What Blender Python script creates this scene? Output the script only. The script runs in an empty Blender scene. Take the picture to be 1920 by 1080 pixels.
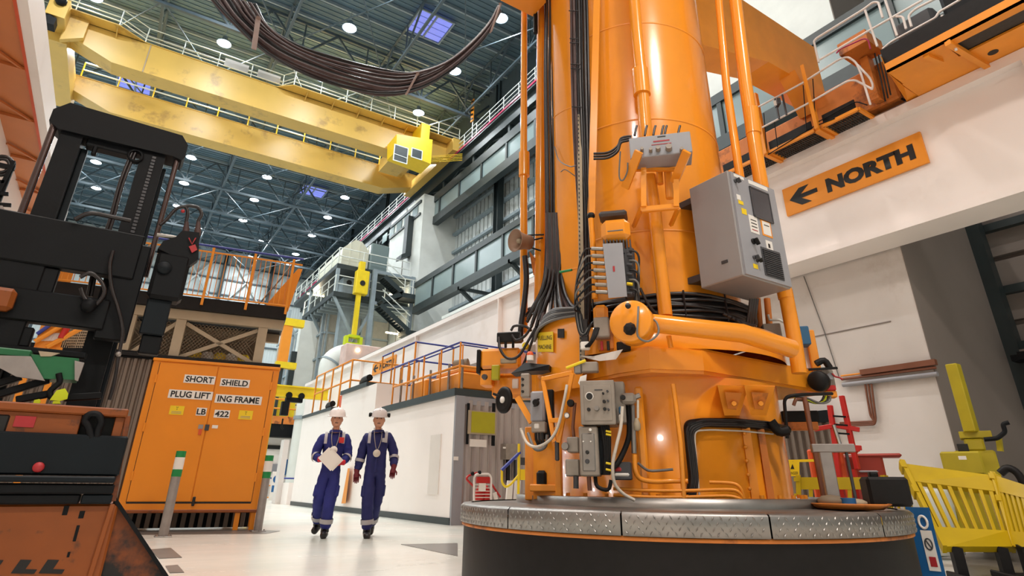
import bpy, bmesh, math, random
from mathutils import Vector, Matrix
random.seed(7)
S = bpy.context.scene
COL = S.collection
V = Vector
R = math.radians

# ---------------------------------------------------------------- camera
F, CX, CY, EYE = 1095.0, 960.0, 440.0, 0.74
YAW, PITCH, ROLL = R(32.86), R(23.23), R(0.63)
FWD = V((math.sin(YAW)*math.cos(PITCH), math.cos(YAW)*math.cos(PITCH), math.sin(PITCH)))
_rt = V((math.cos(YAW), -math.sin(YAW), 0)); _up = _rt.cross(FWD)
RT = _rt*math.cos(ROLL) + _up*math.sin(ROLL)
UP = _up*math.cos(ROLL) - _rt*math.sin(ROLL)
CAM = V((0, 0, EYE))
cd = bpy.data.cameras.new('camera'); cam = bpy.data.objects.new('camera', cd); COL.objects.link(cam)
cd.sensor_width = 36; cd.lens = F*36/1920; cd.shift_y = -(540-CY)/1920; cd.clip_start = 0.05; cd.clip_end = 400
m = Matrix((RT, UP, -FWD)).transposed().to_4x4(); m.translation = CAM
cam.matrix_world = m
S.camera = cam

def ray(x, y): return FWD*F + RT*(x-CX) - UP*(y-CY)
def at(x, y, X=None, Y=None, Z=None, D=None):
    """the point of the place seen at a measured position of the photograph, on a known plane"""
    d = ray(x, y)
    if X is not None: t = X/d.x
    elif Y is not None: t = Y/d.y
    elif Z is not None: t = (Z-EYE)/d.z
    else: t = D/math.hypot(d.x, d.y)
    return CAM + d*t

# ---------------------------------------------------------------- light, exposure
S.view_settings.view_transform = 'Standard'; S.view_settings.look = 'None'
S.view_settings.gamma = 1; S.view_settings.use_curve_mapping = False
S.view_settings.exposure = 0.72
W = bpy.data.worlds.new('world'); S.world = W; W.use_nodes = True
W.node_tree.nodes['Background'].inputs[0].default_value = (0.62, 0.72, 0.95, 1)
W.node_tree.nodes['Background'].inputs[1].default_value = 0.9
LAMP_W, LAMP_COL = 330.0, (0.93, 0.98, 1.0)
cy = S.cycles
cy.max_bounces = 6; cy.diffuse_bounces = 4; cy.glossy_bounces = 3; cy.transmission_bounces = 4
cy.sample_clamp_indirect = 4.0; cy.use_denoising = True
cy.caustics_reflective = False; cy.caustics_refractive = False

# ---------------------------------------------------------------- materials
def lin(c):
    c = [x/255 for x in c]
    return tuple(((x+0.055)/1.055)**2.4 if x > 0.04045 else x/12.92 for x in c)
def mat(name, rgb, rough=0.5, metal=0.0, var=0.12, scale=3.0, bump=0.0, bscale=40.0, dirt=None, dirt_amt=0.5, dscale=2.0, emit=0.0, coat=0.0, stretch=None, alpha=None, trans=0.0):
    M = bpy.data.materials.new(name); M.use_nodes = True
    N = M.node_tree.nodes; L = M.node_tree.links; b = N['Principled BSDF']
    c = lin(rgb)
    b.inputs['Roughness'].default_value = rough; b.inputs['Metallic'].default_value = metal
    b.inputs['Coat Weight'].default_value = coat
    tc = N.new('ShaderNodeTexCoord'); src = tc.outputs['Object']
    if stretch:
        mp = N.new('ShaderNodeMapping'); mp.inputs['Scale'].default_value = stretch
        L.new(src, mp.inputs[0]); src = mp.outputs[0]
    nz = N.new('ShaderNodeTexNoise'); nz.inputs['Scale'].default_value = scale; nz.inputs['Detail'].default_value = 5
    L.new(src, nz.inputs['Vector'])
    rp = N.new('ShaderNodeValToRGB'); e = rp.color_ramp.elements
    e[0].position, e[1].position = 0.3, 0.7
    e[0].color = tuple(x*(1-var) for x in c)+(1,); e[1].color = tuple(min(1, x*(1+var*0.7)) for x in c)+(1,)
    L.new(nz.outputs['Fac'], rp.inputs[0]); out = rp.outputs[0]
    if dirt:
        n2 = N.new('ShaderNodeTexNoise'); n2.inputs['Scale'].default_value = dscale; n2.inputs['Detail'].default_value = 9; n2.inputs['Roughness'].default_value = 0.65
        L.new(src, n2.inputs['Vector'])
        r2 = N.new('ShaderNodeValToRGB'); r2.color_ramp.elements[0].position = 0.62-dirt_amt*0.25; r2.color_ramp.elements[1].position = 0.72-dirt_amt*0.2
        L.new(n2.outputs['Fac'], r2.inputs[0])
        mx = N.new('ShaderNodeMixRGB'); L.new(r2.outputs[0], mx.inputs[0]); L.new(out, mx.inputs[1]); mx.inputs[2].default_value = lin(dirt)+(1,)
        out = mx.outputs[0]
    L.new(out, b.inputs['Base Color'])
    if bump:
        n3 = N.new('ShaderNodeTexNoise'); n3.inputs['Scale'].default_value = bscale; n3.inputs['Detail'].default_value = 3
        L.new(src, n3.inputs['Vector'])
        bp = N.new('ShaderNodeBump'); bp.inputs['Strength'].default_value = bump; bp.inputs['Distance'].default_value = 0.02
        L.new(n3.outputs['Fac'], bp.inputs['Height']); L.new(bp.outputs[0], b.inputs['Normal'])
    if emit:
        b.inputs['Emission Color'].default_value = c+(1,); b.inputs['Emission Strength'].default_value = emit
    if trans: b.inputs['Transmission Weight'].default_value = trans
    if alpha is not None: b.inputs['Alpha'].default_value = alpha
    return M
K = {}
K['orange'] = mat('orange_gloss_paint', (240, 150, 38), 0.22, var=0.07, scale=1.5, bump=0.012, bscale=25, coat=0.25)
K['orange2'] = mat('orange_paint', (240, 150, 42), 0.42, var=0.10, scale=2)
K['rust_orange'] = mat('faded_orange_box_paint', (214, 126, 50), 0.55, var=0.2, scale=2, dirt=(120, 66, 34), dirt_amt=0.35)
K['soffit_orange'] = mat('orange_soffit_paint', (204, 122, 66), 0.5, var=0.1, scale=1.0)
K['cab_orange'] = mat('cabinet_orange_paint', (232, 138, 14), 0.45, var=0.05, scale=1.2)
K['crane'] = mat('crane_yellow_paint', (212, 172, 84), 0.38, var=0.08, scale=0.5, dirt=(176, 140, 72), dirt_amt=0.25, dscale=0.6)
K['crane2'] = mat('crane_cab_yellow', (246, 206, 36), 0.4, var=0.05)
K['yellow'] = mat('bright_yellow_paint', (236, 205, 28), 0.45, var=0.08)
K['barrier'] = mat('barrier_yellow_plastic', (190, 160, 14), 0.42, var=0.08, bump=0.02, bscale=8)  # yellow darkened to carry the shade of the right-hand corner
K['yellow_shaded'] = mat('shaded_yellow_machine_paint', (176, 158, 26), 0.5, var=0.1)  # bright yellow again, darkened to paint in the shade of the bay
K['lime'] = mat('lime_webbing', (200, 214, 20), 0.6, var=0.1)
K['olive'] = mat('olive_yellow_screen', (168, 160, 22), 0.35, var=0.05)
K['white'] = mat('white_painted_wall', (251, 244, 240), 0.5, var=0.03, scale=0.8, dirt=(240, 230, 224), dirt_amt=0.2, dscale=0.5)
K['beam'] = mat('white_beam_paint', (246, 238, 234), 0.5, var=0.04, scale=0.8, dirt=(238, 228, 222), dirt_amt=0.2, dscale=0.5)
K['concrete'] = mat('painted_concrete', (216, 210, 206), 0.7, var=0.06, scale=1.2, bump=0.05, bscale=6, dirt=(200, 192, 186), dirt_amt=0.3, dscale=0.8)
K['grey_wall_and_shade'] = mat('grey_wall_and_shaded_return', (134, 124, 118), 0.8, var=0.08, scale=0.8, bump=0.04, bscale=8)  # grey walls and joints; also the painted shade on the white block's return
K['clad'] = mat('pale_steel_cladding', (196, 202, 202), 0.5, var=0.06, scale=0.6, dirt=(160, 164, 160), dirt_amt=0.3, dscale=0.8)
K['clad_far'] = mat('far_wall_cladding', (206, 214, 214), 0.45, var=0.05, scale=0.4)
K['roof'] = mat('teal_grey_roof_sheet', (92, 114, 126), 0.6, var=0.08, scale=0.6)
K['steel_roof'] = mat('grey_roof_steel', (80, 94, 102), 0.5, var=0.1)
K['purlin'] = mat('pale_purlin_steel', (142, 156, 164), 0.5, var=0.1)
K['dark_steel'] = mat('dark_teal_steel', (44, 54, 56), 0.45, var=0.12)
K['panel_glass'] = mat('pale_teal_gallery_panel', (132, 150, 152), 0.22, var=0.08, scale=0.4)
K['rail'] = mat('pale_handrail_paint', (222, 228, 224), 0.4, var=0.05)
K['railw'] = mat('white_handrail_paint', (228, 220, 216), 0.35, var=0.05)
K['blue_rail'] = mat('blue_handrail', (48, 62, 150), 0.4, var=0.08)
K['red_line'] = mat('magenta_conductor_rail', (176, 40, 84), 0.4, var=0.05)
K['black'] = mat('black_rubber', (26, 24, 24), 0.5, var=0.2, scale=12)
K['cable'] = mat('black_cable_sheath', (34, 29, 30), 0.33, var=0.25, scale=9)
K['cable_brown'] = mat('brown_festoon_cable', (74, 52, 50), 0.6, var=0.3, scale=6)
K['cable_grey'] = mat('grey_cable_sheath', (110, 108, 106), 0.45, var=0.1)
K['cable_white'] = mat('white_cable_sheath', (206, 196, 184), 0.45, var=0.08)
K['truck'] = mat('dark_truck_steel', (10, 13, 17), 0.55, var=0.18, scale=5, bump=0.03, bscale=60)
K['truck_blue'] = mat('dark_slate_truck_plate', (16, 24, 30), 0.5, var=0.15, scale=3, bump=0.02, bscale=30)
K['truck_orange'] = mat('worn_shaded_truck_orange', (138, 70, 16), 0.5, var=0.14, scale=3, dirt=(52, 34, 26), dirt_amt=0.18, dscale=5)  # worn orange, its base darkened for the shade the truck stands in
K['truck_leg'] = mat('scuffed_truck_orange', (130, 64, 16), 0.55, var=0.16, scale=3, dirt=(26, 23, 22), dirt_amt=0.78, dscale=2.6)
K['green'] = mat('green_hook_paint', (30, 104, 62), 0.4, var=0.12, scale=4)
K['green_tape'] = mat('green_tape', (16, 130, 66), 0.4, var=0.04)
K['chrome'] = mat('bright_steel', (196, 192, 188), 0.22, 1.0, var=0.08, scale=8)
K['steel'] = mat('brushed_steel', (150, 146, 142), 0.38, 0.9, var=0.12, scale=6)
K['galv'] = mat('galvanised_post', (158, 150, 146), 0.45, 0.6, var=0.12, scale=9)
K['grey'] = mat('grey_enclosure_paint', (150, 150, 156), 0.4, var=0.05, scale=3)
K['grey_side'] = mat('grey_cabinet_paint', (146, 142, 142), 0.3, var=0.05, scale=2)
K['grey_d'] = mat('dark_grey_plastic', (62, 62, 66), 0.4, var=0.12, scale=9)
K['grey_w'] = mat('weathered_grey_box', (150, 140, 130), 0.42, 0.25, var=0.14, scale=9)
K['grille'] = mat('dark_grille', (74, 74, 78), 0.5, var=0.06)
K['screen'] = mat('dark_screen', (56, 58, 66), 0.18, var=0.04)
K['paper'] = mat('white_label_paper', (232, 226, 220), 0.6, var=0.03)
K['red'] = mat('red_paint', (190, 34, 30), 0.4, var=0.08)
K['red_dim'] = mat('faded_red_container', (150, 50, 36), 0.55, var=0.1)
K['red_or'] = mat('red_orange_frame', (214, 84, 36), 0.5, var=0.08)
K['blue'] = mat('blue_board', (22, 92, 150), 0.5, var=0.05)
K['blue_box'] = mat('blue_box_paint', (44, 92, 128), 0.45, var=0.08)
K['ink'] = mat('black_ink', (20, 19, 19), 0.5, var=0.02)
K['ink_red'] = mat('red_ink', (170, 40, 46), 0.5, var=0.02)
K['sign_orange'] = mat('sign_orange', (236, 148, 40), 0.45, var=0.03)
K['sign_yellow'] = mat('sign_yellow', (240, 204, 24), 0.5, var=0.04)
K['brown'] = mat('brown_mesh_screen', (128, 112, 92), 0.7, var=0.15, scale=4)
K['frame_beige'] = mat('beige_steel_frame', (168, 152, 128), 0.55, var=0.08)
K['corr'] = mat('corrugated_steel_sheet', (178, 168, 164), 0.36, 0.45, var=0.1, scale=2, stretch=(1, 1, 0.12))
K['corr_d'] = mat('dull_corrugated_steel', (120, 108, 98), 0.5, 0.3, var=0.15, scale=2, stretch=(1, 1, 0.12))
K['brown_pipe'] = mat('copper_brown_pipe', (122, 74, 52), 0.45, var=0.12)
K['lag'] = mat('white_lagging', (222, 226, 222), 0.55, var=0.06, scale=1.5, bump=0.05, bscale=5)
K['sheet_wrap'] = mat('translucent_wrapping_sheet', (226, 226, 208), 0.4, var=0.08, scale=1.2, bump=0.12, bscale=2.5)
K['lens'] = mat('lamp_lens', (235, 246, 255), 0.4, emit=14.0, var=0.0)
K['tube'] = mat('lit_strip_lamp', (255, 236, 190), 0.4, emit=5.0, var=0.0)
K['sky_pane'] = mat('skylight_pane', (118, 128, 216), 0.3, emit=0.55, var=0.25, scale=1.2)
K['skin'] = mat('skin', (206, 150, 122), 0.5, var=0.06, scale=20)
K['navy'] = mat('royal_blue_overall', (32, 38, 116), 0.75, var=0.14, scale=9, bump=0.12, bscale=14)
K['navy2'] = mat('navy_overall', (26, 30, 92), 0.75, var=0.14, scale=9, bump=0.12, bscale=14)
K['reflective'] = mat('grey_reflective_tape', (172, 168, 172), 0.4, var=0.05)
K['helmet'] = mat('white_helmet', (240, 234, 232), 0.25, var=0.02)
K['helmet2'] = mat('silver_grey_helmet', (214, 208, 208), 0.22, var=0.03)
K['glove'] = mat('red_work_glove', (200, 40, 52), 0.7, var=0.1)
K['glove_d'] = mat('dark_red_work_glove', (104, 26, 36), 0.7, var=0.1)
K['boot'] = mat('black_boot_leather', (24, 22, 24), 0.4, var=0.1)
K['mesh_floor'] = mat('dark_grating', (52, 46, 40), 0.6, var=0.2, scale=20)

def floor_material():
    M = bpy.data.materials.new('polished_white_floor'); M.use_nodes = True
    N = M.node_tree.nodes; L = M.node_tree.links; b = N['Principled BSDF']
    tc = N.new('ShaderNodeTexCoord'); nz = N.new('ShaderNodeTexNoise'); nz.inputs['Scale'].default_value = 0.35; nz.inputs['Detail'].default_value = 6
    L.new(tc.outputs['Object'], nz.inputs['Vector'])
    rp = N.new('ShaderNodeValToRGB'); e = rp.color_ramp.elements
    e[0].position, e[0].color = 0.38, lin((206, 212, 204))+(1,); e[1].position, e[1].color = 0.6, lin((228, 222, 212))+(1,)
    L.new(nz.outputs['Fac'], rp.inputs[0])
    n2 = N.new('ShaderNodeTexNoise'); n2.inputs['Scale'].default_value = 2.4; n2.inputs['Detail'].default_value = 9; n2.inputs['Roughness'].default_value = 0.7
    mp = N.new('ShaderNodeMapping'); mp.inputs['Rotation'].default_value = (0, 0, 0.5); mp.inputs['Scale'].default_value = (0.4, 1.6, 1); L.new(tc.outputs['Object'], mp.inputs[0]); L.new(mp.outputs[0], n2.inputs['Vector'])
    r2 = N.new('ShaderNodeValToRGB'); r2.color_ramp.elements[0].position = 0.6; r2.color_ramp.elements[1].position = 0.78
    L.new(n2.outputs['Fac'], r2.inputs[0])
    mx = N.new('ShaderNodeMixRGB'); L.new(r2.outputs[0], mx.inputs[0]); L.new(rp.outputs[0], mx.inputs[1]); mx.inputs[2].default_value = lin((176, 178, 170))+(1,)
    L.new(mx.outputs[0], b.inputs['Base Color'])
    r3 = N.new('ShaderNodeMapRange'); r3.inputs['To Min'].default_value = 0.16; r3.inputs['To Max'].default_value = 0.34
    L.new(n2.outputs['Fac'], r3.inputs['Value']); L.new(r3.outputs[0], b.inputs['Roughness'])
    b.inputs['Specular IOR Level'].default_value = 0.6
    return M
K['floor'] = floor_material()
for k_ in ('truck', 'truck_blue', 'black'): K[k_].node_tree.nodes['Principled BSDF'].inputs['Specular IOR Level'].default_value = 0.22

# ---------------------------------------------------------------- builders
def wpos(o):
    p = V((0, 0, 0))
    while o is not None: p += o.location; o = o.parent
    return p
class MB:
    def __init__(s): s.v = []; s.f = []; s.sm = []
    def add(s, vs, fs, smooth=False):
        n = len(s.v); s.v += [V(p) for p in vs]
        for f in fs: s.f.append([i+n for i in f]); s.sm.append(smooth)
        return s
    def hexa(s, p): return s.add(p, [(0, 3, 2, 1), (4, 5, 6, 7), (0, 1, 5, 4), (1, 2, 6, 5), (2, 3, 7, 6), (3, 0, 4, 7)])
    def box(s, a, b):
        x0, y0, z0 = [min(a[i], b[i]) for i in range(3)]; x1, y1, z1 = [max(a[i], b[i]) for i in range(3)]
        return s.hexa([(x0, y0, z0), (x1, y0, z0), (x1, y1, z0), (x0, y1, z0), (x0, y0, z1), (x1, y0, z1), (x1, y1, z1), (x0, y1, z1)])
    def obox(s, c, u, v, w, bev=0.0):
        """box with half axes u, v, w (vectors); chamfered edges if bev"""
        c, u, v, w = V(c), V(u), V(v), V(w)
        if not bev:
            return s.hexa([c-u-v-w, c+u-v-w, c+u+v-w, c-u+v-w, c-u-v+w, c+u-v+w, c+u+v+w, c-u+v+w])
        A = [u, v, w]; l = [a.length for a in A]; k = [max(0.0, 1-bev/x) if x else 0 for x in l]
        idx = {}; vs = []
        for ax in range(3):
            for sx in (-1, 1):
                for sy in (-1, 1):
                    for sz in (-1, 1):
                        sg = (sx, sy, sz); q = c.copy()
                        for i in range(3): q += A[i]*sg[i]*(1 if i == ax else k[i])
                        idx[(ax, sg)] = len(vs); vs.append(q)
        fs = []
        for ax in range(3):
            o1, o2 = (ax+1) % 3, (ax+2) % 3
            for sa in (-1, 1):
                def g(a, b):
                    t = [0]*3; t[ax] = sa; t[o1] = a; t[o2] = b; return idx[(ax, tuple(t))]
                f = [g(-1, -1), g(1, -1), g(1, 1), g(-1, 1)]
                fs.append(f if sa > 0 else f[::-1])
        for ax in range(3):
            o1, o2 = (ax+1) % 3, (ax+2) % 3
            for a in (-1, 1):
                for b in (-1, 1):
                    def g(w_, e):
                        t = [0]*3; t[ax] = e; t[o1] = a; t[o2] = b; return idx[(w_, tuple(t))]
                    f = [g(o1, -1), g(o1, 1), g(o2, 1), g(o2, -1)]
                    fs.append(f if a*b < 0 else f[::-1])
        for sx in (-1, 1):
            for sy in (-1, 1):
                for sz in (-1, 1):
                    f = [idx[(i, (sx, sy, sz))] for i in range(3)]
                    fs.append(f if sx*sy*sz > 0 else f[::-1])
        return s.add(vs, fs)
    def bar(s, a, b, w, h=None, up=(0, 0, 1), bev=0.0):
        a, b = V(a), V(b); h = h or w; d = b-a
        if d.length < 1e-6: return s
        dn = d.normalized(); up = V(up)
        if abs(dn.dot(up)) > 0.98: up = V((0, 1, 0)) if abs(dn.y) < 0.9 else V((1, 0, 0))
        x = dn.cross(up).normalized(); y = x.cross(dn).normalized()
        return s.obox((a+b)/2, x*w/2, d/2, y*h/2, bev)
    def tube(s, pts, r, n=8, cap=True, smooth=True):
        pts = [V(p) for p in pts]; rr = r if isinstance(r, (list, tuple)) else [r]*len(pts)
        ts = []
        for i in range(len(pts)):
            t = pts[min(i+1, len(pts)-1)]-pts[max(i-1, 0)]; ts.append(t.normalized() if t.length > 1e-9 else V((0, 0, 1)))
        x = ts[0].orthogonal().normalized(); vs = []
        for i, p in enumerate(pts):
            x = (x-ts[i]*x.dot(ts[i])); x = x.normalized() if x.length > 1e-6 else ts[i].orthogonal().normalized()
            y = ts[i].cross(x)
            for k in range(n):
                a = 2*math.pi*k/n; vs.append(p+(x*math.cos(a)+y*math.sin(a))*rr[i])
        fs = [(i*n+k, i*n+(k+1) % n, (i+1)*n+(k+1) % n, (i+1)*n+k) for i in range(len(pts)-1) for k in range(n)]
        s.add(vs, fs, smooth)
        if cap:
            s.add(vs[:n], [tuple(range(n))[::-1]]); s.add(vs[-n:], [tuple(range(n))])
        return s
    def cyl(s, a, b, r, r2=None, n=16): return s.tube([a, b], [r, r if r2 is None else r2], n)
    def lathe(s, prof, c, axis=(0, 0, 1), n=32, a0=0.0, a1=2*math.pi, smooth=True, ref=None):
        """profile of (radius, height) turned about an axis through c"""
        c = V(c); ax = V(axis).normalized(); x = V(ref) if ref else ax.orthogonal(); x = (x-ax*x.dot(ax)).normalized(); y = ax.cross(x)
        full = abs(a1-a0-2*math.pi) < 1e-6; m = n if full else n+1; vs = []
        for r, h in prof:
            for k in range(m):
                a = a0+(a1-a0)*k/n; vs.append(c+ax*h+(x*math.cos(a)+y*math.sin(a))*r)
        fs = []
        for i in range(len(prof)-1):
            for k in range(n):
                k2 = (k+1) % m; fs.append((i*m+k, i*m+k2, (i+1)*m+k2, (i+1)*m+k))
        return s.add(vs, fs, smooth)
    def prism(s, poly, ext):
        """polygon of 3D points extruded along ext"""
        poly = [V(p) for p in poly]; ext = V(ext); n = len(poly)
        nrm = V((0, 0, 0))
        for i in range(n): nrm += poly[i].cross(poly[(i+1) % n])
        if nrm.dot(ext) < 0: poly = poly[::-1]
        vs = poly+[p+ext for p in poly]
        return s.add(vs, [tuple(range(n))[::-1], tuple(range(n, 2*n))]+[(i, (i+1) % n, n+(i+1) % n, n+i) for i in range(n)])
    def quad(s, *p): return s.add(p, [tuple(range(len(p)))])
    def ball(s, c, r, n=10, sq=(1, 1, 1)):
        vs = []; fs = []; m = n//2
        for i in range(m+1):
            t = math.pi*i/m
            for k in range(n):
                a = 2*math.pi*k/n; vs.append(V(c)+V((math.sin(t)*math.cos(a)*r*sq[0], math.sin(t)*math.sin(a)*r*sq[1], math.cos(t)*r*sq[2])))
        for i in range(m):
            for k in range(n): fs.append((i*n+k, (i+1)*n+k, (i+1)*n+(k+1) % n, i*n+(k+1) % n))
        return s.add(vs, fs, True)
    def mesh(s, name, off, m):
        me = bpy.data.meshes.new(name)
        me.from_pydata([tuple(p-off) for p in s.v], [], s.f)
        me.polygons.foreach_set('use_smooth', s.sm)
        if m: me.materials.append(m)
        me.update(); return me
    def build(s, name, m, parent=None, base=None):
        if isinstance(m, str): m = K[m]
        if parent is None:
            if base is None:
                xs = [p.x for p in s.v]; ys = [p.y for p in s.v]
                base = V(((min(xs)+max(xs))/2, (min(ys)+max(ys))/2, min(p.z for p in s.v)))
            off = V(base)
        else: off = wpos(parent)
        o = bpy.data.objects.new(name, s.mesh(name, off, m)); COL.objects.link(o)
        if parent is None: o.location = off
        else: o.parent = parent
        return o
def inst(src, parent, loc, name=None):
    """another piece with the same mesh: src was built round the world origin of its parent's frame"""
    o = bpy.data.objects.new(name or src.name.split('.')[0], src.data); COL.objects.link(o)
    o.parent = parent; o.location = V(loc); return o
def shared(mb, name, m):
    if isinstance(m, str): m = K[m]
    return mb.mesh(name, V((0, 0, 0)), m)
def put(me, name, parent, loc, rot=None):
    """one object of a shared mesh at a world place, child of parent"""
    o = bpy.data.objects.new(name, me); COL.objects.link(o)
    o.parent = parent; o.location = V(loc)-(wpos(parent) if parent else V((0, 0, 0)))
    if rot is not None: o.rotation_euler = rot
    return o
def tag(o, label=None, cat=None, group=None, kind=None):
    if label: o['label'] = label
    if cat: o['category'] = cat
    if group: o['group'] = group
    if kind: o['kind'] = kind
    return o
def thing(name, loc, label, cat, group=None):
    o = bpy.data.objects.new(name, None); COL.objects.link(o); o.location = V(loc); o.empty_display_size = 0.1
    return tag(o, label, cat, group)
def room(name, mb, m, parent=None):
    o = mb.build(name, m, parent)
    if parent is None: o['kind'] = 'structure'
    return o
def copy_tree(o, parent=None):
    c = o.copy(); COL.objects.link(c); c.parent = parent
    for ch in o.children: copy_tree(ch, c)
    return c
def text(s, p, u, v, m, parent, name='lettering', fat=0.0, th=0.002):
    """flat writing that fills the parallelogram p, p+u, p+v"""
    p, u, v = V(p), V(u), V(v)
    c = bpy.data.curves.new(name, 'FONT'); c.body = s; c.size = 1; c.offset = fat; c.extrude = 0; c.resolution_u = 3
    o = bpy.data.objects.new(name, c); COL.objects.link(o)
    dg = bpy.context.evaluated_depsgraph_get(); me = bpy.data.meshes.new_from_object(o.evaluated_get(dg))
    bpy.data.objects.remove(o); bpy.data.curves.remove(c)
    xs = [q.co.x for q in me.vertices]; ys = [q.co.y for q in me.vertices]
    x0, x1, y0, y1 = min(xs), max(xs), min(ys), max(ys)
    n = u.cross(v).normalized(); off = wpos(parent)
    for q in me.vertices: q.co = p+u*((q.co.x-x0)/(x1-x0))+v*((q.co.y-y0)/(y1-y0))+n*th-off
    me.materials.clear(); me.materials.append(K[m] if isinstance(m, str) else m); me.name = name
    t = bpy.data.objects.new(name, me); COL.objects.link(t); t.parent = parent
    return t
def plate(p, u, v, th, m, parent, name):
    p, u, v = V(p), V(u), V(v); n = u.cross(v).normalized()
    return MB().obox(p+u/2+v/2+n*th/2, u/2, v/2, n*th/2).build(name, m, parent)
def arc(c, r, a0, a1, x, y, n=8):
    return [V(c)+V(x)*r*math.cos(a0+(a1-a0)*i/n)+V(y)*r*math.sin(a0+(a1-a0)*i/n) for i in range(n+1)]
def smooth_path(pts, n=6):
    """Catmull-Rom through the points"""
    pts = [V(p) for p in pts]; q = [pts[0]*2-pts[1]]+pts+[pts[-1]*2-pts[-2]]; out = []
    for i in range(1, len(q)-2):
        for k in range(n):
            t = k/n; a, b, c, d = q[i-1], q[i], q[i+1], q[i+2]
            out.append(0.5*((2*b)+(c-a)*t+(2*a-5*b+4*c-d)*t*t+(3*b-a-3*c+d)*t**3))
    out.append(pts[-1]); return out
def round_path(pts, r, n=5):
    """polyline with rounded corners"""
    pts = [V(p) for p in pts]; out = [pts[0]]
    for i in range(1, len(pts)-1):
        a, b, c = pts[i-1], pts[i], pts[i+1]
        d1 = (a-b); d2 = (c-b); k = min(r, d1.length*0.45, d2.length*0.45)
        s0 = b+d1.normalized()*k; s1 = b+d2.normalized()*k
        for j in range(n+1):
            t = j/n; out.append(s0*(1-t)**2+b*2*t*(1-t)+s1*t*t)
    out.append(pts[-1]); return out
def railing(parent, pts, h, step, r, mp, mr, rails=(1.0, 0.5), pname='post', rname='hand_rail', square=False):
    """rails along a floor line and, as its sub-parts or parts, one post object each"""
    pts = [V(p) for p in pts]; rm = MB()
    for k in rails: rm.tube([p+V((0, 0, h*k)) for p in pts], r, 6)
    ro = rm.build(rname, mr, parent)
    pm = MB()
    if square: pm.box((-r, -r, 0), (r, r, h))
    else: pm.cyl((0, 0, 0), (0, 0, h), r, n=6)
    me = shared(pm, pname, mp)
    for i in range(len(pts)-1):
        d = pts[i+1]-pts[i]; n = max(1, round(d.length/step))
        for k in range(n+(1 if i == len(pts)-2 else 0)): put(me, pname, parent, pts[i]+d*k/n)
    return ro
# ================================================================ THE HALL
XW, XE, YN, YS, ZR = -10.5, 20.5, 84.0, -13.0, 30.2
fl = room('floor', MB().box((XW, YS, -0.2), (XE, YN, 0)), 'floor')
K['plate_grey'] = mat('grey_floor_plate', (120, 114, 108), 0.4, 0.3, var=0.1)
K['floor_dark'] = mat('dark_floor_coating', (116, 112, 108), 0.3, var=0.12, scale=2)
for q in (((282, 1031), (320, 1028), (341, 1046), (298, 1048)), ((310, 1062), (333, 1060), (345, 1074), (318, 1075)), ((322, 1088), (350, 1087), (366, 1104), (336, 1106))):
    MB().prism([at(x, y, Z=0) for x, y in q], (0, 0, 0.006)).build('floor_plate', 'plate_grey', fl)
MB().prism([at(x, y, Z=0) for x, y in ((752, 1021), (858, 1019), (858, 1043), (842, 1040))], (0, 0, 0.005)).build('floor_plate', 'floor_dark', fl)
MB().prism([at(x, y, Z=0) for x, y in ((255, 996), (480, 993), (525, 996), (500, 1001), (262, 1003))], (0, 0, 0.004)).build('floor_plate', 'plate_grey', fl)
MB().prism([at(x, y, Z=0) for x, y in ((1790, 1040), (1960, 1022), (2050, 1100), (1830, 1120))], (0, 0, 0.005)).build('floor_plate', 'plate_grey', fl)

ce = room('ceiling', MB().box((XW, YS, ZR), (XE, YN, ZR+0.2)), 'roof')
rib = MB()
y = YS+0.3
while y < YN:                                   # profiled roof sheet, ribs run across the hall
    rib.box((XW, y, ZR-0.05), (XE, y+0.16, ZR)); y += 0.42
tag(rib.build('sheet_rib', 'roof', ce), kind='stuff')
pm = shared(MB().box((XW, -0.07, -0.11), (XE, 0.07, 0.11)), 'purlin', 'purlin')
y = YS+1
while y < YN:
    put(pm, 'purlin', ce, (0, y, ZR-0.16)); y += 2.07
def truss(axis, c, a, b, z0, z1, step, w):
    mb = MB(); P = (lambda t, z: V((t, c, z))) if axis == 'x' else (lambda t, z: V((c, t, z)))
    mb.bar(P(a, z0), P(b, z0), w*1.5); mb.bar(P(a, z1), P(b, z1), w*1.3)
    n = max(2, round((b-a)/step)); s = (b-a)/n
    for i in range(n):
        t = a+s*i; u = t+s/2
        mb.bar(P(t, z1), P(u, z0), w); mb.bar(P(u, z0), P(t+s, z1), w); mb.bar(P(u, z0), P(u, z1), w*0.7)
    return mb
for yy in (22.0, 34.2, 46.5, 58.6, 64.8, 71.0, 77.3): truss('x', yy, XW, XE, 27.3, ZR-0.3, 4.4, 0.14).build('roof_truss', 'steel_roof', ce)
for xx in (-3.2, 3.8, 10.9, 17.6): truss('y', xx, YS, YN, 27.5, ZR-0.3, 5.0, 0.11).build('roof_truss', 'steel_roof', ce)
br = MB()
for i, yy in enumerate((22.0, 34.2, 46.5, 58.6, 71.0)):
    for a, b in ((-10, -3.2), (-3.2, 3.8), (3.8, 10.9), (10.9, 17.6)):
        br.bar((a, yy, 27.4), (b, yy+12.2, 27.4), 0.07); br.bar((b, yy, 27.4), (a, yy+12.2, 27.4), 0.07)
br.build('wind_bracing', 'steel_roof', ce)
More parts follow.
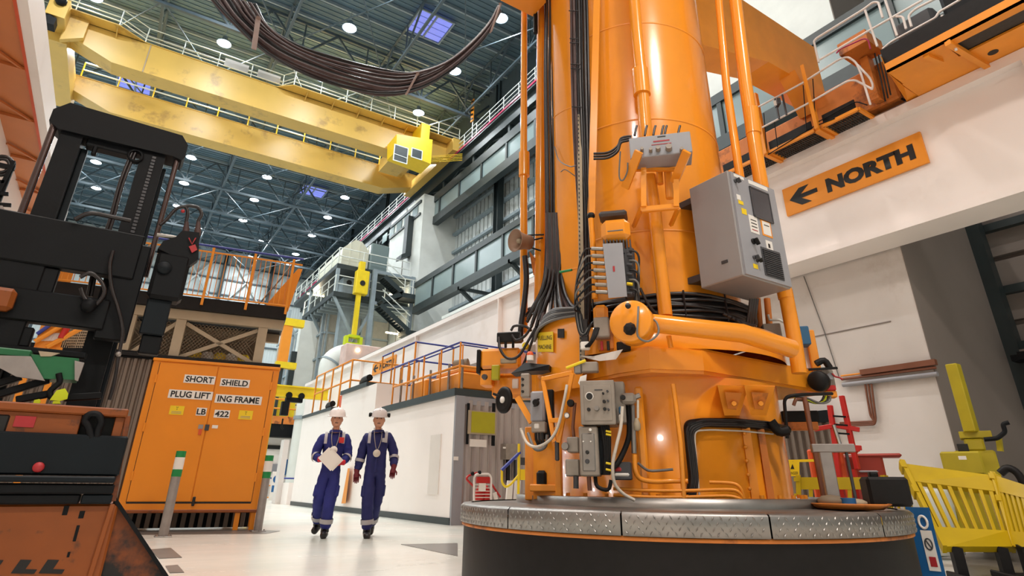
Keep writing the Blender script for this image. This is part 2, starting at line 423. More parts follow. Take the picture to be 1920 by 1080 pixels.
for i, (sx, sy) in enumerate(((12.2, 29.6), (-4.6, 48.4), (-4.7, 59.6), (12.5, 59.2), (3.9, 52.5))):
    w = room('window_%d' % (i+1), MB().box((sx-1.3, sy-1.25, ZR-0.42), (sx-1.2, sy+1.25, ZR-0.27)).box((sx+1.2, sy-1.25, ZR-0.42), (sx+1.3, sy+1.25, ZR-0.27)).box((sx-1.2, sy-1.25, ZR-0.42), (sx+1.2, sy-1.15, ZR-0.27)).box((sx-1.2, sy+1.15, ZR-0.42), (sx+1.2, sy+1.25, ZR-0.27)).box((sx-0.05, sy-1.15, ZR-0.42), (sx+0.05, sy+1.15, ZR-0.27)), 'purlin')
    for px in (-0.62, 0.62):
        for k in range(4):
            MB().box((sx+px-0.54, sy-1.13+k*0.575, ZR-0.36), (sx+px+0.54, sy-1.13+k*0.575+0.5, ZR-0.32)).build('pane', 'sky_pane', w)

# north wall: cladding courses on girts
nw = room('wall_north', MB().box((XW, YN, 0), (XE, YN+0.3, ZR)), 'steel_roof')
cm = MB()
for i in range(16): cm.box((i*0.36, -0.10, 0.06), (i*0.36+0.2, -0.16, 2.02))
cm.box((0, -0.10, 0.02), (5.9, -0.02, 2.05)); cmesh = shared(cm, 'cladding_panel', 'clad_far')
for r in range(14):
    for c in range(5): put(cmesh, 'cladding_panel', nw, (XW+0.3+c*6.1, YN, 0.6+r*2.1))
gm = shared(MB().box((XW, -0.34, -0.09), (XE, -0.16, 0.09)), 'girt', 'steel_roof')
for r in range(14): put(gm, 'girt', nw, (0, YN, 0.6+r*2.1))
for xx in (-4.4, 1.7, 7.8, 13.9): MB().box((xx-0.2, YN-0.75, 0), (xx+0.2, YN-0.34, ZR)).build('steel_column', 'dark_steel', nw)
bb = MB()
for a in (-4.4, 1.7, 7.8):
    for z in (6, 14, 22): bb.bar((a+0.3, YN-0.5, z), (a+5.8, YN-0.5, z+7.6), 0.2); bb.bar((a+5.8, YN-0.5, z), (a+0.3, YN-0.5, z+7.6), 0.2)
bb.build('wind_bracing', 'clad', nw)
room('wall_south', MB().box((XW, YS-0.3, 0), (XE, YS, ZR)), 'clad')
ww = room('wall_west', MB().box((XW-0.3, YS, 0), (XW, YN, ZR)), 'clad')
we = room('wall_east', MB().box((XE, YS, 0), (XE+0.3, YN, ZR)), 'clad')

# east wall: girts, cladding courses, columns
def zat(x, y, X): return at(x, y, X=X).z
ce_m = MB()
for i in range(20): ce_m.box((-0.14, i*0.6+0.05, 0.08), (0, i*0.6+0.5, 1.5))
cce = shared(ce_m, 'cladding_panel', 'clad')
gme = shared(MB().box((-0.42, 0, -0.11), (-0.14, 12, 0.11)), 'girt', 'purlin')
for r in range(17):
    for c in range(6):
        put(cce, 'cladding_panel', we, (XE, -6+c*12.05, 0.4+r*1.62)); put(gme, 'girt', we, (XE, -6+c*12.05, 0.4+r*1.62))
colm = MB().box((-0.95, -0.3, 0), (-0.45, -0.24, ZR)).box((-0.95, 0.24, 0), (-0.45, 0.3, ZR)).box((-0.73, -0.24, 0), (-0.67, 0.24, ZR))
cols = shared(colm, 'steel_column', 'dark_steel')
yc = at(930, 380, X=19.6).y
for k in (-1, 0, 1.0, 2.0, 3.0): put(cols, 'steel_column', we, (XE, yc+k*11.5, 0))

# upper gallery (panels between dark chords), crane rail walkway over it
XG = 18.2
z1, z2, z3, z4 = zat(973, 296, XG), zat(973, 279, XG), zat(973, 247, XG), zat(973, 231, XG)
def gallery(name, X, zz, y0, y1, step, lab):
    g = room(name, MB().box((X, y0, zz[0]), (X+0.5, y1, zz[1])), 'dark_steel')
    MB().box((X, y0, zz[2]), (X+0.5, y1, zz[3])).build('top_chord', 'dark_steel', g)
    n = round((y1-y0)/step); s = (y1-y0)/n
    pmesh = shared(MB().box((0.12, 0.1, zz[1]), (0.18, s-0.1, zz[2])), 'gallery_panel', 'panel_glass')
    mm = shared(MB().box((0.02, -0.1, zz[1]), (0.3, 0.1, zz[2])), 'mullion', 'dark_steel')
    for k in range(n): put(pmesh, 'gallery_panel', g, (X, y0+k*s, 0)).location.z = -wpos(g).z; put(mm, 'mullion', g, (X, y0+k*s, 0)).location.z = -wpos(g).z
    return g
gallery('trim_1', XG, (z1, z2, z3, z4), 2, 46, 3.4, '')
XG2 = 16.6
w1, w2, w3, w4 = zat(960, 489, XG2), zat(960, 472, XG2), zat(960, 428, XG2), zat(960, 416, XG2)
yg2 = at(777, 530, X=XG2).y
gallery('trim_2', XG2, (w1, w2, w3, w4), 2, yg2, 3.0, '')
brk = MB()
for yy in (14, 20, 26, 32): brk.bar((XG2+0.2, yy, w1), (XE-0.4, yy, w1-2.4), 0.22); brk.bar((XG2, yy, w1+0.1), (XE-0.4, yy, w1+0.1), 0.2)
room('trim_3', brk, 'dark_steel')
zr = zat(940, 211, 18.0)
cb = room('trim_4', MB().box((18.25, -6, zr-1.15), (18.85, YN, zr-0.25)).box((17.95, -6, zr-0.28), (19.6, YN, zr-0.12)), 'dark_steel')
MB().box((17.9, -6, zr-0.12), (17.97, YN, zr+0.02)).build('conductor_rail', 'red_line', cb)
lat = MB()
for k in range(16):
    yy = 4+k*5.0
    lat.bar((18.5, yy, zr-1.1), (18.5, yy, z4), 0.25); lat.bar((18.5, yy, zr-1.1), (19.9, yy, z4), 0.18)
    lat.bar((18.6, yy, z4), (18.6, yy+2.5, zr-1.1), 0.14); lat.bar((18.6, yy+2.5, zr-1.1), (18.6, yy+5, z4), 0.14)
lat.bar((18.6, -6, (zr+z4)/2-0.6), (18.6, YN, (zr+z4)/2-0.6), 0.16)
lat.build('lattice', 'dark_steel', cb)
rl = thing('walkway_railing', (18.0, 40, zr), 'long pale railing along the crane rail walkway above the red conductor line', 'railing')
railing(rl, [(18.02, 8, zr), (18.02, YN-1, zr)], 1.15, 1.9, 0.035, 'rail', 'rail', (1.0, 0.66, 0.33))
# dark upper zone of the wall over the crane rail
room('trim_5', MB().box((19.7, YS, zr), (19.9, YN, ZR)), 'steel_roof')

# pale concrete tower on the east wall
XB = 17.3
yb0, yb1 = at(790, 440, X=XB).y, at(735, 417, X=XB).y
zb = zat(797, 362, XB)
bl = room('wall_tower', MB().box((XB, yb0, 0), (XE, yb1+0.1, zb)), 'lag')
MB().box((XB-0.03, (yb0+yb1)/2-0.04, 8), (XB, (yb0+yb1)/2+0.04, zb)).build('joint', 'grey_wall_and_shade', bl)
dk = MB(); yd = at(770, 450, X=XB).y; zd = zat(772, 478, XB)
dk.box((XB-0.5, yd-0.35, zd), (XB, yd+0.35, zat(772, 410, XB))); dk.prism([(XB-0.9, yd-0.55, zd-0.5), (XB-0.9, yd+0.55, zd-0.5), (XB-0.02, yd+0.4, zd), (XB-0.02, yd-0.4, zd)], (0, 0, 0.35))
dk.build('duct', 'dark_steel', bl)
bc = MB().box((XB-0.12, yb0+0.4, z2+0.1), (XB, yb1, z2+0.3)).box((XB-0.12, yb0+0.4, z3-0.1), (XB, yb1, z3+0.15)); bc.build('ledge', 'dark_steel', bl)
for k in range(5): MB().box((XB-0.06, yb0+1.0+k*1.7, z2+0.35), (XB-0.01, yb0+2.1+k*1.7, z3-0.15)).build('pane', 'panel_glass', bl)
tnx = 17.5; ty0, ty1 = at(1562, 30, X=tnx).y, at(1225, 120, X=tnx).y
tn = room('wall_tower_near', MB().box((tnx, ty0, w4+0.4), (XE, ty1, ZR-3)), 'lag')
MB().box((tnx+0.01, ty0-0.03, w4+0.4), (XE, ty0, ZR-3)).build('return_face', 'grey_wall_and_shade', tn)
# sloping concrete below the lower gallery, next bay of the wall
room('wall_plinth', MB().prism([(XG2+0.5, 4, 5), (XG2+0.5, 4, w1-1.0), (XE-0.5, 4, w1+0.4), (XE-0.5, 4, 5)], (0, yg2-8, 0)), 'lag')

# ---------------------------------------------------------------- machine gantry runway: white plate girder
zt, zbm = EYE+9*0.5947, EYE+9*0.388
be = room('wall_runway_beam', MB().box((9.05, -8, zbm+0.1), (9.55, 36, zt-0.15)), 'beam')
MB().box((8.9, -8, zt-0.15), (9.75, 36, zt)).build('top_flange', 'beam', be)
MB().box((9.0, -8, zbm), (9.66, 36, zbm+0.1)).build('bottom_flange', 'beam', be)
sm = shared(MB().box((-0.16, -0.02, zbm+0.1), (0, 0.02, zt-0.15)), 'stiffener', 'beam')
for yy in (-5, 1.5, 14.5, 20.5, 26.5, 32.5): put(sm, 'stiffener', be, (9.05, yy, 0)).location.z = -wpos(be).z
MB().box((9.0, -8, zt), (9.1, 36, zt+0.08)).build('crane_rail', 'steel', be)
for y0, x0 in ((14.5, 1), (26, 1)): MB().box((9.05, y0, 0), (9.6, y0+0.6, zbm)).build('beam_post', 'beam', be)

# east lower wall: white block, return face with its shade painted grey, dark clad bay
bk = room('wall_block', MB().box((9.7, 3.8, 0), (13.2, 30, 6.3)), 'concrete')
MB().box((9.69, 3.79, 0), (13.25, 3.8, 6.3)).build('return_face', 'grey_wall_and_shade', bk)
MB().tube([at(1507, 518, X=9.68), at(1545, 620, X=9.68), at(1573, 707, X=9.68)], 0.008, 5).build('hanging_wire', 'cable_grey', bk)
MB().box((9.685, 4.2, 3.12), (9.7, 11, 3.135)).build('joint', 'grey_wall_and_shade', bk)
sb = room('wall_bay', MB().box((13.2, -8, 0), (13.6, 3.8, 8)), 'grey_wall_and_shade')
for z in (0.55, 1.15, 1.75, 2.35, 2.95, 3.55, 4.15, 4.75, 5.35): MB().box((13.05, -8, z), (13.2, 3.78, z+0.5)).build('cladding_panel', 'grey_wall_and_shade', sb)
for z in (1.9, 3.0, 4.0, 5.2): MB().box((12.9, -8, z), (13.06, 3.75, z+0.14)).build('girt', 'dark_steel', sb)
a = at(1825, 430, X=12.7); b = at(1905, 670, X=12.7)
MB().box((12.6, a.y-0.11, 0), (12.85, a.y+0.11, 7.5)).build('steel_column', 'dark_steel', sb)
a = at(1810, 470, X=12.9)
MB().box((12.75, a.y-0.07, 0), (12.95, a.y+0.07, 6.5)).build('steel_column', 'dark_steel', sb)

# west runway: platform on brackets, wall under it
WX = -2.62
wl = room('wall_left', MB().box((WX-0.3, -3, 0), (WX, 16, 6.07)), 'white')
pf = room('trim_6', MB().box((WX, -3, 6.06), (-2.12, 16, 6.14)), 'soffit_orange')
MB().box((-2.12, -3, 6.03), (-2.0, 16, 6.5)).build('edge_beam', 'beam', pf)
MB().box((-2.15, -3, 6.02), (-2.115, 16, 6.05)).build('edge_strip', 'red_or', pf)
for k in range(7):
    yy = 6.2+k*1.55
    MB().bar((WX+0.02, yy, 6.03), (-2.15, yy, 6.03), 0.05).build('bracket', 'soffit_orange', pf)
    MB().bar((WX+0.02, yy-0.5, 6.02), (-2.18, yy, 6.03), 0.035).build('bracket', 'soffit_orange', pf)

# ---------------------------------------------------------------- white store buildings along the gangway
XP = 6.02
b1 = room('wall_store', MB().box((XP, 11.47, 0.0), (8.6, 16.3, 2.5)), 'white')
MB().box((XP-0.07, 11.4, 2.5), (8.7, 15.6, 2.65)).build('roof_edge', 'dark_steel', b1)
MB().box((XP-0.02, 11.44, 0.0), (XP, 16.3, 0.13)).build('skirting', 'dark_steel', b1)
pr = []
n = 0; x = XP+0.25
while x < 8.4:
    pr += [(x, 11.45, 0), (x+0.05, 11.40, 0), (x+0.13, 11.40, 0), (x+0.18, 11.45, 0)]; x += 0.2
for i in range(0, len(pr)-3, 4):
    MB().prism([V(pr[i]), V(pr[i+1]), V(pr[i+2]), V(pr[i+3])], (0, 0, 2.42)).build('sheet_rib', 'corr', b1)
MB().box((XP+0.2, 11.445, 0), (8.5, 11.469, 2.45)).build('steel_sheet', 'corr', b1)
MB().box((XP-0.02, 11.40, 0.0), (XP+0.2, 11.469, 2.5)).build('corner_post', 'grey', b1)
MB().box((XP, 11.41, 2.33), (8.5, 11.44, 2.5)).build('head_trim', 'grey', b1)
b2 = room('wall_store_tall', MB().box((XP, 16.3, 0), (8.6, 19.4, 3.38)), 'white')
MB().box((XP-0.07, 17.0, 3.38), (8.6, 19.4, 3.5)).build('roof_edge', 'dark_steel', b2)
b3 = room('wall_store_far', MB().box((XP, 19.4, 0), (8.6, 23.95, 3.0)), 'white')
MB().box((XP-0.05, 20.3, 3.0), (8.6, 23.9, 3.1)).build('roof_edge', 'dark_steel', b3)
for bw in (b2, b3):
    pass
MB().box((XP-0.015, 16.3, 0), (XP, 23.95, 0.13)).build('skirting', 'dark_steel', b2)
dp = MB().box((XP-0.02, 12.05, 0.55), (XP, 12.55, 1.75)); dp.build('access_panel', 'paper', b1)
# lower white wall beyond the gangway, carrying a yellow-railed deck
yf = 40.0
lw = room('wall_gangway_end', MB().box((-6, yf, 0), (16, yf+0.4, at(540, 822, Y=yf).z)), 'white')
MB().box((-6, yf-0.05, 0), (16, yf, 0.6)).build('skirting', 'concrete', lw)

# ---------------------------------------------------------------- high bay lamps
lamp_hs = MB().lathe([(0.08, 0.62), (0.16, 0.56), (0.2, 0.3), (0.46, 0.02), (0.46, 0.0)], (0, 0, 0), n=16)
lamp_hs.cyl((0, 0, 0.6), (0, 0, 1.7), 0.02, n=6)
hm = shared(lamp_hs, 'housing', 'purlin'); lm = shared(MB().lathe([(0.43, 0.01), (0.3, -0.05), (0.0, -0.07)], (0, 0, 0), n=16), 'lens', 'lens')
ORD = ('first', 'second', 'third', 'fourth', 'fifth', 'sixth', 'seventh', 'eighth', 'ninth', 'tenth', 'eleventh', 'twelfth')
ROWN = {-6.9: 'farthest from', 0.5: 'third from', 7.15: 'second from', 14.95: 'nearest'}
def lamp(x, y, lab, z=28.2):
    t = thing('high_bay_lamp', (x, y, z), lab, 'lamp', 'high bay lamps under the roof')
    put(hm, 'housing', t, (x, y, z)); put(lm, 'lens', t, (x, y, z))
    ld = bpy.data.lights.new('lamp_light', 'AREA'); ld.shape = 'DISK'; ld.size = 0.8; ld.energy = LAMP_W*(1.5 if y < 20 else 1.0); ld.color = LAMP_COL if y > 20 else (1.0, 0.91, 0.83)
    lo = bpy.data.objects.new('lamp_light', ld); COL.objects.link(lo); lo.parent = t; lo.location = (0, 0, -0.1)
for x in (-6.9, 0.5, 7.15, 14.95):
    for i, y in enumerate((67.7, 61.4, 55.4, 49.6, 43.4, 37.2, 31.0, 24.75, 16.4, 8.0, 0, -8)):
        if not (x > 14 and y < 20) and not (x < -6 and y < 7) and not (7 < x < 8 and y < 4): lamp(x, y, 'high bay lamp, %s from the north end, row %s the crane walkway' % (ORD[i], ROWN[x]))
for x, y, l_ in ((3.2, 73.2, 'small far high bay lamp out of line, above the orange balustrade'), (10.1, 73.2, 'small far high bay lamp out of line, between the roof rows near the end wall'), (14.95, 75.2, 'far high bay lamp beyond the end of the row nearest the crane walkway'), (10.1, 79.7, 'farthest high bay lamp, close to the end wall of the hall')): lamp(x, y, l_)
# ================================================================ OVERHEAD CRANE
YG1, YG2, ZT, ZB = 37.0, 43.3, 26.05, 23.95
cr = thing('overhead_crane', (5, YG1, ZB), 'large yellow double girder overhead crane spanning the hall below the roof lamps', 'crane')
def girder(y0, y1, zb, zt, xa, xb):
    prof = [(xa, zb+1.0), (xa+2.6, zb), (xb-3.0, zb), (xb, zb+1.0), (xb, zt), (xa, zt)]
    mb = MB().prism([(x, y0, z) for x, z in prof], (0, y1-y0, 0))
    mb.box((xa, y0-0.06, zt), (xb, y1+0.06, zt+0.05))
    return mb
girder(YG1, YG1+1.35, ZB, ZT, -7.6, 17.8).build('girder', 'crane', cr)
girder(YG2, YG2+1.3, ZB+0.05, ZT, -7.6, 17.8).build('girder', 'crane', cr)
for x in (-3.4,): MB().box((x, YG1-0.03, ZB), (x+0.06, YG1, ZT)).build('web_splice', 'frame_beige', cr)
dk0 = MB().prism([(-7.6, YG1-0.9, ZT), (-5.1, YG1-0.9, ZT), (-3.6, YG1, ZT), (-7.6, YG1, ZT)], (0, 0, 0.06))
dk = MB().prism([(4.2, YG1, ZT), (5.2, YG1-0.9, ZT), (18.2, YG1-0.9, ZT), (18.2, YG1, ZT)], (0, 0, 0.06))
for i in range(7): dk.prism([(6.2+i*1.9, YG1-0.8, ZT), (6.2+i*1.9, YG1, ZT), (6.2+i*1.9, YG1, ZT-0.4)], (0.05, 0, 0))
dk0.prism([(-5.2, YG1-0.8, ZT), (-5.2, YG1, ZT), (-5.2, YG1, ZT-0.4)], (0.05, 0, 0))
dk.build('side_deck', 'crane', cr); dk0.build('side_deck', 'crane', cr)
ea = MB().box((-8.4, YG1-1.5, ZB+0.9), (-7.5, YG1+0.2, ZT+0.1)).box((-8.5, YG1+0.1, ZB+0.3), (-7.3, YG2+1.6, ZB+1.3)).prism([(-7.6, YG1-0.02, ZT), (-6.6, YG1-0.02, ZT), (-6.6, YG1-0.02, ZB+0.8), (-7.6, YG1-0.02, ZB+0.2)], (0, -0.35, 0))
ea.box((-8.2, YG1+1.4, ZB+1.3), (-7.4, YG2, ZT-0.2)); ea.build('end_carriage', 'crane', cr)
eb = MB().box((17.3, YG1+0.1, ZB+0.7), (18.5, YG2+1.6, ZB+1.5)).box((17.5, YG1-1.2, ZB+1.0), (18.4, YG1+0.1, ZT)); eb.build('end_carriage', 'crane', cr)
MB().ball((-8.2, YG1-1.2, ZB+0.7), 0.35).box((-8.3, YG1-1.6, ZB+0.2), (-7.8, YG1-0.9, ZB+0.7)).build('bogie', 'truck', cr); MB().ball((-7.9, YG1-1.6, ZB+1.9), 0.3).build('motor', 'truck', cr)
railing(cr, [(-9.5, YG1-0.85, ZT+0.06), (-5.1, YG1-0.85, ZT+0.06), (-3.7, YG1+0.05, ZT+0.06), (4.6, YG1+0.05, ZT+0.06), (5.2, YG1-0.85, ZT+0.06), (18.2, YG1-0.85, ZT+0.06)], 1.15, 2.0, 0.035, 'rail', 'rail', (1, 0.5, 0.25))
railing(cr, [(-7.2, YG2+0.05, ZT+0.06), (14.2, YG2+0.05, ZT+0.06)], 1.15, 2.05, 0.055, 'crane2', 'rail', (1, 0.5))
for x in (0.8, 2.9): MB().box((x, YG1+0.0, ZT+0.35), (x+1.5, YG1+0.03, ZT+0.95)).build('rating_plate', 'paper', cr)
tb = MB().box((14.2, YG1+1.6, ZT-0.7), (16.2, YG2-0.2, ZT+0.35)).box((13.6, YG1+2.2, ZB+0.4), (15.2, YG1+4.4, ZT-0.6)); tb.build('crab_housing', 'crane', cr)
MB().box((12.4, YG1+1.5, ZT), (15.8, YG1+1.6, ZT+0.9)).build('white_panel', 'paper', cr)
# operator cab under the near girder
c0 = at(736, 268, Y=YG1-1.2); c1 = at(800, 318, Y=YG1-1.2)
xa, xb, zc1, zc0 = c0.x, c1.x, ZB+0.35, c1.z+0.15
ya, yb = YG1-1.9, YG1-0.1
cb_ = MB().hexa([(xa+0.1, ya, zc0+0.25), (xb, ya, zc0), (xb, yb, zc0), (xa+0.1, yb, zc0+0.25), (xa, ya, zc1-0.1), (xb, ya, zc1+0.45), (xb, yb, zc1+0.45), (xa, yb, zc1-0.1)])
cab = cb_.build('operator_cab', 'crane2', cr)
MB().box((xb-0.9, ya+0.2, zc1+0.3), (xb-0.2, YG1+0.1, ZT)).build('cab_hanger', 'crane2', cr)
wz0, wz1 = at(750, 303, Y=ya).z, at(750, 275, Y=ya).z
x1, x2, x3, x4 = at(739, 290, Y=ya).x, at(763, 290, Y=ya).x, at(772, 290, Y=ya).x, at(790, 290, Y=ya).x
for p, q, lo, hi in ((x1, x2, wz0, wz1), (x3, x4, at(780, 296, Y=ya).z, at(780, 281, Y=ya).z)):
    MB().box((p-0.07, ya-0.05, lo-0.07), (q+0.07, ya-0.01, hi+0.07)).build('window_frame', 'rail', cab)
    MB().box((p, ya-0.06, lo), (q, ya-0.045, hi)).build('pane', 'dark_steel', cab)
MB().bar((x1, ya-0.07, wz0+0.45), (x2, ya-0.07, wz0+0.4), 0.05).build('window_bar', 'rail', cab)
for k in range(5): MB().tube([(xb, ya+0.3, zc0+0.3+k*0.12), (17.8, ya-0.4, zc0+0.9+k*0.14)], 0.02, 5).build('guard_rail', 'crane2', cr)
sg = at(880, 205, X=17.6)
st = thing('striped_marker_board', (17.9, sg.y, sg.z-0.9), 'tall narrow yellow and black striped marker board at the crane walkway railing', 'marker')
MB().box((17.85, sg.y-0.2, sg.z-1.0), (17.92, sg.y+0.2, sg.z+1.0)).build('board', 'sign_orange', st)
for k in range(5): MB().prism([(17.84, sg.y-0.2, sg.z-0.95+k*0.4), (17.84, sg.y+0.2, sg.z-0.8+k*0.4), (17.84, sg.y+0.2, sg.z-0.62+k*0.4), (17.84, sg.y-0.2, sg.z-0.77+k*0.4)], (-0.01, 0, 0)).build('stripe', 'ink', st)
MB().cyl((17.95, sg.y, zr), (17.95, sg.y, sg.z-0.9), 0.04, n=6).build('pole', 'rail', st)

# festoon cable bundle hanging from the gantry
FY = 14.0
up_e = [(478, 8), (506, 52), (560, 86), (625, 108), (702, 128), (772, 137), (838, 116), (886, 78), (918, 42), (934, 12)]
lo_e = [(388, -14), (430, 34), (500, 98), (580, 142), (650, 166), (720, 178), (785, 166), (850, 128), (908, 72), (938, 22)]
fe = thing('festoon_cable', at(700, 165, Y=FY), 'sagging bundle of many dark brown festoon cables hanging below the roof', 'cable')
NS = 22
for k in range(NS):
    f = k/(NS-1); pts = []
    for i, (a, b) in enumerate(zip(up_e, lo_e)):
        wob = 0.05*math.sin(k*2.1+i*1.3) if 0 < i < 9 else 0
        g = min(1, max(0, f+wob)); x = a[0]*(1-g)+b[0]*g; y = a[1]*(1-g)+b[1]*g
        pts.append(at(x, y, Y=FY+0.55*math.sin(k*2.4)*(0.3+0.7*min(1, i/3))))
    MB().tube(smooth_path(pts, 4), 0.038 if k % 3 else 0.052, 6).build('cable', 'cable_brown' if k % 4 else 'cable', fe)
K['clamp'] = mat('dull_pinkish_clamp', (150, 124, 114), 0.5)
for (a, b) in (((484, 34), (476, 92)), ((783, 138), (762, 176)), ((938, 8), (920, 60))):
    MB().bar(at(*a, Y=FY-0.6), at(*b, Y=FY-0.6), 0.12, 0.05).bar(at(*a, Y=FY+0.6), at(*b, Y=FY+0.6), 0.12, 0.05).bar(at(*a, Y=FY-0.65), at(*a, Y=FY+0.65), 0.1).build('clamp_bar', 'clamp', fe)

# ================================================================ STEEL SERVICE PLATFORM, ANNEX WALL
YA, YP, XPF = 45.3, 40.9, 12.5
pc = at(633, 493, Y=YP); XPF = pc.x; d1 = pc.z; d2 = at(626, 545, Y=YP).z
ye1 = at(548, 588, X=XPF).y; ye2 = at(566, 597, X=XPF).y
sp = thing('service_platform', (XPF+2, YP, 0), 'two storey grey steel service platform with pale railings and black stairs', 'platform')
MB().box((XPF, YP, d1-0.35), (17.1, ye1, d1)).build('upper_deck', 'dark_steel', sp)
MB().box((XPF, YP, d2-0.35), (17.1, ye2, d2)).build('lower_deck', 'dark_steel', sp)
for k in range(9): MB().box((XPF+0.1, YP+0.6+k*(ye2-YP)/9.5, d2-0.6), (17, YP+0.75+k*(ye2-YP)/9.5, d2-0.35)).build('joist', 'purlin', sp)
x1 = at(697, 570, Y=YP-0.3).x; x2 = at(770, 570, Y=YP-0.3).x
pmx = shared(MB().box((-0.16, -0.16, 0), (0.16, 0.16, d1-0.05)), 'column', 'purlin')
for x in (x1, x2): put(pmx, 'column', sp, (x, YP-0.3, 0))
pm2 = shared(MB().box((-0.12, -0.12, 0), (0.12, 0.12, d1-d2-0.3)), 'column', 'purlin')
for x, y in ((XPF+0.15, YP+0.15), (XPF+2.5, YP+0.1), (XPF+0.1, YP+7), (XPF+0.1, YP+14)): put(pm2, 'column', sp, (x, y, d2))
for zz in (d1-0.2, d2-0.5): MB().bar((x1, YP-0.3, zz), (x2+0.2, YP-0.3, zz), 0.24).build('cross_beam', 'purlin', sp)
for y in (YP+0.2, YP+6, YP+12): MB().bar((XPF+0.1, y, d2-0.3), (XPF+2.0, y, d2-3.4), 0.18).build('brace', 'purlin', sp)
MB().bar((XPF+3.2, YP, d2-0.3), (XPF+1.8, YP, d2-3.6), 0.18).build('brace', 'purlin', sp)
for dz, yend in ((d1, ye1), (d2, ye2)):
    railing(sp, [(XPF+0.05, yend, dz), (XPF+0.05, YP+0.05, dz), (16.9, YP+0.05, dz)], 1.25, 1.7, 0.04, 'rail', 'rail', (1, 0.5))
def stair(a, b, w=1.0):
    """dark stair flight between two points in a plane of constant y, treads between stringers"""
    mb = MB(); a, b = V(a), V(b)
    for dy in (0, w): mb.bar(a+V((0, dy, 0)), b+V((0, dy, 0)), 0.06, 0.34)
    n = 11
    for k in range(n):
        p = a+(b-a)*(k+0.5)/n; mb.box((p.x-0.14, p.y, p.z-0.03), (p.x+0.14, p.y+w, p.z+0.03))
    return mb
s1a, s1b = at(722, 518, Y=YP-1.4), at(756, 550, Y=YP-1.4)
s2a, s2b = at(714, 571, Y=YP-1.4), at(766, 620, Y=YP-1.4)
stair(s1a, s1b).build('stair_flight', 'dark_steel', sp); stair(s2a, s2b).build('stair_flight', 'dark_steel', sp)
stair(s1b, (s2a+V((0.1, 0, 0.3)))).build('stair_flight', 'dark_steel', sp)
MB().box((s1b.x-0.1, YP-1.6, s1b.z-0.35), (s1b.x+1.3, YP-0.2, s1b.z)).build('landing', 'dark_steel', sp)
MB().box((s2b.x-0.3, YP-1.6, s2b.z-0.35), (s2b.x+1.6, YP-0.2, s2b.z)).build('landing', 'dark_steel', sp)
for q, r in ((s1a, s1b), (s2a, s2b)):
    MB().tube([q+V((0, -0.1, 1.1)), r+V((0, -0.1, 1.1))], 0.04, 6).tube([q+V((0, -0.1, 0.6)), r+V((0, -0.1, 0.6))], 0.03, 6).build('stair_rail', 'rail', sp)
railing(sp, [(s1b.x, YP-1.6, s1b.z), (s1b.x+1.3, YP-1.6, s1b.z)], 1.1, 0.65, 0.035, 'rail', 'rail', (1, 0.5))
# things on the platform
tw = MB(); wx0, wx1 = XPF+0.5, at(684, 480, Y=YP+1.5).x
zt_ = at(655, 452, Y=YP+1.5).z
tw.prism([(wx0, YP+0.9, d1), (wx1, YP+0.9, d1), (wx1, YP+0.9, zt_-0.6), (wx1-0.5, YP+0.9, zt_-0.1), (wx0+0.9, YP+0.9, zt_), (wx0, YP+0.9, zt_-0.9)], (0, 6.0, 0))
for x in (wx0+0.6, wx0+1.3, wx0+2.0): tw.bar((x, YP+0.88, d1), (x, YP+0.88, zt_-0.3), 0.07)
tag(tw.build('wrapped_enclosure', 'sheet_wrap'), 'tall enclosure of translucent white sheeting on the upper service platform deck', 'enclosure')
gb = MB().obox((wx1+0.95, YP+1.4, d1+1.25), (0.75, 0, 0), (0, 0.7, 0), (0, 0, 1.25), 0.1); tag(gb.build('grey_housing', 'panel_glass'), 'plain pale grey housing beside the wrapped enclosure on the upper deck', 'housing')
pu = thing('pump_unit', (XPF+1.6, YP+1.2, d2), 'pale pump unit with two round dark ports on the lower platform deck', 'machine')
MB().obox((XPF+1.6, YP+1.4, d2+0.75), (0.8, 0, 0), (0, 0.5, 0), (0, 0, 0.75), 0.08).build('casing', 'purlin', pu)
for dx in (-0.3, 0.35): MB().cyl((XPF+1.6+dx, YP+0.9, d2+1.1), (XPF+1.6+dx, YP+0.84, d2+1.1), 0.2, n=12).build('port', 'ink', pu)
# yellow hoist mast that hangs through the platform
hx = at(675, 530, Y=YP-0.6); hb = at(664, 645, Y=YP-0.6); hm0 = at(671, 565, Y=YP-0.6)
hm_ = thing('hoist_mast', (hx.x, YP-0.6, hb.z-0.8), 'bright yellow hoist mast hanging past the platform with a box at each end', 'hoist')
MB().bar((hx.x, YP-0.6, hb.z+0.4), (hx.x, YP-0.6, hx.z+0.6), 0.3, 0.3).build('mast', 'yellow', hm_)
MB().obox((hx.x+0.1, YP-0.6, hx.z), (0.48, 0, 0), (0, 0.3, 0), (0, 0, 0.9), 0.05).obox((hx.x, YP-0.6, hx.z+1.2), (0.22, 0, 0), (0, 0.2, 0), (0, 0, 0.4), 0.03).build('head_box', 'yellow', hm_)
MB().cyl((hx.x+0.1, YP-0.9, hx.z-0.1), (hx.x+0.1, YP-0.95, hx.z-0.1), 0.2, n=12).build('port', 'ink', hm_)
MB().box((hx.x-0.62, YP-0.8, hb.z-0.85), (hx.x-0.4, YP-0.3, hb.z+0.5)).box((hx.x+0.4, YP-0.8, hb.z-0.85), (hx.x+0.62, YP-0.3, hb.z+0.5)).box((hx.x-0.4, YP-0.8, hb.z-0.1), (hx.x+0.4, YP-0.3, hb.z+0.05)).box((hx.x-0.4, YP-0.8, hb.z+0.42), (hx.x+0.4, YP-0.3, hb.z+0.6)).build('foot_box', 'lime', hm_)
for dx in (-0.25, 0.25): MB().cyl((hx.x+dx, YP-0.75, hb.z-0.4), (hx.x+dx, YP-0.7, hb.z-0.4), 0.2, n=12).build('wheel', 'ink', hm_)

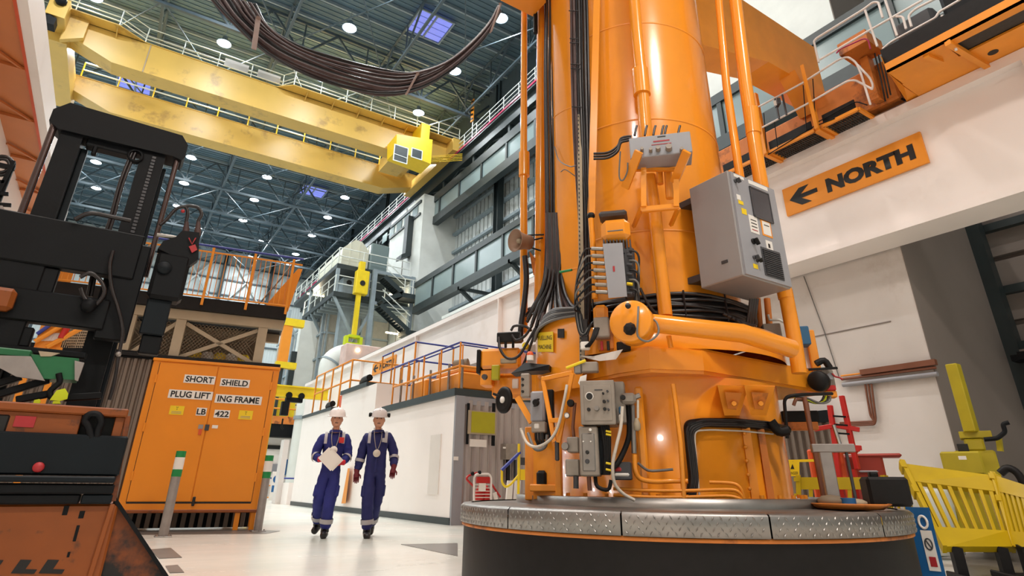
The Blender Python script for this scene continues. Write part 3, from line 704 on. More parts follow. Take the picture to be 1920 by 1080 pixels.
K['annex'] = mat('brownish_grey_annex_cladding', (170, 168, 160), 0.6, var=0.08)
an = room('wall_annex', MB().box((16.0, (YA+.4), 0), (16.4, 62, d2-0.4)), 'clad')
cm2 = MB()
for i in range(8): cm2.box((-0.14, i*0.55+0.05, 0.05), (0, i*0.55+0.5, 1.5))
cp2 = shared(cm2, 'cladding_panel', 'clad')
for r in range(int((d2-1)/1.62)):
    for c in range(1): put(cp2, 'cladding_panel', an, (16.0, (YA+.4)+c*2.7, 0.4+r*1.62))
ae = room('wall_annex_end', MB().box((XPF+0.9, YA, 0), (17.2, (YA+.4), d2-0.4)), 'annex')
MB().box((XPF+0.9, (YA+.4), 0), (XPF+1.3, 62, d2-0.4)).build('side_wall', 'annex', ae)
for r in range(1, 8): MB().box((XPF+0.9, (YA-.18), r*1.9), (17.2, YA, r*1.9+0.14)).build('girt', 'purlin', ae); MB().box((XPF+0.75, YA, r*1.9), (XPF+0.9, 62, r*1.9+0.14)).build('girt', 'purlin', ae)
for k in range(5): MB().box((XPF+1.0+k*0.9, YA-.2, 0), (XPF+1.12+k*0.9, YA, d2-0.5)).build('steel_post', 'purlin', ae)
for k in range(9): MB().box((XPF+0.7, YA+.2+k*1.6, 0), (XPF+0.9, (YA+.4)+k*1.6, d2-0.5)).build('steel_post', 'purlin', ae)
for k in range(3):
    bq_ = MB().bar((XPF+0.78, YA+.3+k*4.8, 2), (XPF+0.78, YA+4.8+k*4.8, 9), 0.14).build('wind_brace', 'purlin', ae)
for nm_, (x, y), lab_ in (('strip_lamp', (787, 0), ''),): pass
for (px, py), lab_ in (((756, 556), 'lit strip lamp under the stair landing of the service platform'), ((757, 628), 'lit strip lamp under the lowest stair of the service platform'), ((592, 553), 'lit strip lamp under the upper deck of the service platform')):
    q = at(px, py, Y=YP+0.6) if px > 600 else at(px, py, X=XPF+0.6)
    q.x = min(q.x, 16.3)
    t = thing('strip_lamp', q, lab_, 'lamp')
    MB().box((q.x-0.7, q.y-0.06, q.z-0.05), (q.x+0.7, q.y+0.06, q.z+0.05)).build('lit_tube', 'tube', t)
    ld = bpy.data.lights.new('lamp_light', 'POINT'); ld.energy = 110; ld.color = (1.0, 0.86, 0.6); ld.shadow_soft_size = 0.2
    lo = bpy.data.objects.new('lamp_light', ld); COL.objects.link(lo); lo.parent = t; lo.location = (0, 0, -0.3)
# white service towers, lagged ducts
x0 = at(545, 690, Y=47).x-0.3; x1 = at(575, 690, Y=47).x-0.3
wt = room('wall_riser', MB().box((x0+0.6, 47, 0), (x1+0.8, 47.8, at(572, 600, Y=47).z)), 'lag')
MB().box((x0+0.2, 46.95, 0), (x0+0.6, 47.3, at(560, 660, Y=47).z)).build('riser_edge', 'dark_steel', wt)
MB().box((x1+0.8, 47.1, 0), (x1+1.4, 47.9, at(565, 640, Y=47).z)).build('riser_side', 'dark_steel', wt)
sp2 = MB().box((XPF+1.2, 42.6, 0), (XPF+2.0, 43.4, d2-0.4)); room('pillar_grey', sp2, 'purlin')
ld_ = smooth_path([at(612, 745, Y=37.2), at(613, 706, Y=37.2), at(618, 680, Y=37.2), at(634, 666, Y=37.2), at(655, 662, Y=37.2), at(690, 664, Y=37.2)], 5)
lt = thing('lagged_duct', at(612, 745, Y=37.2), 'thick white lagged duct with a bent elbow under the yellow hoist mast', 'duct')
MB().tube(ld_, 0.56, 18).build('duct_run', 'lag', lt)
for i in (2, 10, 20): MB().tube([ld_[i], ld_[i]+(ld_[i+1]-ld_[i]).normalized()*0.12], 0.6, 18).build('band', 'purlin', lt)
a = at(565, 790, Y=37)
vd = thing('vertical_lagged_pipe', (a.x+0.3, 37.3, 0), 'upright white lagged pipe behind the orange railed roof', 'pipe')
MB().cyl((a.x+0.3, 37.3, 0), (a.x+0.3, 37.3, 5.6), 0.62, n=18).build('pipe_run', 'lag', vd)
MB().cyl((a.x+0.3, 37.3, 4.2), (a.x+0.3, 37.3, 4.4), 0.7, n=18).build('band', 'purlin', vd)
pk = at(680, 668, Y=33.5)
MBx = MB().obox((pk.x+0.1, 33.5, pk.z-0.2), (1.3, 0, 0), (0, 0.5, 0), (0, 0, 0.75), 0.05); pkb = thing('pale_cabin', (pk.x, 33.5, pk.z-1), 'small pinkish cabin with two lit lamps beside the lagged duct', 'cabin')
K['pink'] = mat('pale_pink_cabin_paint', (206, 180, 172), 0.5)
MBx.build('shell', 'pink', pkb); MB().box((pk.x-0.9, 33.3, 0), (pk.x-0.7, 33.5, pk.z-0.9)).build('leg', 'purlin', pkb); MB().box((pk.x+0.9, 33.3, 0), (pk.x+1.1, 33.5, pk.z-0.9)).build('leg', 'purlin', pkb)
for dx in (-0.5, 0.9): MB().ball((pk.x+dx, 32.95, pk.z+0.2), 0.12, 8).build('lamp', 'tube', pkb)

# yellow jib crane and the yellow mast beyond the cabinet
ja, jb = at(528, 745, Y=31), at(616, 729, Y=31)
jc = thing('jib_crane', (ja.x-0.3, 31, 0), 'small yellow jib crane with trolley over the far orange railed deck', 'crane')
zj = (ja.z+jb.z)/2
MB().box((ja.x-0.4, 30.85, zj-0.28), (jb.x, 31.15, zj-0.22)).box((ja.x-0.4, 30.97, zj-0.22), (jb.x, 31.03, zj+0.22)).box((ja.x-0.4, 30.85, zj+0.22), (jb.x, 31.15, zj+0.28)).build('jib_beam', 'yellow', jc)
MB().cyl((ja.x-0.5, 31, 0), (ja.x-0.5, 31, zj+0.3), 0.22, n=12).build('post', 'yellow', jc)
MB().box((ja.x+0.2, 30.85, zj-0.5), (ja.x+1.0, 31.15, zj-0.3)).box((ja.x+0.05, 30.85, zj-1.15), (ja.x+0.4, 31.15, zj-0.5)).build('trolley', 'truck', jc)
for dx in (0.3, 0.9): MB().cyl((ja.x+dx, 30.78, zj-0.2), (ja.x+dx, 30.85, zj-0.2), 0.16, n=10).build('wheel', 'truck', jc)
MB().tube([(ja.x+0.22, 31, zj-1.3), (ja.x+0.22, 31, zj-1.7), (ja.x+0.32, 31, zj-1.8)], 0.04, 6).build('hook', 'truck', jc)
ym0, ym1 = at(528, 682, Y=40.6), at(541, 612, Y=40.6)
yc_ = thing('yellow_mast_crane', (ym0.x, 40.6, 0), 'tall yellow wall crane mast with short arms beside the white riser', 'crane')
MB().box((ym0.x-0.3, 40.35, ym0.z-0.2), (ym0.x+0.3, 40.85, ym1.z+0.3)).build('mast', 'sign_orange', yc_)
MB().box((ym0.x-0.4, 40.3, ym1.z), (ym0.x+1.0, 40.8, ym1.z+0.5)).build('top_arm', 'yellow', yc_)
MB().box((ym0.x-0.4, 40.3, ym0.z-0.3), (ym0.x+0.9, 40.8, ym0.z+0.1)).build('foot_arm', 'yellow', yc_)
MB().box((ym0.x-0.15, 40.5, 0), (ym0.x+0.15, 40.7, ym0.z-0.2)).build('support', 'dark_steel', yc_)

# railed deck on the far white wall
dz = at(540, 822, Y=yf).z
x0, x1 = at(440, 815, Y=yf).x, at(569, 815, Y=yf).x
fd = thing('far_deck', ((x0+x1)/2, yf, dz), 'far railed deck with a dark base on top of the white end wall', 'deck')
MB().box((x0, yf-0.9, dz), (x1, yf+3, dz+0.75)).build('dark_base', 'truck', fd)
MB().box((x0, yf-0.95, dz+0.75), (x1, yf-0.85, dz+1.2)).build('kick_board', 'rust_orange', fd)
railing(fd, [(x0, yf-0.9, dz+1.1), (x1, yf-0.9, dz+1.1)], 1.1, 1.5, 0.05, 'sign_orange', 'sign_orange', (1, 0.5))
railing(fd, [(x0, yf+2.9, dz+1.1), (x1, yf+2.9, dz+1.1)], 1.8, 1.8, 0.05, 'yellow', 'blue_rail', (1, 0.7))
yb_ = at(522, 800, Y=yf+1); MB().box((yb_.x-0.7, yf+0.8, dz+0.8), (yb_.x+0.8, yf+1.4, dz+3.0)).build('yellow_locker', 'yellow', fd)

# fence and sign at the end of the gangway
g0, g1 = at(490, 940, Z=0), at(549, 938, Z=0)
gy = g1.y
gr_ = thing('gangway_barrier', ((g0.x+g1.x)/2, gy, 0), 'low pale orange barrier with a blue top rail at the end of the gangway', 'barrier')
railing(gr_, [(g0.x-1.5, gy, 0), (g1.x, gy, 0)], at(545, 897, Y=gy).z, 1.4, 0.035, 'sign_orange', 'blue_rail', (1,))
MB().tube([(g0.x-1.5, gy, 0.62), (g1.x, gy, 0.62)], 0.03, 6).tube([(g0.x-1.5, gy, 0.12), (g1.x, gy, 0.12)], 0.03, 6).build('mid_rail', 'sign_orange', gr_)
q = at(518, 904, Y=gy-0.1)
sg = thing('mandatory_sign', (q.x, gy-0.1, q.z-0.3), 'white and blue mandatory notice hung on the low gangway barrier', 'sign')
MB().box((q.x-0.22, gy-0.12, 0.0), (q.x+0.22, gy-0.04, q.z+0.45)).build('board', 'paper', sg)
MB().cyl((q.x, gy-0.13, q.z+0.12), (q.x, gy-0.12, q.z+0.12), 0.17, n=14).build('blue_disc', 'blue', sg)
MB().box((q.x-0.02, gy-0.135, q.z+0.02), (q.x+0.02, gy-0.125, q.z+0.22)).build('symbol', 'paper', sg)
MB().box((q.x-0.17, gy-0.13, q.z-0.42), (q.x+0.17, gy-0.12, q.z-0.14)).build('blue_panel', 'blue', sg)
for (x, y, w, h, m_, lab) in ((533, 876, 0.3, 0.9, 'blue', 'narrow blue and yellow notice on the white end wall'), (512, 878, 0.7, 0.5, 'grey', 'grey box on the white end wall'), (541, 906, 0.35, 1.3, 'dark_steel', 'dark slim cabinet standing by the white end wall'), (500, 838, 1.6, 0.22, 'ink', 'dark bracket strip on the white end wall under the deck')):
    q = at(x, y, Y=yf-0.1)
    o = MB().box((q.x-w/2, yf-0.14, q.z-h/2), (q.x+w/2, yf, q.z+h/2)).build('wall_notice' if m_ == 'blue' else 'wall_box', m_)
    tag(o, lab, 'notice' if m_ == 'blue' else 'box')
q = at(562, 888, X=XP-0.2); q0 = at(558, 862, X=6.3)
o = MB().box((5.75, 25.2, 0), (5.95, 25.7, 2.3)).build('end_post', 'concrete'); tag(o, 'pale square post at the far end of the white store', 'post')
o = MB().box((5.95, 24.3, 0.0), (6.9, 25.6, 0.75)).build('low_plinth_block', 'white'); tag(o, 'low white block at the far end of the white store', 'block')
# orange leaning strip beside the people
o = MB().hexa([at(640, 944, X=5.9), at(648, 944, X=5.9), at(648, 944, X=5.98), at(640, 944, X=5.98), at(652, 878, X=5.9), at(656, 878, X=5.9), at(656, 878, X=5.98), at(652, 878, X=5.98)]).build('orange_door_post', 'sign_orange')
tag(o, 'slim orange post against the white store wall behind the walkers', 'post')

# ================================================================ RAILS AND GEAR ON THE STORE ROOF
rr = thing('roof_railing', (6.2, 13.5, 2.65), 'orange posts and blue rails round the near corrugated store roof', 'railing')
railing(rr, [(6.15, 15.4, 2.65), (6.15, 11.6, 2.65), (8.5, 11.6, 2.65)], 1.05, 0.95, 0.022, 'sign_orange', 'blue_rail', (1,))
railing(rr, [(7.6, 18.5, 2.65), (7.6, 14.2, 2.65), (8.4, 14.2, 2.65)], 1.65, 1.3, 0.022, 'sign_orange', 'blue_rail', (1, 0.6))
MB().tube([(6.15, 15.4, 3.17), (6.15, 11.6, 3.17), (8.5, 11.6, 3.17)], 0.028, 6).build('mid_rail', 'sign_orange', rr)
for yy in (15.2, 14.4, 13.4, 12.4, 11.75): MB().cyl((6.3, yy, 2.65), (6.3, yy, 3.35), 0.03, n=6).build('grey_post', 'steel', rr)
tr = thing('roof_trolley', (7.1, 12.6, 2.65), 'orange flat machine with a reel on the near store roof', 'machine')
MB().obox((7.3, 12.7, 2.92), (0.95, 0, 0), (0, 0.8, 0), (0, 0, 0.2), 0.04).build('body', 'orange2', tr)
MB().obox((7.3, 12.7, 3.2), (0.85, 0, 0), (0, 0.7, 0), (0, 0, 0.05), 0.02).build('top_frame', 'sign_orange', tr)
MB().cyl((6.75, 13.0, 3.42), (7.0, 12.75, 3.46), 0.16, n=12).build('reel', 'brown', tr)
MB().box((6.5, 12.0, 2.65), (8.2, 13.4, 2.72)).build('skid', 'truck', tr)
ob = MB().obox((6.75, 14.35, 2.95), (0.35, 0, 0), (0, 0.5, 0), (0, 0, 0.28), 0.05).build('orange_crate', 'orange2'); tag(ob, 'small orange crate on the near store roof', 'crate')
for yy, c in ((17.2, 0), (20.6, 1)):
    pts = smooth_path([(6.1, yy, 3.66-c*0.42), (6.2, yy+0.8, 3.68-c*0.42), (6.5, yy+1.6, 3.66-c*0.42), (7.2, yy+2.0, 3.66-c*0.42)], 4)
    o = MB().tube(pts, 0.1, 8).build('black_hose', 'black'); tag(o, ('thick black hose lying along the tall white store roof edge', 'thick black hose lying along the far white store roof edge')[c], 'hose')
rf = thing('far_roof_railing', (6.2, 21, 3.1), 'orange railing on the far white store roof', 'railing')
railing(rf, [(6.3, 23.8, 3.1), (6.3, 19.6, 3.1), (8.4, 19.6, 3.1)], 1.5, 1.1, 0.03, 'sign_orange', 'sign_orange', (1, 0.55))
rt2 = thing('tall_roof_railing', (6.8, 18, 3.5), 'orange and blue railing on the tall white store roof', 'railing')
railing(rt2, [(7.2, 19.2, 3.5), (7.2, 16.5, 3.5), (8.5, 16.5, 3.5)], 1.25, 1.0, 0.028, 'sign_orange', 'blue_rail', (1, 0.55))
o = MB().box((6.05, 19.5, 3.02), (6.2, 19.75, 3.4)).build('orange_lamp', 'red_or'); tag(o, 'small orange lamp box at the edge of the far store roof', 'lamp')

# NORTH signs on the runway girder
def north(pb, pt_r, lab):
    a, b = pb, pt_r
n0, n1 = at(1475, 405, X=8.99), at(1742, 305, X=8.99)
z0, z1 = EYE+8.99*0.4835, EYE+8.99*0.541
def north_sign(y0, y1, lab):
    t = thing('north_sign', (9.02, (y0+y1)/2, z0), lab, 'sign', 'NORTH direction signs on the white girder')
    MB().box((9.0, y1, z0), (9.04, y0, z1)).build('board', 'sign_orange', t)
    L = y0-y1; h = z1-z0; X_ = 8.998
    text('NORTH', (X_, y0-L*0.34, z0+h*0.24), (0, -L*0.60, 0), (0, 0, h*0.5), 'ink', t, 'lettering', fat=0.06)
    def q(s, w): return V((X_, y0-L*s, z0+h*w))
    ar = MB().prism([q(0.095, 0.435), q(0.27, 0.435), q(0.27, 0.585), q(0.095, 0.585)], (-0.002, 0, 0))
    ar.prism([q(0.045, 0.51), q(0.135, 0.82), q(0.215, 0.82), q(0.12, 0.51)], (-0.003, 0, 0)).prism([q(0.045, 0.51), q(0.12, 0.51), q(0.215, 0.20), q(0.135, 0.20)], (-0.003, 0, 0))
    ar.build('arrow', 'ink', t)
north_sign(n0.y, n1.y, 'large orange sign reading NORTH with a black arrow on the white girder beside the machine')
m0 = at(697, 700, X=8.99); m1 = at(738, 688, X=8.99)
z0, z1 = m1.z-0.25, m1.z+0.2
z0, z1 = EYE+8.99*0.4835, EYE+8.99*0.541
north_sign(m0.y, m0.y-(n0.y-n1.y)*1.15, 'far small orange NORTH sign on the white girder above the store roof railings')
# ================================================================ PLINTH RING
MC = V((4.37, 4.11, 0)); MA = R(46.7)
ER = V((-math.sin(MA), -math.cos(MA), 0)); ET = V((math.cos(MA), -math.sin(MA), 0)); EZ = V((0, 0, 1))
PR = 1.87
def ml(x, y, d):
    r = ray(x, y); return CAM + r*((MC+ER*d-CAM).dot(ER)/r.dot(ER))
def mcy(x, y, rad):
    d = ray(x, y); o = CAM-MC
    a = d.x*d.x+d.y*d.y; b = 2*(o.x*d.x+o.y*d.y); c = o.x*o.x+o.y*o.y-rad*rad
    q = b*b-4*a*c
    return CAM+d*((-b-math.sqrt(max(q, 0)))/(2*a))
pl = thing('shield_plinth', MC, 'round black plinth edged with bright chequer plate under the orange machine', 'plinth')
MB().lathe([(1.84, 0.0), (1.84, 0.428)], MC, n=96).build('skirt', 'black', pl)
MB().lathe([(1.84, 0.428), (1.855, 0.43), (1.855, 0.452), (1.8, 0.455)], MC, n=96).build('gasket', 'rust_orange', pl)
MB().lathe([(1.845, 0.59), (1.36, 0.605), (1.0, 0.605)], MC, n=96).build('top_plate', 'steel', pl)
MB().lathe([(1.375, 0.60), (1.375, 0.665), (1.335, 0.67), (1.335, 0.6)], MC, n=96).build('collar', 'steel', pl)
aj = [math.atan2(p.y-MC.y, p.x-MC.x) for p in (mcy(1165, 985, PR), mcy(1455, 985, PR))]
step = (aj[1]-aj[0]) % (2*math.pi); nseg = round(2*math.pi/step); step = 2*math.pi/nseg
for k in range(nseg):
    a0 = aj[0]+k*step+0.003; a1 = a0+step-0.006
    tp = MB().lathe([(1.855, 0.455), (1.87, 0.457), (1.87, 0.578), (1.85, 0.596), (1.78, 0.602)], MC, n=14, a0=a0, a1=a1, ref=(1, 0, 0)).build('tread_plate', 'steel', pl)
    lug = MB(); na = int(step*PR/0.052)
    for i in range(na):
        for j in range(4):
            a = a0+0.015+(i+0.5*(j % 2))*(step-0.03)/na; c = MC+V((math.cos(a), math.sin(a), 0))*1.871+V((0, 0, 0.473+j*0.031)); t = V((-math.sin(a), math.cos(a), 0)); n_ = V((math.cos(a), math.sin(a), 0))
            s_ = 1 if (i+j) % 2 else -1
            e = (t*0.6*s_+EZ).normalized(); f = e.cross(n_)
            lug.add([c-e*0.017, c+f*0.0055, c+e*0.017, c-f*0.0055, c+n_*0.005], [(0, 1, 4), (1, 2, 4), (2, 3, 4), (3, 0, 4)])
    tag(lug.build('tread_lug', 'steel', tp), kind='stuff')

# ================================================================ FUELLING MACHINE
fm = thing('fuelling_machine', MC+V((0, 0, 0.605)), 'huge orange cylindrical fuelling machine hung with pipes, cables and grey control boxes', 'machine')
def pbox(x0, y0, x1, y1, d, dep, m_, name, par=None, bev=0.008):
    par = par or fm; xm, ym = (x0+x1)/2, (y0+y1)/2
    l0 = (ml(x0, ym, d)-MC).dot(ET); l1 = (ml(x1, ym, d)-MC).dot(ET); za, zb_ = ml(xm, y0, d).z, ml(xm, y1, d).z
    c = MC+ET*(l0+l1)/2+ER*(d-dep/2); c.z = (za+zb_)/2
    return MB().obox(c, ET*(l1-l0)/2, ER*dep/2, EZ*(za-zb_)/2, bev).build(name, m_, par)
def ptube(pts, d, r, m_, name, par=None, n=8, sm=0):
    q = [ml(p[0], p[1], p[2] if len(p) > 2 else d) for p in pts]
    if sm: q = smooth_path(q, sm)
    return MB().tube(q, r, n).build(name, m_, par or fm)
def knob(x, y, d, r, m_, name, par, ln=0.03):
    p = ml(x, y, d); return MB().cyl(p-ER*0.004, p+ER*ln, r, r*0.85, 12).build(name, m_, par)
MB().lathe([(1.09, 0.605), (1.09, 0.66), (1.06, 0.665), (1.06, 1.56)], MC, n=64).build('lower_drum', 'orange', fm)
MB().lathe([(1.18, 1.76), (1.18, 1.985), (1.15, 2.0), (1.0, 2.03)], MC, n=64).build('middle_drum', 'orange', fm)
MB().lathe([(0.87, 2.0), (0.87, 9.6)], MC, n=64).build('column', 'orange', fm)
LC = MC-ET*0.52+ER*0.12
MB().lathe([(0.5, 2.0), (0.5, 6.85)], LC, n=48).build('side_tube', 'orange', fm)
for z in (2.7, 4.6): MB().lathe([(0.501, z), (0.505, z+0.004), (0.505, z+0.014), (0.501, z+0.018)], LC, n=48).build('weld_seam', 'orange2', fm)
pa_, pb_ = mcy(1090, 640, 1.19), MC-ET*1.15-ER*0.6
a0_ = math.atan2(pa_.y-MC.y, pa_.x-MC.x); a1_ = math.atan2(pb_.y-MC.y, pb_.x-MC.x)
a0_ += 2*math.pi if a0_ < a1_ else 0
MB().lathe([(1.19, 1.5), (1.19, 2.15), (1.16, 2.18), (0.6, 2.2)], MC, n=28, a0=a1_, a1=a0_, ref=(1, 0, 0)).build('curved_housing', 'orange', fm)
for z in (2.92, 4.15, 5.4): MB().lathe([(0.871, z), (0.876, z+0.004), (0.876, z+0.016), (0.871, z+0.02)], MC, n=64).build('weld_seam', 'orange2', fm)
fl_ = [(3.35, 4.9), (3.34, 3.55), (3.40, 3.26), (3.80, 3.07), (5.60, 3.10), (5.62, 4.6), (5.2, 5.2), (3.7, 5.2)]
fo = MB().prism([(x, y, 1.585) for x, y in fl_], (0, 0, 0.16))
fo.prism([(MC.x+(x-MC.x)*0.985, MC.y+(y-MC.y)*0.985, 1.56) for x, y in fl_], (0, 0, 0.025)); fo.prism([(MC.x+(x-MC.x)*0.985, MC.y+(y-MC.y)*0.985, 1.745) for x, y in fl_], (0, 0, 0.02))
fo.build('flange_plate', 'orange', fm)
# cable belt round the foot of the column
cbm = MB().lathe([(0.93, 2.03), (0.95, 2.08), (0.95, 2.28), (0.88, 2.31)], MC, n=48).build('cable_belt', 'black', fm)
for k in range(7):
    pts = [MC+V((math.cos(a), math.sin(a), 0))*(0.965+0.012*math.sin(3*a+k))+V((0, 0, 2.06+k*0.036+0.014*math.sin(5*a+k*2))) for a in [2*math.pi*i/48 for i in range(49)]]
    MB().tube(pts, 0.017, 6).build('cable', 'cable', cbm)
for a in range(0, 360, 24):
    q = MC+V((math.cos(R(a)), math.sin(R(a)), 0))*0.985; MB().bar(q+V((0, 0, 2.04)), q+V((0, 0, 2.31)), 0.012, 0.012).build('cable_tie', 'cable', cbm)
# tall pipes
ptube([(984, -420), (983, -40), (982, 290), (982, 625)], 0.15, 0.042, 'orange', 'riser_pipe')
ptube([(983, 287), (983, 330)], 0.15, 0.064, 'orange', 'pipe_sleeve', n=16)
ptube([(1018, -420), (1016, -60), (1014, 300), (1012, 575)], 0.1, 0.062, 'orange', 'guide_tube', n=20)
ptube([(1004, 20), (1004, 62)], 0.2, 0.03, 'black', 'pipe_clip')
ptube([(1153, -420), (1184, -60), (1194, 60), (1203, 150), (1212, 262)], 1.02, 0.062, 'orange', 'riser_pipe', n=20)
ptube([(1200, 132), (1204, 178)], 1.02, 0.085, 'orange', 'pipe_sleeve', n=20)
ptube([(1218, 330), (1228, 400), (1248, 592)], 1.06, 0.058, 'orange', 'riser_pipe', n=20)
ptube([(1301, -420), (1344, -40), (1362, 160), (1388, 335), (1413, 560)], 0.5, 0.042, 'orange', 'riser_pipe', n=16)
ptube([(1325, -420), (1374, -40), (1398, 160), (1418, 290), (1436, 400), (1474, 560)], 0.55, 0.066, 'orange', 'riser_pipe', n=20)
ptube([(1408, 205), (1413, 252)], 0.55, 0.074, 'orange', 'pipe_sleeve', n=20)
ptube([(1472, 545), (1490, 640), (1499, 700)], 0.55, 0.062, 'orange', 'riser_pipe', n=20)
ptube([(1438, 560), (1444, 625)], 0.2, 0.03, 'rust_orange', 'riser_pipe'); ptube([(1421, 560), (1428, 640)], 0.2, 0.025, 'rust_orange', 'riser_pipe')
b0, b1_ = ml(1130, -420, 1.0), ml(1109, 402, 1.0)
MB().bar(b0, b1_, 0.07, 0.03, up=ER).build('guide_bar', 'orange', fm)
# the large horizontal pipe with its disc end
ptube([(1205, 604, 1.42), (1392, 625, 1.36), (1484, 654, 1.0)], 0, 0.072, 'orange', 'cross_pipe', n=24)
dc = ml(1183, 603, 1.55); dn = (ER*0.94-ET*0.25+V((0, 0, 0.1))).normalized()
dd = MB().lathe([(0.0, 0.03), (0.155, 0.03), (0.165, 0.02), (0.165, -0.1), (0.12, -0.12), (0.0, -0.12)], dc, dn, n=40).build('disc_end', 'orange', fm)
MB().lathe([(0, 0.02), (0.02, 0.018), (0.022, 0)], ml(1178, 574, 1.6), dn, n=14).build('plug', 'ink', dd)
bp_ = ml(1181, 617, 1.6); MB().lathe([(0, 0.05), (0.03, 0.045), (0.05, 0.01), (0.045, -0.02)], bp_, dn, n=9, smooth=False).build('socket', 'black', dd)
ptube([(1197, 575, 1.62), (1196, 600, 1.65), (1196, 630, 1.64), (1215, 640, 1.6), (1234, 625, 1.58), (1232, 606, 1.56), (1222, 597, 1.55)], 0, 0.008, 'cable_grey', 'lead', dd, sm=4)
# vertical cable bundles
ga = bpy.data.objects.new('cable_bundle', None); COL.objects.link(ga); ga.parent = fm; ga.location = (0, 0, 0)
fan = [(986, 592, 0.2), (988, 604, 0.3), (996, 612, 0.35), (1003, 622, 0.45), (1012, 600, 0.55), (1060, 592, 0.85), (1078, 584, 0.9), (1088, 576, 0.95), (1070, 596, 0.9)]
for k in range(11):
    x = 1022.5+k*3.0; e = fan[min(8, int(k*0.82))]; w_ = random.uniform(-1.5, 1.5)
    dd_ = 0.25+0.18*(k % 2)
    pts = [(x-5, -420, dd_), (x, -40, dd_), (x+w_, 150, dd_), (x+1-w_, 330, dd_), (x+2, 460, dd_), (x+1+(e[0]-x)*0.12, 530, dd_+0.1), (x+(e[0]-x)*0.55, 570, (dd_+e[2])/2+0.1), e]
    ptube(pts, 0, 0.0175, 'cable', 'cable', ga, 7, 5)
MB().bar(ml(1034, -420, 0.2), ml(1042, 520, 0.2), 0.12, 0.02, up=ER).build('cable_tray', 'black', ga)
gbb = bpy.data.objects.new('cable_bundle', None); COL.objects.link(gbb); gbb.parent = fm
for k in range(7):
    o = k*4.8
    ptube([(1060+o*0.9, -420), (1070+o, -40), (1073+o+random.uniform(-1, 1), 120), (1077+o, 260), (1086+o*0.75, 400), (1092+o*0.5, 520), (1090+o*0.5, 640)], 0.98+0.02*(k % 2), 0.0165, 'cable' if k > 1 else 'cable_brown', 'cable', gbb, 7, 4)
for y in (20, 72, 80, 120, 128, 200): ptube([(1066+y*0.03, y, 1.02), (1084+y*0.03, y+1, 1.03)], 0, 0.006, 'cable', 'cable_tie', gbb, 5)
MB().bar(ml(1086, 215, 0.99), ml(1092, 700, 1.1), 0.045, 0.012, up=ER).build('perforated_tray', 'frame_beige', gbb)
hl = MB()
for k in range(60): p = ml(1084.5+0.013*k*6, 218+k*8, 1.02+0.0018*k); hl.obox(p, ET*0.005, ER*0.004, EZ*0.008)
tag(hl.build('tray_hole', 'ink', gbb), kind='stuff')
for y, dx in ((508, 0), (528, -30)): ptube([(1050+dx, y+2, 0.85 if not dx else 0.2), (1072+dx*1.2, y-2, 0.92 if not dx else 0.25)], 0, 0.012, 'green_tape', 'green_strap')
ptube([(1040, 275, .5), (1048, 300, .6), (1068, 312, .9), (1080, 310, 1)], 0, 0.006, 'cable_grey', 'lead', sm=4)
ptube([(1078, 330, .9), (1060, 318, .9), (1052, 322, .85)], 0, 0.005, 'cable_grey', 'lead', sm=4)
for k in range(7):
    ptube([(1002+k*2, 640-k*4, .5), (1008+k*2, 620-k*4, .6), (1024+k*2, 606-k*4, .75), (1048, 597-k*3, .9), (1086, 590-k*2, 1.05)], 0, 0.014, 'cable' if k % 3 else 'cable_grey', 'cable', ga, 7, 4)
for k in range(12):
    x = 1026+k*2.2; e = [(992, 580, .25), (990, 598, .3), (998, 606, .4), (1006, 612, .5), (1016, 604, .6), (1030, 600, .7), (1044, 596, .8), (1056, 592, .85), (1072, 588, .95), (1086, 582, 1.0), (1088, 592, 1.02), (1000, 590, .4)][k]
    ptube([(x, 400, .45), (x+1, 490, .48), (x+(e[0]-x)*.25, 545, .5), (x+(e[0]-x)*.65, 574, .5*(.5+e[2])), e], 0, 0.02, 'cable' if k % 4 else 'cable_brown', 'cable', ga, 7, 5)
# black flexible hoses across to the junction box
for k in range(3): ptube([(1113, 288+k*5), (1140, 286+k*5), (1158, 274+k*5), (1164, 260+k*4), (1176, 256+k*4), (1184, 256+k*3)], 1.15+0.03*k, 0.012, 'cable', 'flexible_hose', sm=4)
# junction box on its orange cradle
jb_ = pbox(1180, 252, 1297, 291, 1.42, 0.24, 'grey', 'junction_box', bev=0.006)
for x in (1190, 1209, 1225, 1240, 1246, 1271): ptube([(x, 254, 1.3), (x+2, 243, 1.29), (x+4, 236, 1.27)], 0, 0.011, 'cable', 'gland', jb_, 7)
for x, y, r_ in ((1220, 284, 0.016), (1234, 281, 0.022), (1254, 279, 0.03), (1204, 283, 0.016), (1278, 283, 0.018)): knob(x, y, 1.425, r_, 'grey_w', 'knob', jb_, 0.05)
MB().obox(ml(1240, 256, 1.421), ET*0.035, ER*0.002, EZ*0.005).build('print_line', 'ink', jb_); MB().obox(ml(1240, 264, 1.421), ET*0.07, ER*0.002, EZ*0.006).build('print_line', 'ink_red', jb_); MB().obox(ml(1240, 270, 1.421), ET*0.085, ER*0.002, EZ*0.003).build('red_line', 'ink_red', jb_)
cf = pbox(1201, 383, 1274, 393, 1.3, 0.05, 'orange', 'cradle')
for a, b, w_ in (((1198, 284, 1.47), (1172, 352, 1.2), 0.075), ((1288, 284, 1.47), (1264, 342, 1.2), 0.075)):
    MB().bar(ml(*a), ml(*b), w_, 0.03, up=ER).build('support_arm', 'orange', cf)
for x, y0 in ((1207, 316), (1268, 338)): MB().bar(ml(x, y0, 1.3), ml(x, 388, 1.3), 0.045, 0.04, up=ER).build('support_leg', 'orange', cf)
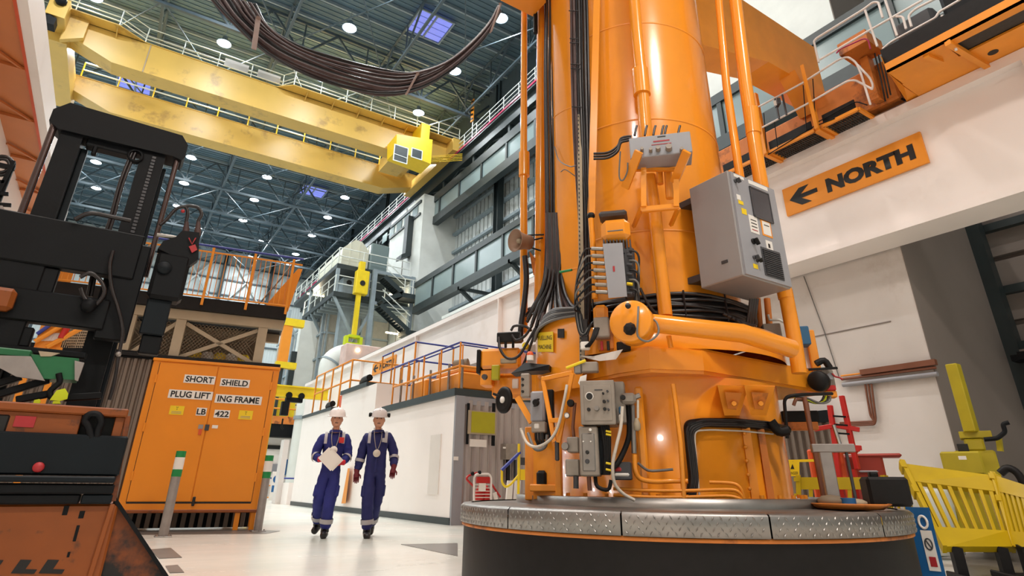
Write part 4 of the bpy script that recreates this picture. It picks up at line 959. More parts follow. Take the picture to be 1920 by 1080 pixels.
MB().bar(ml(1203, 390, 1.28), ml(1188, 425, 1.0), 0.03, up=ER).build('strut', 'orange', cf); MB().bar(ml(1272, 390, 1.28), ml(1258, 422, 1.0), 0.03, up=ER).build('strut', 'orange', cf)
MB().bar(ml(1188, 318, 1.2), ml(1275, 318, 1.2), 0.03, up=ER).build('cross_member', 'orange', cf)
ptube([(1252, 320), (1256, 372)], 1.12, 0.035, 'orange', 'short_pipe', cf); ptube([(1235, 300), (1238, 345)], 1.1, 0.03, 'orange', 'short_pipe', cf)
ptube([(1163, 284, 1.35), (1161, 330, 1.3), (1168, 338, 1.3), (1176, 322, 1.35), (1177, 305, 1.38)], 0, 0.007, 'cable_grey', 'lead', sm=4)
# orange motor with its grey terminal panel and many connectors
mo = pbox(1126, 408, 1181, 448, 1.3, 0.26, 'orange', 'motor_cowl', bev=0.045)
pbox(1122, 393, 1175, 403, 1.24, 0.2, 'grey_d', 'vent_cap', mo, 0.02)
ptube([(1139, 434), (1168, 431)], 1.32, 0.006, 'cable_grey', 'handle', mo)
for k in range(9): pbox(1131+k*6.2, 449, 1133.6+k*6.2, 474, 1.29, 0.2, 'grey_d', 'cooling_fin', mo, 0)
tp = MB().hexa([ml(1141, 559, 1.36), ml(1176, 556, 1.36), ml(1176, 556, 1.30), ml(1141, 559, 1.30), ml(1130, 457, 1.36), ml(1167, 455, 1.36), ml(1167, 455, 1.30), ml(1130, 457, 1.30)]).build('terminal_panel', 'grey', fm)
MB().obox(ml(1151, 504, 1.362), ET*0.008, ER*0.002, EZ*0.024).build('red_mark', 'ink_red', tp)
pbox(1168, 462, 1192, 556, 1.28, 0.14, 'grey_d', 'connector_block', fm, 0.02)
for k in range(7):
    y = 467+k*13.5; x = 1131+k*1.4
    ptube([(x, y, 1.33), (x-22, y-1, 1.33)], 0, 0.017, 'grey_w' if k % 2 else 'steel', 'connector', tp, 10)
    ptube([(x-20, y-1, 1.33), (x-34, y+2, 1.3), (1086-k*1.5, y+30, 1.27), (1078+k*2, 560+k*5, 1.2), (1083+k*2.5, 612+k*3, 1.2), (1092+k*3, 630-k*4, 1.2), (1105+k*3, 610-k*2, 1.15)], 0, 0.0085, ('cable', 'cable_grey', 'truck_blue')[k % 3], 'hose', tp, 6, 5)
for k in range(5):
    y = 470+k*18; ptube([(1180, y, 1.3), (1192, y+2, 1.31), (1198, y+14, 1.3), (1197, y+40, 1.28), (1190+k*4, 575, 1.25), (1205+k*6, 590, 1.2)], 0, 0.009, ('cable', 'cable_grey')[k % 2], 'hose', tp, 6, 5)
    ptube([(1176, y+8, 1.31), (1186, y+9, 1.32)], 0, 0.014, 'yellow' if k == 3 else 'grey_d', 'connector', tp, 8)
ptube([(1200, 540, 1.3), (1215, 570, 1.25), (1232, 590, 1.2), (1245, 597, 1.15)], 0, 0.012, 'cable', 'hose', tp, 7, 4)
kb = MB().lathe([(0, 0.02), (0.03, 0.018), (0.036, 0.0), (0.036, -0.015), (0.02, -0.03), (0.02, -0.07)], ml(1108, 404, 1.15), (0, 0, 1), n=16).build('black_knob', 'black', fm)
ptube([(1108, 410), (1113, 480), (1116, 560)], 1.15, 0.026, 'orange', 'slim_post')
pbox(1112, 570, 1140, 618, 1.12, 0.12, 'orange', 'valve_body', bev=0.03); pbox(1113, 594, 1142, 632, 1.25, 0.12, 'grey_w', 'grey_valve_box', bev=0.01)
pbox(1089, 598, 1103, 652, 1.2, 0.06, 'cable', 'cable_duct'); pbox(1120, 620, 1150, 655, 1.16, 0.08, 'rust_orange', 'pipe_flange')
for x, c_ in ((1093, 'ink'), (1128, 'ink_red'), (1140, 'ink')): ptube([(x, 640, 1.2), (x+1, 657, 1.2)], 0, 0.012, c_, 'bolt')
pbox(1156, 640, 1182, 656, 1.24, 0.1, 'black', 'dark_pad'); pbox(1088, 640, 1105, 655, 1.24, 0.05, 'paper', 'white_tag')
for k in range(3): ptube([(1098+k*3, 650, 1.25), (1108+k*4, 640-k*4, 1.28), (1116+k*3, 615, 1.25)], 0, 0.011, 'black', 'hose', sm=4)
# control cabinet
Y0 = 2.72; q = at(1379, 420, Y=Y0); X0 = q.x
zt1, zb1 = at(1362, 318, Y=Y0).z, at(1395, 516, Y=Y0).z
X1 = at(1468, 458, Y=Y0).x; Y1 = at(1302, 440, X=X0).y
cc = MB().obox(((X0+X1)/2, (Y0+Y1)/2, (zt1+zb1)/2), ((X1-X0)/2, 0, 0), (0, (Y1-Y0)/2, 0), (0, 0, (zt1-zb1)/2), 0.008).build('control_cabinet', 'grey_side', fm)
def cq(s, t, th=0.004): return V((X0+(X1-X0)*s, Y0-th, zb1+(zt1-zb1)*t))
def cplate(s0, t0, s1, t1, m_, name, th=0.006): 
    a, b = cq(s0, t0, 0), cq(s1, t1, 0)
    return MB().box((a.x, Y0-th, a.z), (b.x, Y0+0.001, b.z)).build(name, m_, cc)
cplate(0.03, 0.012, 0.985, 0.985, 'grey', 'door', 0.016)
cplate(0.40, 0.60, 0.80, 0.90, 'screen', 'display', 0.024)
for a_ in ((0.39, 0.595, 0.81, 0.61), (0.39, 0.89, 0.81, 0.905), (0.385, 0.6, 0.405, 0.9), (0.795, 0.6, 0.815, 0.9)): cplate(*a_, 'grey_d', 'display_bezel', 0.027)
cplate(0.42, 0.05, 0.83, 0.315, 'grille', 'vent', 0.022)
for k in range(13): cplate(0.44, 0.065+k*0.0185, 0.81, 0.073+k*0.0185, 'grey_d', 'louvre', 0.032)
cplate(0.27, 0.43, 0.45, 0.60, 'paper', 'notice', 0.019); cplate(0.52, 0.44, 0.74, 0.60, 'sign_orange', 'notice', 0.019); cplate(0.545, 0.455, 0.715, 0.585, 'paper', 'notice', 0.021)
cplate(0.56, 0.31, 0.70, 0.40, 'paper', 'notice', 0.019); cplate(0.08, 0.715, 0.16, 0.765, 'paper', 'notice', 0.019); cplate(0.10, 0.675, 0.2, 0.71, 'sign_yellow', 'warning_label', 0.019); cplate(0.14, 0.585, 0.24, 0.64, 'sign_yellow', 'warning_label', 0.019); cplate(0.2, 0.085, 0.29, 0.125, 'sign_yellow', 'warning_label', 0.019)
cplate(0.09, 0.945, 0.30, 0.975, 'paper', 'name_strip', 0.019); cplate(0.4, 0.935, 0.82, 0.975, 'paper', 'name_strip', 0.019)
for k in range(4): cplate(0.30, 0.455+k*0.032, 0.42, 0.463+k*0.032, 'ink' if k else 'ink_red', 'print_line', 0.0205)
cplate(0.58, 0.545, 0.69, 0.553, 'ink', 'print_line', 0.0225); cplate(0.60, 0.33, 0.64, 0.37, 'ink', 'print_line', 0.0205)
def chandle(s, t, sz, m_, name):
    p = cq(s, t, 0.016)
    return MB().lathe([(sz, 0), (sz, 0.012), (sz*0.6, 0.016), (0, 0.018)], p, (0, -1, 0), n=12).obox(p+V((0.25*sz, -0.034, -0.3*sz)), V((0.5, 0, -0.75))*sz*1.3, (0, 0.017, 0), V((0.75, 0, 0.5))*sz*0.4, 0.004).build(name, m_, cc)
chandle(0.28, 0.34, 0.026, 'black', 'isolator_knob'); chandle(0.24, 0.185, 0.018, 'grey_d', 'latch'); chandle(0.3, 0.165, 0.016, 'ink', 'latch'); chandle(0.10, 0.90, 0.02, 'grey_d', 'latch')
MB().obox((X0-0.004, (Y0+Y1)/2-0.06, zb1+0.16), (0.004, 0, 0), (0, 0.03, 0), (0, 0, 0.012)).build('side_latch', 'grey_d', cc)
for zz in (zt1-0.1, zb1+0.12): MB().obox((X0+0.16, Y1+0.14, zz), (0.12, 0, 0), (0, 0.14, 0), (0, 0, 0.03)).build('cabinet_bracket', 'grey_d', fm)
for k in range(4): ptube([(1408+k*4, 560, 1.0), (1404+k*4, 590, 0.95), (1398+k*5, 610, 0.9), (1380-k*8, 600-k*4, 0.98)], 0, 0.014, 'cable', 'hose', sm=4)
pbox(1432, 606, 1466, 640, 0.35, 0.15, 'grey_w', 'grey_valve_box'); pbox(1495, 611, 1519, 646, 0.1, 0.15, 'blue_box', 'blue_box'); pbox(1517, 618, 1534, 700, -0.02, 0.05, 'orange2', 'end_plate'); pbox(1500, 645, 1530, 692, -0.08, 0.05, 'paper', 'notice_board')
ptube([(1440, 590, .3), (1443, 600, .3), (1462, 600, .3), (1472, 606, .3)], 0, 0.012, 'rail', 'white_pipe')
# FUELLING MACHINE plate, black window
def onc(x0, y0, x1, y1, rad, m_, name, th=0.004):
    p, u, v = mcy(x0, y1, rad), mcy(x1, y1, rad)-mcy(x0, y1, rad), mcy(x0, y0, rad)-mcy(x0, y1, rad)
    p = p+u.cross(v).normalized()*0.012
    return plate(p, u, v, th, m_, fm, name), p, u, v
o, p, u, v = onc(1011, 624, 1040, 660, 1.19, 'sign_yellow', 'name_plate')
text('FUELLING', p+u*0.05+v*0.60, u*0.9, v*0.22, 'ink', o, th=0.007); text('MACHINE', p+u*0.07+v*0.14, u*0.84, v*0.22, 'ink', o, th=0.007)
onc(1048, 617, 1060, 634, 1.188, 'ink', 'sight_glass')
# left flank: orange arm box, connectors, hand wheel
ab = pbox(899, 652, 976, 690, 0.25, 0.35, 'orange', 'arm_box', bev=0.03); pbox(938, 671, 968, 681, 0.265, 0.02, 'frame_beige', 'maker_plate', ab)
pbox(893, 655, 900, 700, 0.26, 0.2, 'black', 'buffer', ab); pbox(921, 684, 936, 712, 0.3, 0.05, 'olive', 'yellow_plate', ab); pbox(921, 702, 1035, 745, 0.12, 0.25, 'orange', 'lower_arm', bev=0.03); pbox(960, 710, 972, 728, 0.14, 0.02, 'paper', 'notice_board')
knob(909, 707, 0.3, 0.03, 'grey_d', 'knob', ab, 0.03); pbox(900, 694, 922, 722, 0.22, 0.2, 'orange2', 'lug', ab)
cn = pbox(931, 622, 976, 641, 0.3, 0.1, 'black', 'connector_block', bev=0.01)
for x in (936, 948, 962): ptube([(x, 638), (x, 652)], 0.28, 0.014, 'black', 'plug', cn)
for pts in ([(935, 632, .33), (938, 655, .36), (952, 672, .4), (972, 668, .42), (990, 640, .45), (1004, 615, .5)], [(960, 628, .33), (968, 638, .36), (984, 630, .4), (998, 610, .4)], [(958, 620, .33), (965, 611, .34), (985, 612, .34), (996, 620, .36)], [(1006, 615, .5), (994, 650, .45), (985, 675, .42), (978, 690, .4)]):
    ptube(pts, 0, 0.014, 'cable', 'hose', cn, 7, 5)
kbn = knob(986, 649, 0.4, 0.035, 'yellow', 'yellow_cap', fm, 0.04)
ptube([(984, 480, .3), (987, 520, .28), (984, 560, .26), (977, 610, .26), (976, 640, .28)], 0, 0.03, 'cable', 'thick_hose', n=10, sm=4)
wh = ml(945, 750, 0.55); wn = (ER*0.75-ET*0.62).normalized()
hw = MB().lathe([(0.085, 0.02), (0.105, 0.022), (0.122, 0.008), (0.122, -0.01), (0.1, -0.022), (0.06, -0.02), (0.03, -0.03)], wh, wn, n=36).lathe([(0.105, 0.022), (0.06, 0.012), (0.03, 0.014), (0.0, 0.014)], wh, wn, n=36).build('hand_wheel', 'black', fm)
MB().lathe([(0.03, 0.012), (0.03, 0.026), (0, 0.028)], wh, wn, n=18).build('hub_cap', 'paper', hw); MB().cyl(wh-wn*0.02, wh-wn*0.16, 0.022, n=10).build('spindle', 'black', hw)
ptube([(924, 738, .62), (935, 742, .6)], 0, 0.012, 'black', 'spinner', hw)
# left front: shelf, beacon, boxes, V frame
MB().prism([ml(958, 700, .7), ml(984, 680, .7), ml(1030, 684, .85), ml(1029, 694, .85), ml(990, 696, .75)], ER*-0.2).build('black_shelf', 'black', fm)
bc_ = ml(994, 676, 0.75); be_ = MB().cyl(bc_, bc_+EZ*0.045, 0.032, n=14).build('beacon', 'paper', fm); MB().lathe([(0.03, 0.045), (0.03, 0.065), (0.02, 0.08), (0, 0.084)], bc_, n=14).build('beacon_lens', 'red_or', be_)
pb_ = pbox(976, 700, 993, 744, 0.95, 0.1, 'grey_w', 'push_button_box')
for y in (711, 722, 734): knob(980, y, 0.955, 0.012, 'ink', 'button', pb_, 0.015)
iso = pbox(994, 733, 1020, 791, 1.0, 0.1, 'grey', 'isolator_box', bev=0.015); pbox(1018, 730, 1038, 824, 0.93, 0.06, 'black', 'back_plate')
knob(1005, 755, 1.005, 0.03, 'black', 'isolator_knob', iso, 0.03); MB().obox(ml(1006, 755, 1.05), (ET*0.5+EZ).normalized()*0.036, ER*0.01, ET*0.01).build('lever', 'black', iso)
so = pbox(996, 790, 1023, 811, 1.0, 0.08, 'grey_w', 'socket_box'); pbox(1001, 794, 1011, 804, 1.004, 0.01, 'paper', 'label', so)
MB().bar(ml(970, 745, .9), ml(997, 792, .95), 0.05, 0.02, up=ER).build('diagonal_strut', 'orange', fm)
for a, b in (((1018, 712, 1.1), (1040, 830, 1.15)), ((1073, 700, 1.2), (1047, 830, 1.2)), ((1016, 711, 1.1), (1074, 699, 1.2)), ((1031, 789, 1.13), (1058, 787, 1.2))):
    MB().bar(ml(*a), ml(*b), 0.035, 0.035, up=ER, bev=0.004).build('v_frame_bar', 'orange', fm)
pbox(1040, 826, 1048, 864, 1.2, 0.03, 'grey_d', 'rubber_foot')
pbox(984, 800, 1003, 938, 0.85, 0.12, 'orange2', 'frame_upright'); pbox(1040, 800, 1052, 938, 1.02, 0.08, 'orange2', 'frame_upright'); pbox(993, 908, 1050, 922, 1.0, 0.1, 'orange2', 'frame_sill'); pbox(1005, 882, 1024, 912, 0.98, 0.08, 'black', 'dark_canister', bev=0.02)
MB().prism([ml(1000, 826, .9), ml(1046, 822, 1.0), ml(1046, 935, 1.0), ml(1000, 936, .9)], ER*-0.03).build('orange_panel', 'orange', fm)
for pts, m_ in (([(1063, 722, 1.25), (1058, 750, 1.28), (1046, 800, 1.28), (1030, 826, 1.25), (1006, 838, 1.15), (988, 830, 1.05), (978, 808, 1.0), (977, 803, 1.0)], 'cable_white'), ([(1167, 762, 1.5), (1164, 800, 1.5), (1156, 835, 1.5), (1149, 870, 1.48), (1152, 905, 1.45), (1168, 925, 1.42), (1190, 938, 1.4)], 'cable_white'), ([(990, 812, 1.0), (1003, 842, 1.08), (1022, 838, 1.1), (1026, 815, 1.1)], 'cable_grey')):
    ptube(pts, 0, 0.012, m_, 'loose_cable', sm=5)
for k in range(3): ptube([(1005+k*6, 812, .98), (1006+k*6, 826, 1.0), (1012+k*6, 838, 1.0)], 0, 0.012, 'black', 'hose', sm=3)
# limit switch with tag over the control box
ls = pbox(1090, 678, 1121, 697, 1.42, 0.08, 'grey_w', 'limit_switch'); pbox(1076, 682, 1090, 700, 1.42, 0.06, 'steel', 'limit_switch_head', ls); ptube([(1062, 690, 1.42), (1098, 676, 1.44)], 0, 0.012, 'yellow', 'limit_arm', ls)
MB().prism([ml(1088, 706, 1.44), ml(1100, 702, 1.44), ml(1098, 722, 1.44), ml(1090, 727, 1.44), ml(1084, 718, 1.44)], ER*-0.003).build('paper_tag', 'paper', ls)
MB().prism([ml(1087, 667, 1.12), ml(1112, 668, 1.16), ml(1168, 655, 1.28), ml(1155, 674, 1.26), ml(1124, 677, 1.19), ml(1104, 673, 1.14)], ER*0.004).build('paper_sheet', 'paper', fm)
# panel control box
pcb = pbox(1088, 713, 1153, 796, 1.5, 0.26, 'grey_w', 'panel_box', bev=0.006); pbox(1152, 715, 1172, 793, 1.4, 0.16, 'grey_w', 'panel_side', pcb)
pbox(1095, 722, 1147, 789, 1.506, 0.012, 'grey_w', 'panel_door', pcb, 0.002)
knob(1105, 743, 1.505, 0.034, 'paper', 'dial_ring', pcb, 0.008); knob(1105, 743, 1.513, 0.026, 'ink', 'dial', pcb, 0.012)
for x, y, r_, m_ in ((1104, 768, 0.014, 'ink'), (1119, 766, 0.02, 'steel'), (1133, 753, 0.013, 'ink'), (1134, 767, 0.013, 'ink'), (1131, 738, 0.009, 'ink'), (1139, 734, 0.009, 'grey_d'), (1140, 752, 0.009, 'grey_d'), (1141, 768, 0.009, 'grey_d')): knob(x, y, 1.507, r_, m_, 'knob', pcb, 0.025)
MB().obox(ml(1122, 731, 1.508), ET*0.03, ER*0.001, EZ*0.004).build('print_line', 'grey_d', pcb)
for x0, y0, x1, y1, m_ in ((1160, 762, 1168, 776, 'blue_box'), (1160, 777, 1168, 790, 'paper')): pbox(x0, y0, x1, y1, 1.46, 0.05, m_, 'side_label', pcb)
jg = pbox(1162, 736, 1192, 757, 1.42, 0.1, 'grey_w', 'gear_unit', bev=0.02); knob(1168, 745, 1.425, 0.02, 'ink', 'knob', jg, 0.02); ptube([(1190, 745), (1200, 741)], 1.38, 0.02, 'steel', 'shaft', jg)
ptube([(1196, 750), (1196, 784)], 1.38, 0.009, 'cable_white', 'pull_cord', jg); MB().lathe([(0.012, 0.09), (0.026, 0.05), (0.026, 0.01), (0.01, 0)], ml(1195, 808, 1.38), n=12).build('pull_weight', 'frame_beige', jg)
swb = pbox(1086, 799, 1122, 893, 1.48, 0.2, 'grey_w', 'switch_box', bev=0.01); pbox(1091, 812, 1116, 884, 1.487, 0.012, 'steel', 'switch_cover', swb)
for x, y, r_, m_ in ((1101, 848, 0.014, 'ink'), (1101, 865, 0.017, 'grey_d'), (1107, 806, 0.012, 'paper'), (1094, 828, 0.006, 'paper'), (1108, 828, 0.006, 'paper')): knob(x, y, 1.49, r_, m_, 'knob', swb, 0.018)
pbox(1122, 800, 1140, 890, 1.4, 0.16, 'truck_blue', 'cable_duct'); pbox(1063, 819, 1085, 848, 1.4, 0.16, 'grey_w', 'side_box'); pbox(1060, 861, 1086, 893, 1.4, 0.16, 'grey_w', 'side_box')
knob(1060, 837, 1.42, 0.03, 'steel', 'end_cap', fm, 0.03)
for k in range(4): ptube([(1128+k*4, 798, 1.44), (1131+k*4, 820, 1.45), (1134+k*3, 850, 1.43), (1133+k*3, 890, 1.42)], 0, 0.011, 'black', 'hose', sm=4)
for y in (808, 814, 868, 880): ptube([(1136, y, 1.46), (1146, y+2, 1.46)], 0, 0.008, 'yellow', 'ferrule')
ptube([(1078, 755), (1074, 800), (1076, 820)], 1.32, 0.013, 'brown_pipe', 'air_pipe'); kn2 = knob(1070, 756, 1.34, 0.03, 'black', 'valve_knob', fm, 0.03); knob(1063, 779, 1.34, 0.024, 'steel', 'gauge', fm, 0.02); knob(1063, 779, 1.36, 0.018, 'paper', 'gauge_face', fm, 0.003)
pbox(1148, 866, 1184, 900, 1.34, 0.12, 'grey_d', 'relay_box'); pbox(1152, 876, 1165, 884, 1.345, 0.01, 'ink_red', 'label'); pbox(1152, 887, 1180, 893, 1.345, 0.01, 'paper', 'label')
ptube([(1176, 745, 1.3), (1180, 800, 1.3), (1176, 830, 1.3), (1160, 865, 1.35), (1146, 880, 1.36)], 0, 0.02, 'black', 'thick_hose', sm=4)
ptube([(1186, 760), (1189, 850)], 1.3, 0.02, 'steel', 'flexible_conduit'); ptube([(1190, 852, 1.3), (1191, 880, 1.3), (1200, 897, 1.28), (1225, 903, 1.25), (1260, 902, 1.2), (1290, 902, 1.2)], 0, 0.018, 'orange', 'bent_pipe', sm=4)
ptube([(1116, 893, 1.4), (1120, 912, 1.42), (1140, 918, 1.42), (1146, 900, 1.42)], 0, 0.014, 'black', 'hose', sm=4); ptube([(1080, 893), (1080, 916)], 1.4, 0.02, 'grey_d', 'gland'); ptube([(1104, 893), (1106, 920)], 1.4, 0.016, 'brown_pipe', 'gland')
ptube([(1196, 868, 1.25), (1215, 882, 1.22), (1240, 882, 1.2), (1262, 880, 1.2)], 0, 0.01, 'cable_grey', 'thin_pipe', sm=3)
for y in (916, 928): ptube([(1150, y, 1.25), (1220, y+4, 1.25), (1290, y+4, 1.22), (1360, y+2, 1.22), (1384, y+6, 1.22), (1396, 940, 1.2)], 0, 0.012, 'orange2', 'thin_pipe', sm=4)
ptube([(1330, 904, 1.2), (1372, 906, 1.2), (1388, 915, 1.2), (1396, 938, 1.18)], 0, 0.012, 'orange2', 'bent_pipe', sm=4)
ptube([(1262, 720), (1276, 830), (1283, 942)], 1.22, 0.018, 'orange', 'rod'); ptube([(1254, 630), (1258, 652)], 1.3, 0.02, 'orange', 'rod')
pbox(1196, 724, 1212, 936, 1.2, 0.06, 'orange', 'front_rib', bev=0.015)
# gusset brackets and the black cable guard on the lower drum
for x in (1374, 1424):
    o = MB(); y0, y1 = 722, 779; w_ = 29
    o.hexa([ml(x-w_*0.55, y1, 1.12), ml(x+w_*0.45, y1, 1.08), ml(x+w_*0.45, y1, .9), ml(x-w_*0.55, y1, .9), ml(x-w_, y0, 1.36), ml(x+w_, y0+3, 1.3), ml(x+w_, y0, .9), ml(x-w_, y0, .9)])
    g_ = o.build('gusset_bracket', 'orange2', fm); MB().prism([ml(x-15, 735, 1.345), ml(x+17, 737, 1.32), ml(x+7, 768, 1.2), ml(x-9, 766, 1.22)], ER*-0.02).build('recess', 'rust_orange', g_); knob(x+2, 757, 1.27, 0.02, 'orange', 'eye', g_, 0.02)
tp_ = [mcy(x, y, 1.09) for x, y in ((1292, 942), (1300, 900), (1294, 840), (1290, 796), (1320, 792), (1380, 794), (1440, 799), (1476, 806))]
gd = MB().tube(round_path([tp_[0], tp_[1], tp_[2], tp_[3], tp_[4], tp_[5], tp_[6], tp_[7]], 0.03), 0.036, 8).build('cable_guard', 'black', fm)
for k in range(4):
    o = k*3.5
    MB().tube(round_path([mcy(x, y, 1.115) for x, y in ((1290+o, 940), (1298+o, 900), (1291+o, 840), (1286+o, 800+o), (1320, 786+o), (1380, 787+o), (1440, 792+o), (1474, 800+o))], 0.05), 0.011, 6).build('cable', 'cable', gd)
MB().tube(round_path([mcy(x, y, 1.115) for x, y in ((1312, 938), (1308, 890), (1303, 830), (1303, 808), (1330, 806), (1390, 808), (1450, 814))], 0.05), 0.007, 6).build('white_edge', 'cable_white', gd)
sf = MB(); pa, pb2 = mcy(1398, 800, 1.075), mcy(1418, 940, 1.075)
MB().bar((pa.x, pa.y, 1.2), (pa.x, pa.y, 0.62), 0.06, 0.03, up=ER).build('seam_flange', 'orange2', fm); pa = mcy(1428, 820, 1.075); MB().bar((pa.x, pa.y, 1.2), (pa.x, pa.y, 0.62), 0.05, 0.05, up=ER).build('seam_flange', 'rust_orange', fm)
for y in (812, 838, 864, 890, 916): p = mcy(1395+(y-812)*0.1, y, 1.09); MB().ball(p, 0.016, 8).build('bolt', 'orange', fm)
for k in range(18):
    a = R(150+k*10); p = MC+V((math.cos(a), math.sin(a), 0))*1.145; MB().cyl(p+V((0, 0, .66)), p+V((0, 0, .69)), 0.018, n=6).build('bolt', 'orange2', fm)
# right flank: motor unit on the flange, hoops and pole
mu = pbox(1536, 688, 1566, 730, 0.05, 0.2, 'grey_w', 'drive_motor', bev=0.03)
m0 = ml(1534, 714, 0.15); MB().lathe([(0.0, 0.03), (0.075, 0.03), (0.09, 0.01), (0.09, -0.06), (0, -0.07)], m0, (ER-ET*0.5).normalized(), n=20).build('black_drum', 'black', mu)
knob(1556, 706, 0.06, 0.035, 'grey', 'dial', mu, 0.03); pbox(1549, 722, 1568, 732, 0.07, 0.05, 'red', 'red_base', mu); pbox(1548, 732, 1570, 745, 0.05, 0.1, 'orange2', 'mount', mu)
ptube([(1530, 682), (1545, 676), (1556, 690)], 0.1, 0.03, 'black', 'hose', mu, sm=3); ptube([(1560, 700), (1566, 706), (1574, 708), (1580, 712)], 0.1, 0.008, 'ink_red', 'lead', mu, sm=3)
MB().bar(ml(1516, 693, .12), ml(1570, 690, .12), 0.02).build('motor_bracket', 'black', mu)
MB().tube(round_path([ml(1476, 822, .6), ml(1470, 745, .6), ml(1496, 740, .6), ml(1560, 738, .3)], 0.06), 0.014, 8).build('black_hoop', 'black', fm)
MB().tube(round_path([ml(1488, 760, .6), ml(1492, 748, .6), ml(1512, 748, .5), ml(1516, 775, .5)], 0.05), 0.014, 8).build('brown_hoop', 'brown_pipe', fm)
for k in range(4): ptube([(1545+k*4, 742, .1), (1540+k*5, 752, .1), (1530+k*3, 756, .15), (1512, 752-k*2, .3), (1490, 750-k*3, .4)], 0, 0.009, ('cable', 'lime', 'cable', 'cable_grey')[k], 'hose', sm=4)
pbox(1466, 770, 1536, 792, -0.2, 0.1, 'black', 'dark_beam'); pbox(1460, 790, 1535, 806, -0.2, 0.12, 'rust_orange', 'orange_beam')
ptube([(1445, 790), (1460, 808), (1478, 806)], 0.75, 0.04, 'black', 'thick_hose', sm=4)
# horn loudspeaker
hp = ml(975, 452, .35); hn = (ER*0.75-ET*0.6-EZ*0.12).normalized()
hs = MB().lathe([(0.125, 0.07), (0.119, 0.073), (0.09, 0.035), (0.046, -0.01), (0.02, -0.03), (0, -0.03)], hp, hn, n=28).lathe([(0.125, 0.07), (0.1, 0.02), (0.08, -0.07), (0.08, -0.13), (0.0, -0.14)], hp, hn, n=28).build('horn_speaker', 'rust_orange', fm)
hs.data.materials[0] = mat('brown_grey_horn', (150, 120, 100), 0.5, 0.2, var=0.1)
MB().lathe([(0.03, 0.0), (0.024, 0.035), (0, 0.045)], hp, hn, n=14).build('horn_centre', 'frame_beige', hs)
for a, b in (((990, 441, .2), (1020, 440, .2)), ((990, 452, .2), (1018, 446, .2)), ((988, 462, .2), (1014, 470, .2))): ptube([a, b], 0, 0.009, 'truck', 'bracket_bar', hs)
MB().prism([ml(992, 470, .15), ml(1008, 490, .15), ml(1012, 530, .1), ml(1000, 515, .1)], ER*-0.02).build('speaker_bracket', 'rust_orange', hs)
# ================================================================ GANTRY OF THE MACHINE
GY = 4.3
gn = thing('machine_gantry', (7.5, GY, zt), 'orange travelling gantry with walkways and white handrails on the white girder', 'gantry')
MB().prism([(5.3, GY, 6.86), (6.1, GY, 6.86), (7.9, GY, 7.36), (9.6, GY, 7.4), (9.6, GY, 8.5), (5.3, GY, 8.5)], (0, 0.55, 0)).build('bridge_girder', 'orange2', gn)
wz = at(985, 24, Y=GY+0.55).z
MB().prism([(3.42, GY, wz), (-2.6, GY, wz), (-2.6, GY, wz+1.5), (3.42, GY, wz+1.5)], (0, 0.55, 0)).build('bridge_girder', 'orange2', gn)
MB().lathe([(0.9, 6.9), (1.0, 6.95), (1.0, 7.3), (0.9, 7.3)], MC, n=48).build('machine_collar', 'orange2', gn)
MB().prism([(8.5, 4.2, 7.4), (9.3, 4.2, 7.4), (9.3, 4.2, 6.9), (8.9, 4.2, 6.7)], (0, 0.3, 0)).build('haunch', 'orange2', gn)
for (a, b) in (((8.92, 2.95, 6.25), (9.6, 4.25, 7.0)), ((8.96, 4.3, 6.25), (9.6, 5.3, 6.85)), ((8.94, 5.35, 6.25), (9.6, 6.4, 6.95))):
    q, w_ = V(a), V(b); MB().obox((q+w_)/2, ((w_.x-q.x)/2, 0, 0), (0, (w_.y-q.y)/2, 0), (0, 0, (w_.z-q.z)/2), 0.03).build('drive_box', 'rust_orange', gn)
MB().box((8.85, 2.7, 6.3), (9.5, 2.92, 6.9)).build('end_plate', 'rust_orange', gn)
wf = MB().lathe([(0.16, -0.05), (0.19, -0.05), (0.19, -0.03), (0.16, -0.03), (0.16, 0.05)], (9.05, 2.82, zt+0.24), (1, 0, 0), n=16).build('wheel', 'truck', gn)
for y0, y1 in ((3.39, 3.96), (4.10, 4.93), (5.02, 5.9)):
    f = MB()
    for a, b in (((8.5, y0), (9.02, y0)), ((8.5, y1), (9.02, y1)), ((8.5, y0), (8.5, y1)), ((9.02, y0), (9.02, y1))): f.bar((*a, 6.11), (*b, 6.11), 0.05)
    fr = f.build('walkway_frame', 'orange2', gn); g = MB(); k = y0+0.04
    while k < y1-0.03: g.box((8.52, k, 6.10), (9.0, k+0.012, 6.13)); k += 0.04
    for j in range(6): g.box((8.55+j*0.08, y0, 6.10), (8.562+j*0.08, y1, 6.13))
    tag(g.build('grating', 'mesh_floor', fr), kind='stuff'); MB().box((8.49, y0+0.03, 6.14), (8.51, y1-0.02, 6.30)).build('kick_plate', 'black', gn)
for y in (4.03, 4.97):
    MB().bar((8.47, y, 6.08), (9.12, y, 6.08), 0.06).build('cross_arm', 'orange2', gn); MB().bar((8.46, y, 6.08), (8.46, y, 7.35), 0.08, 0.06).build('hanger', 'orange2', gn)
def wtube(pts, X, r=0.017, m_='railw', nm='hand_rail', rd=0.06):
    return MB().tube(round_path([at(x, y, X=X) for x, y in pts], rd), r, 8).build(nm, m_, gn)
for pts in ([(1410, 207), (1504, 156), (1572, 112), (1589, 106), (1605, 117), (1614, 137), (1632, 196)], [(1418, 245), (1515, 194), (1589, 152), (1603, 150), (1622, 160), (1635, 167)], [(1606, 120), (1631, 146), (1637, 160), (1635, 168)]): wtube(pts, 8.44)
for x, y0, y1 in ((1432, 212, 285), (1452, 228, 276), (1506, 160, 244), (1524, 148, 240)): wtube([(x, y0), (x+6, y1)], 8.45, 0.008, 'truck', 'thin_post')
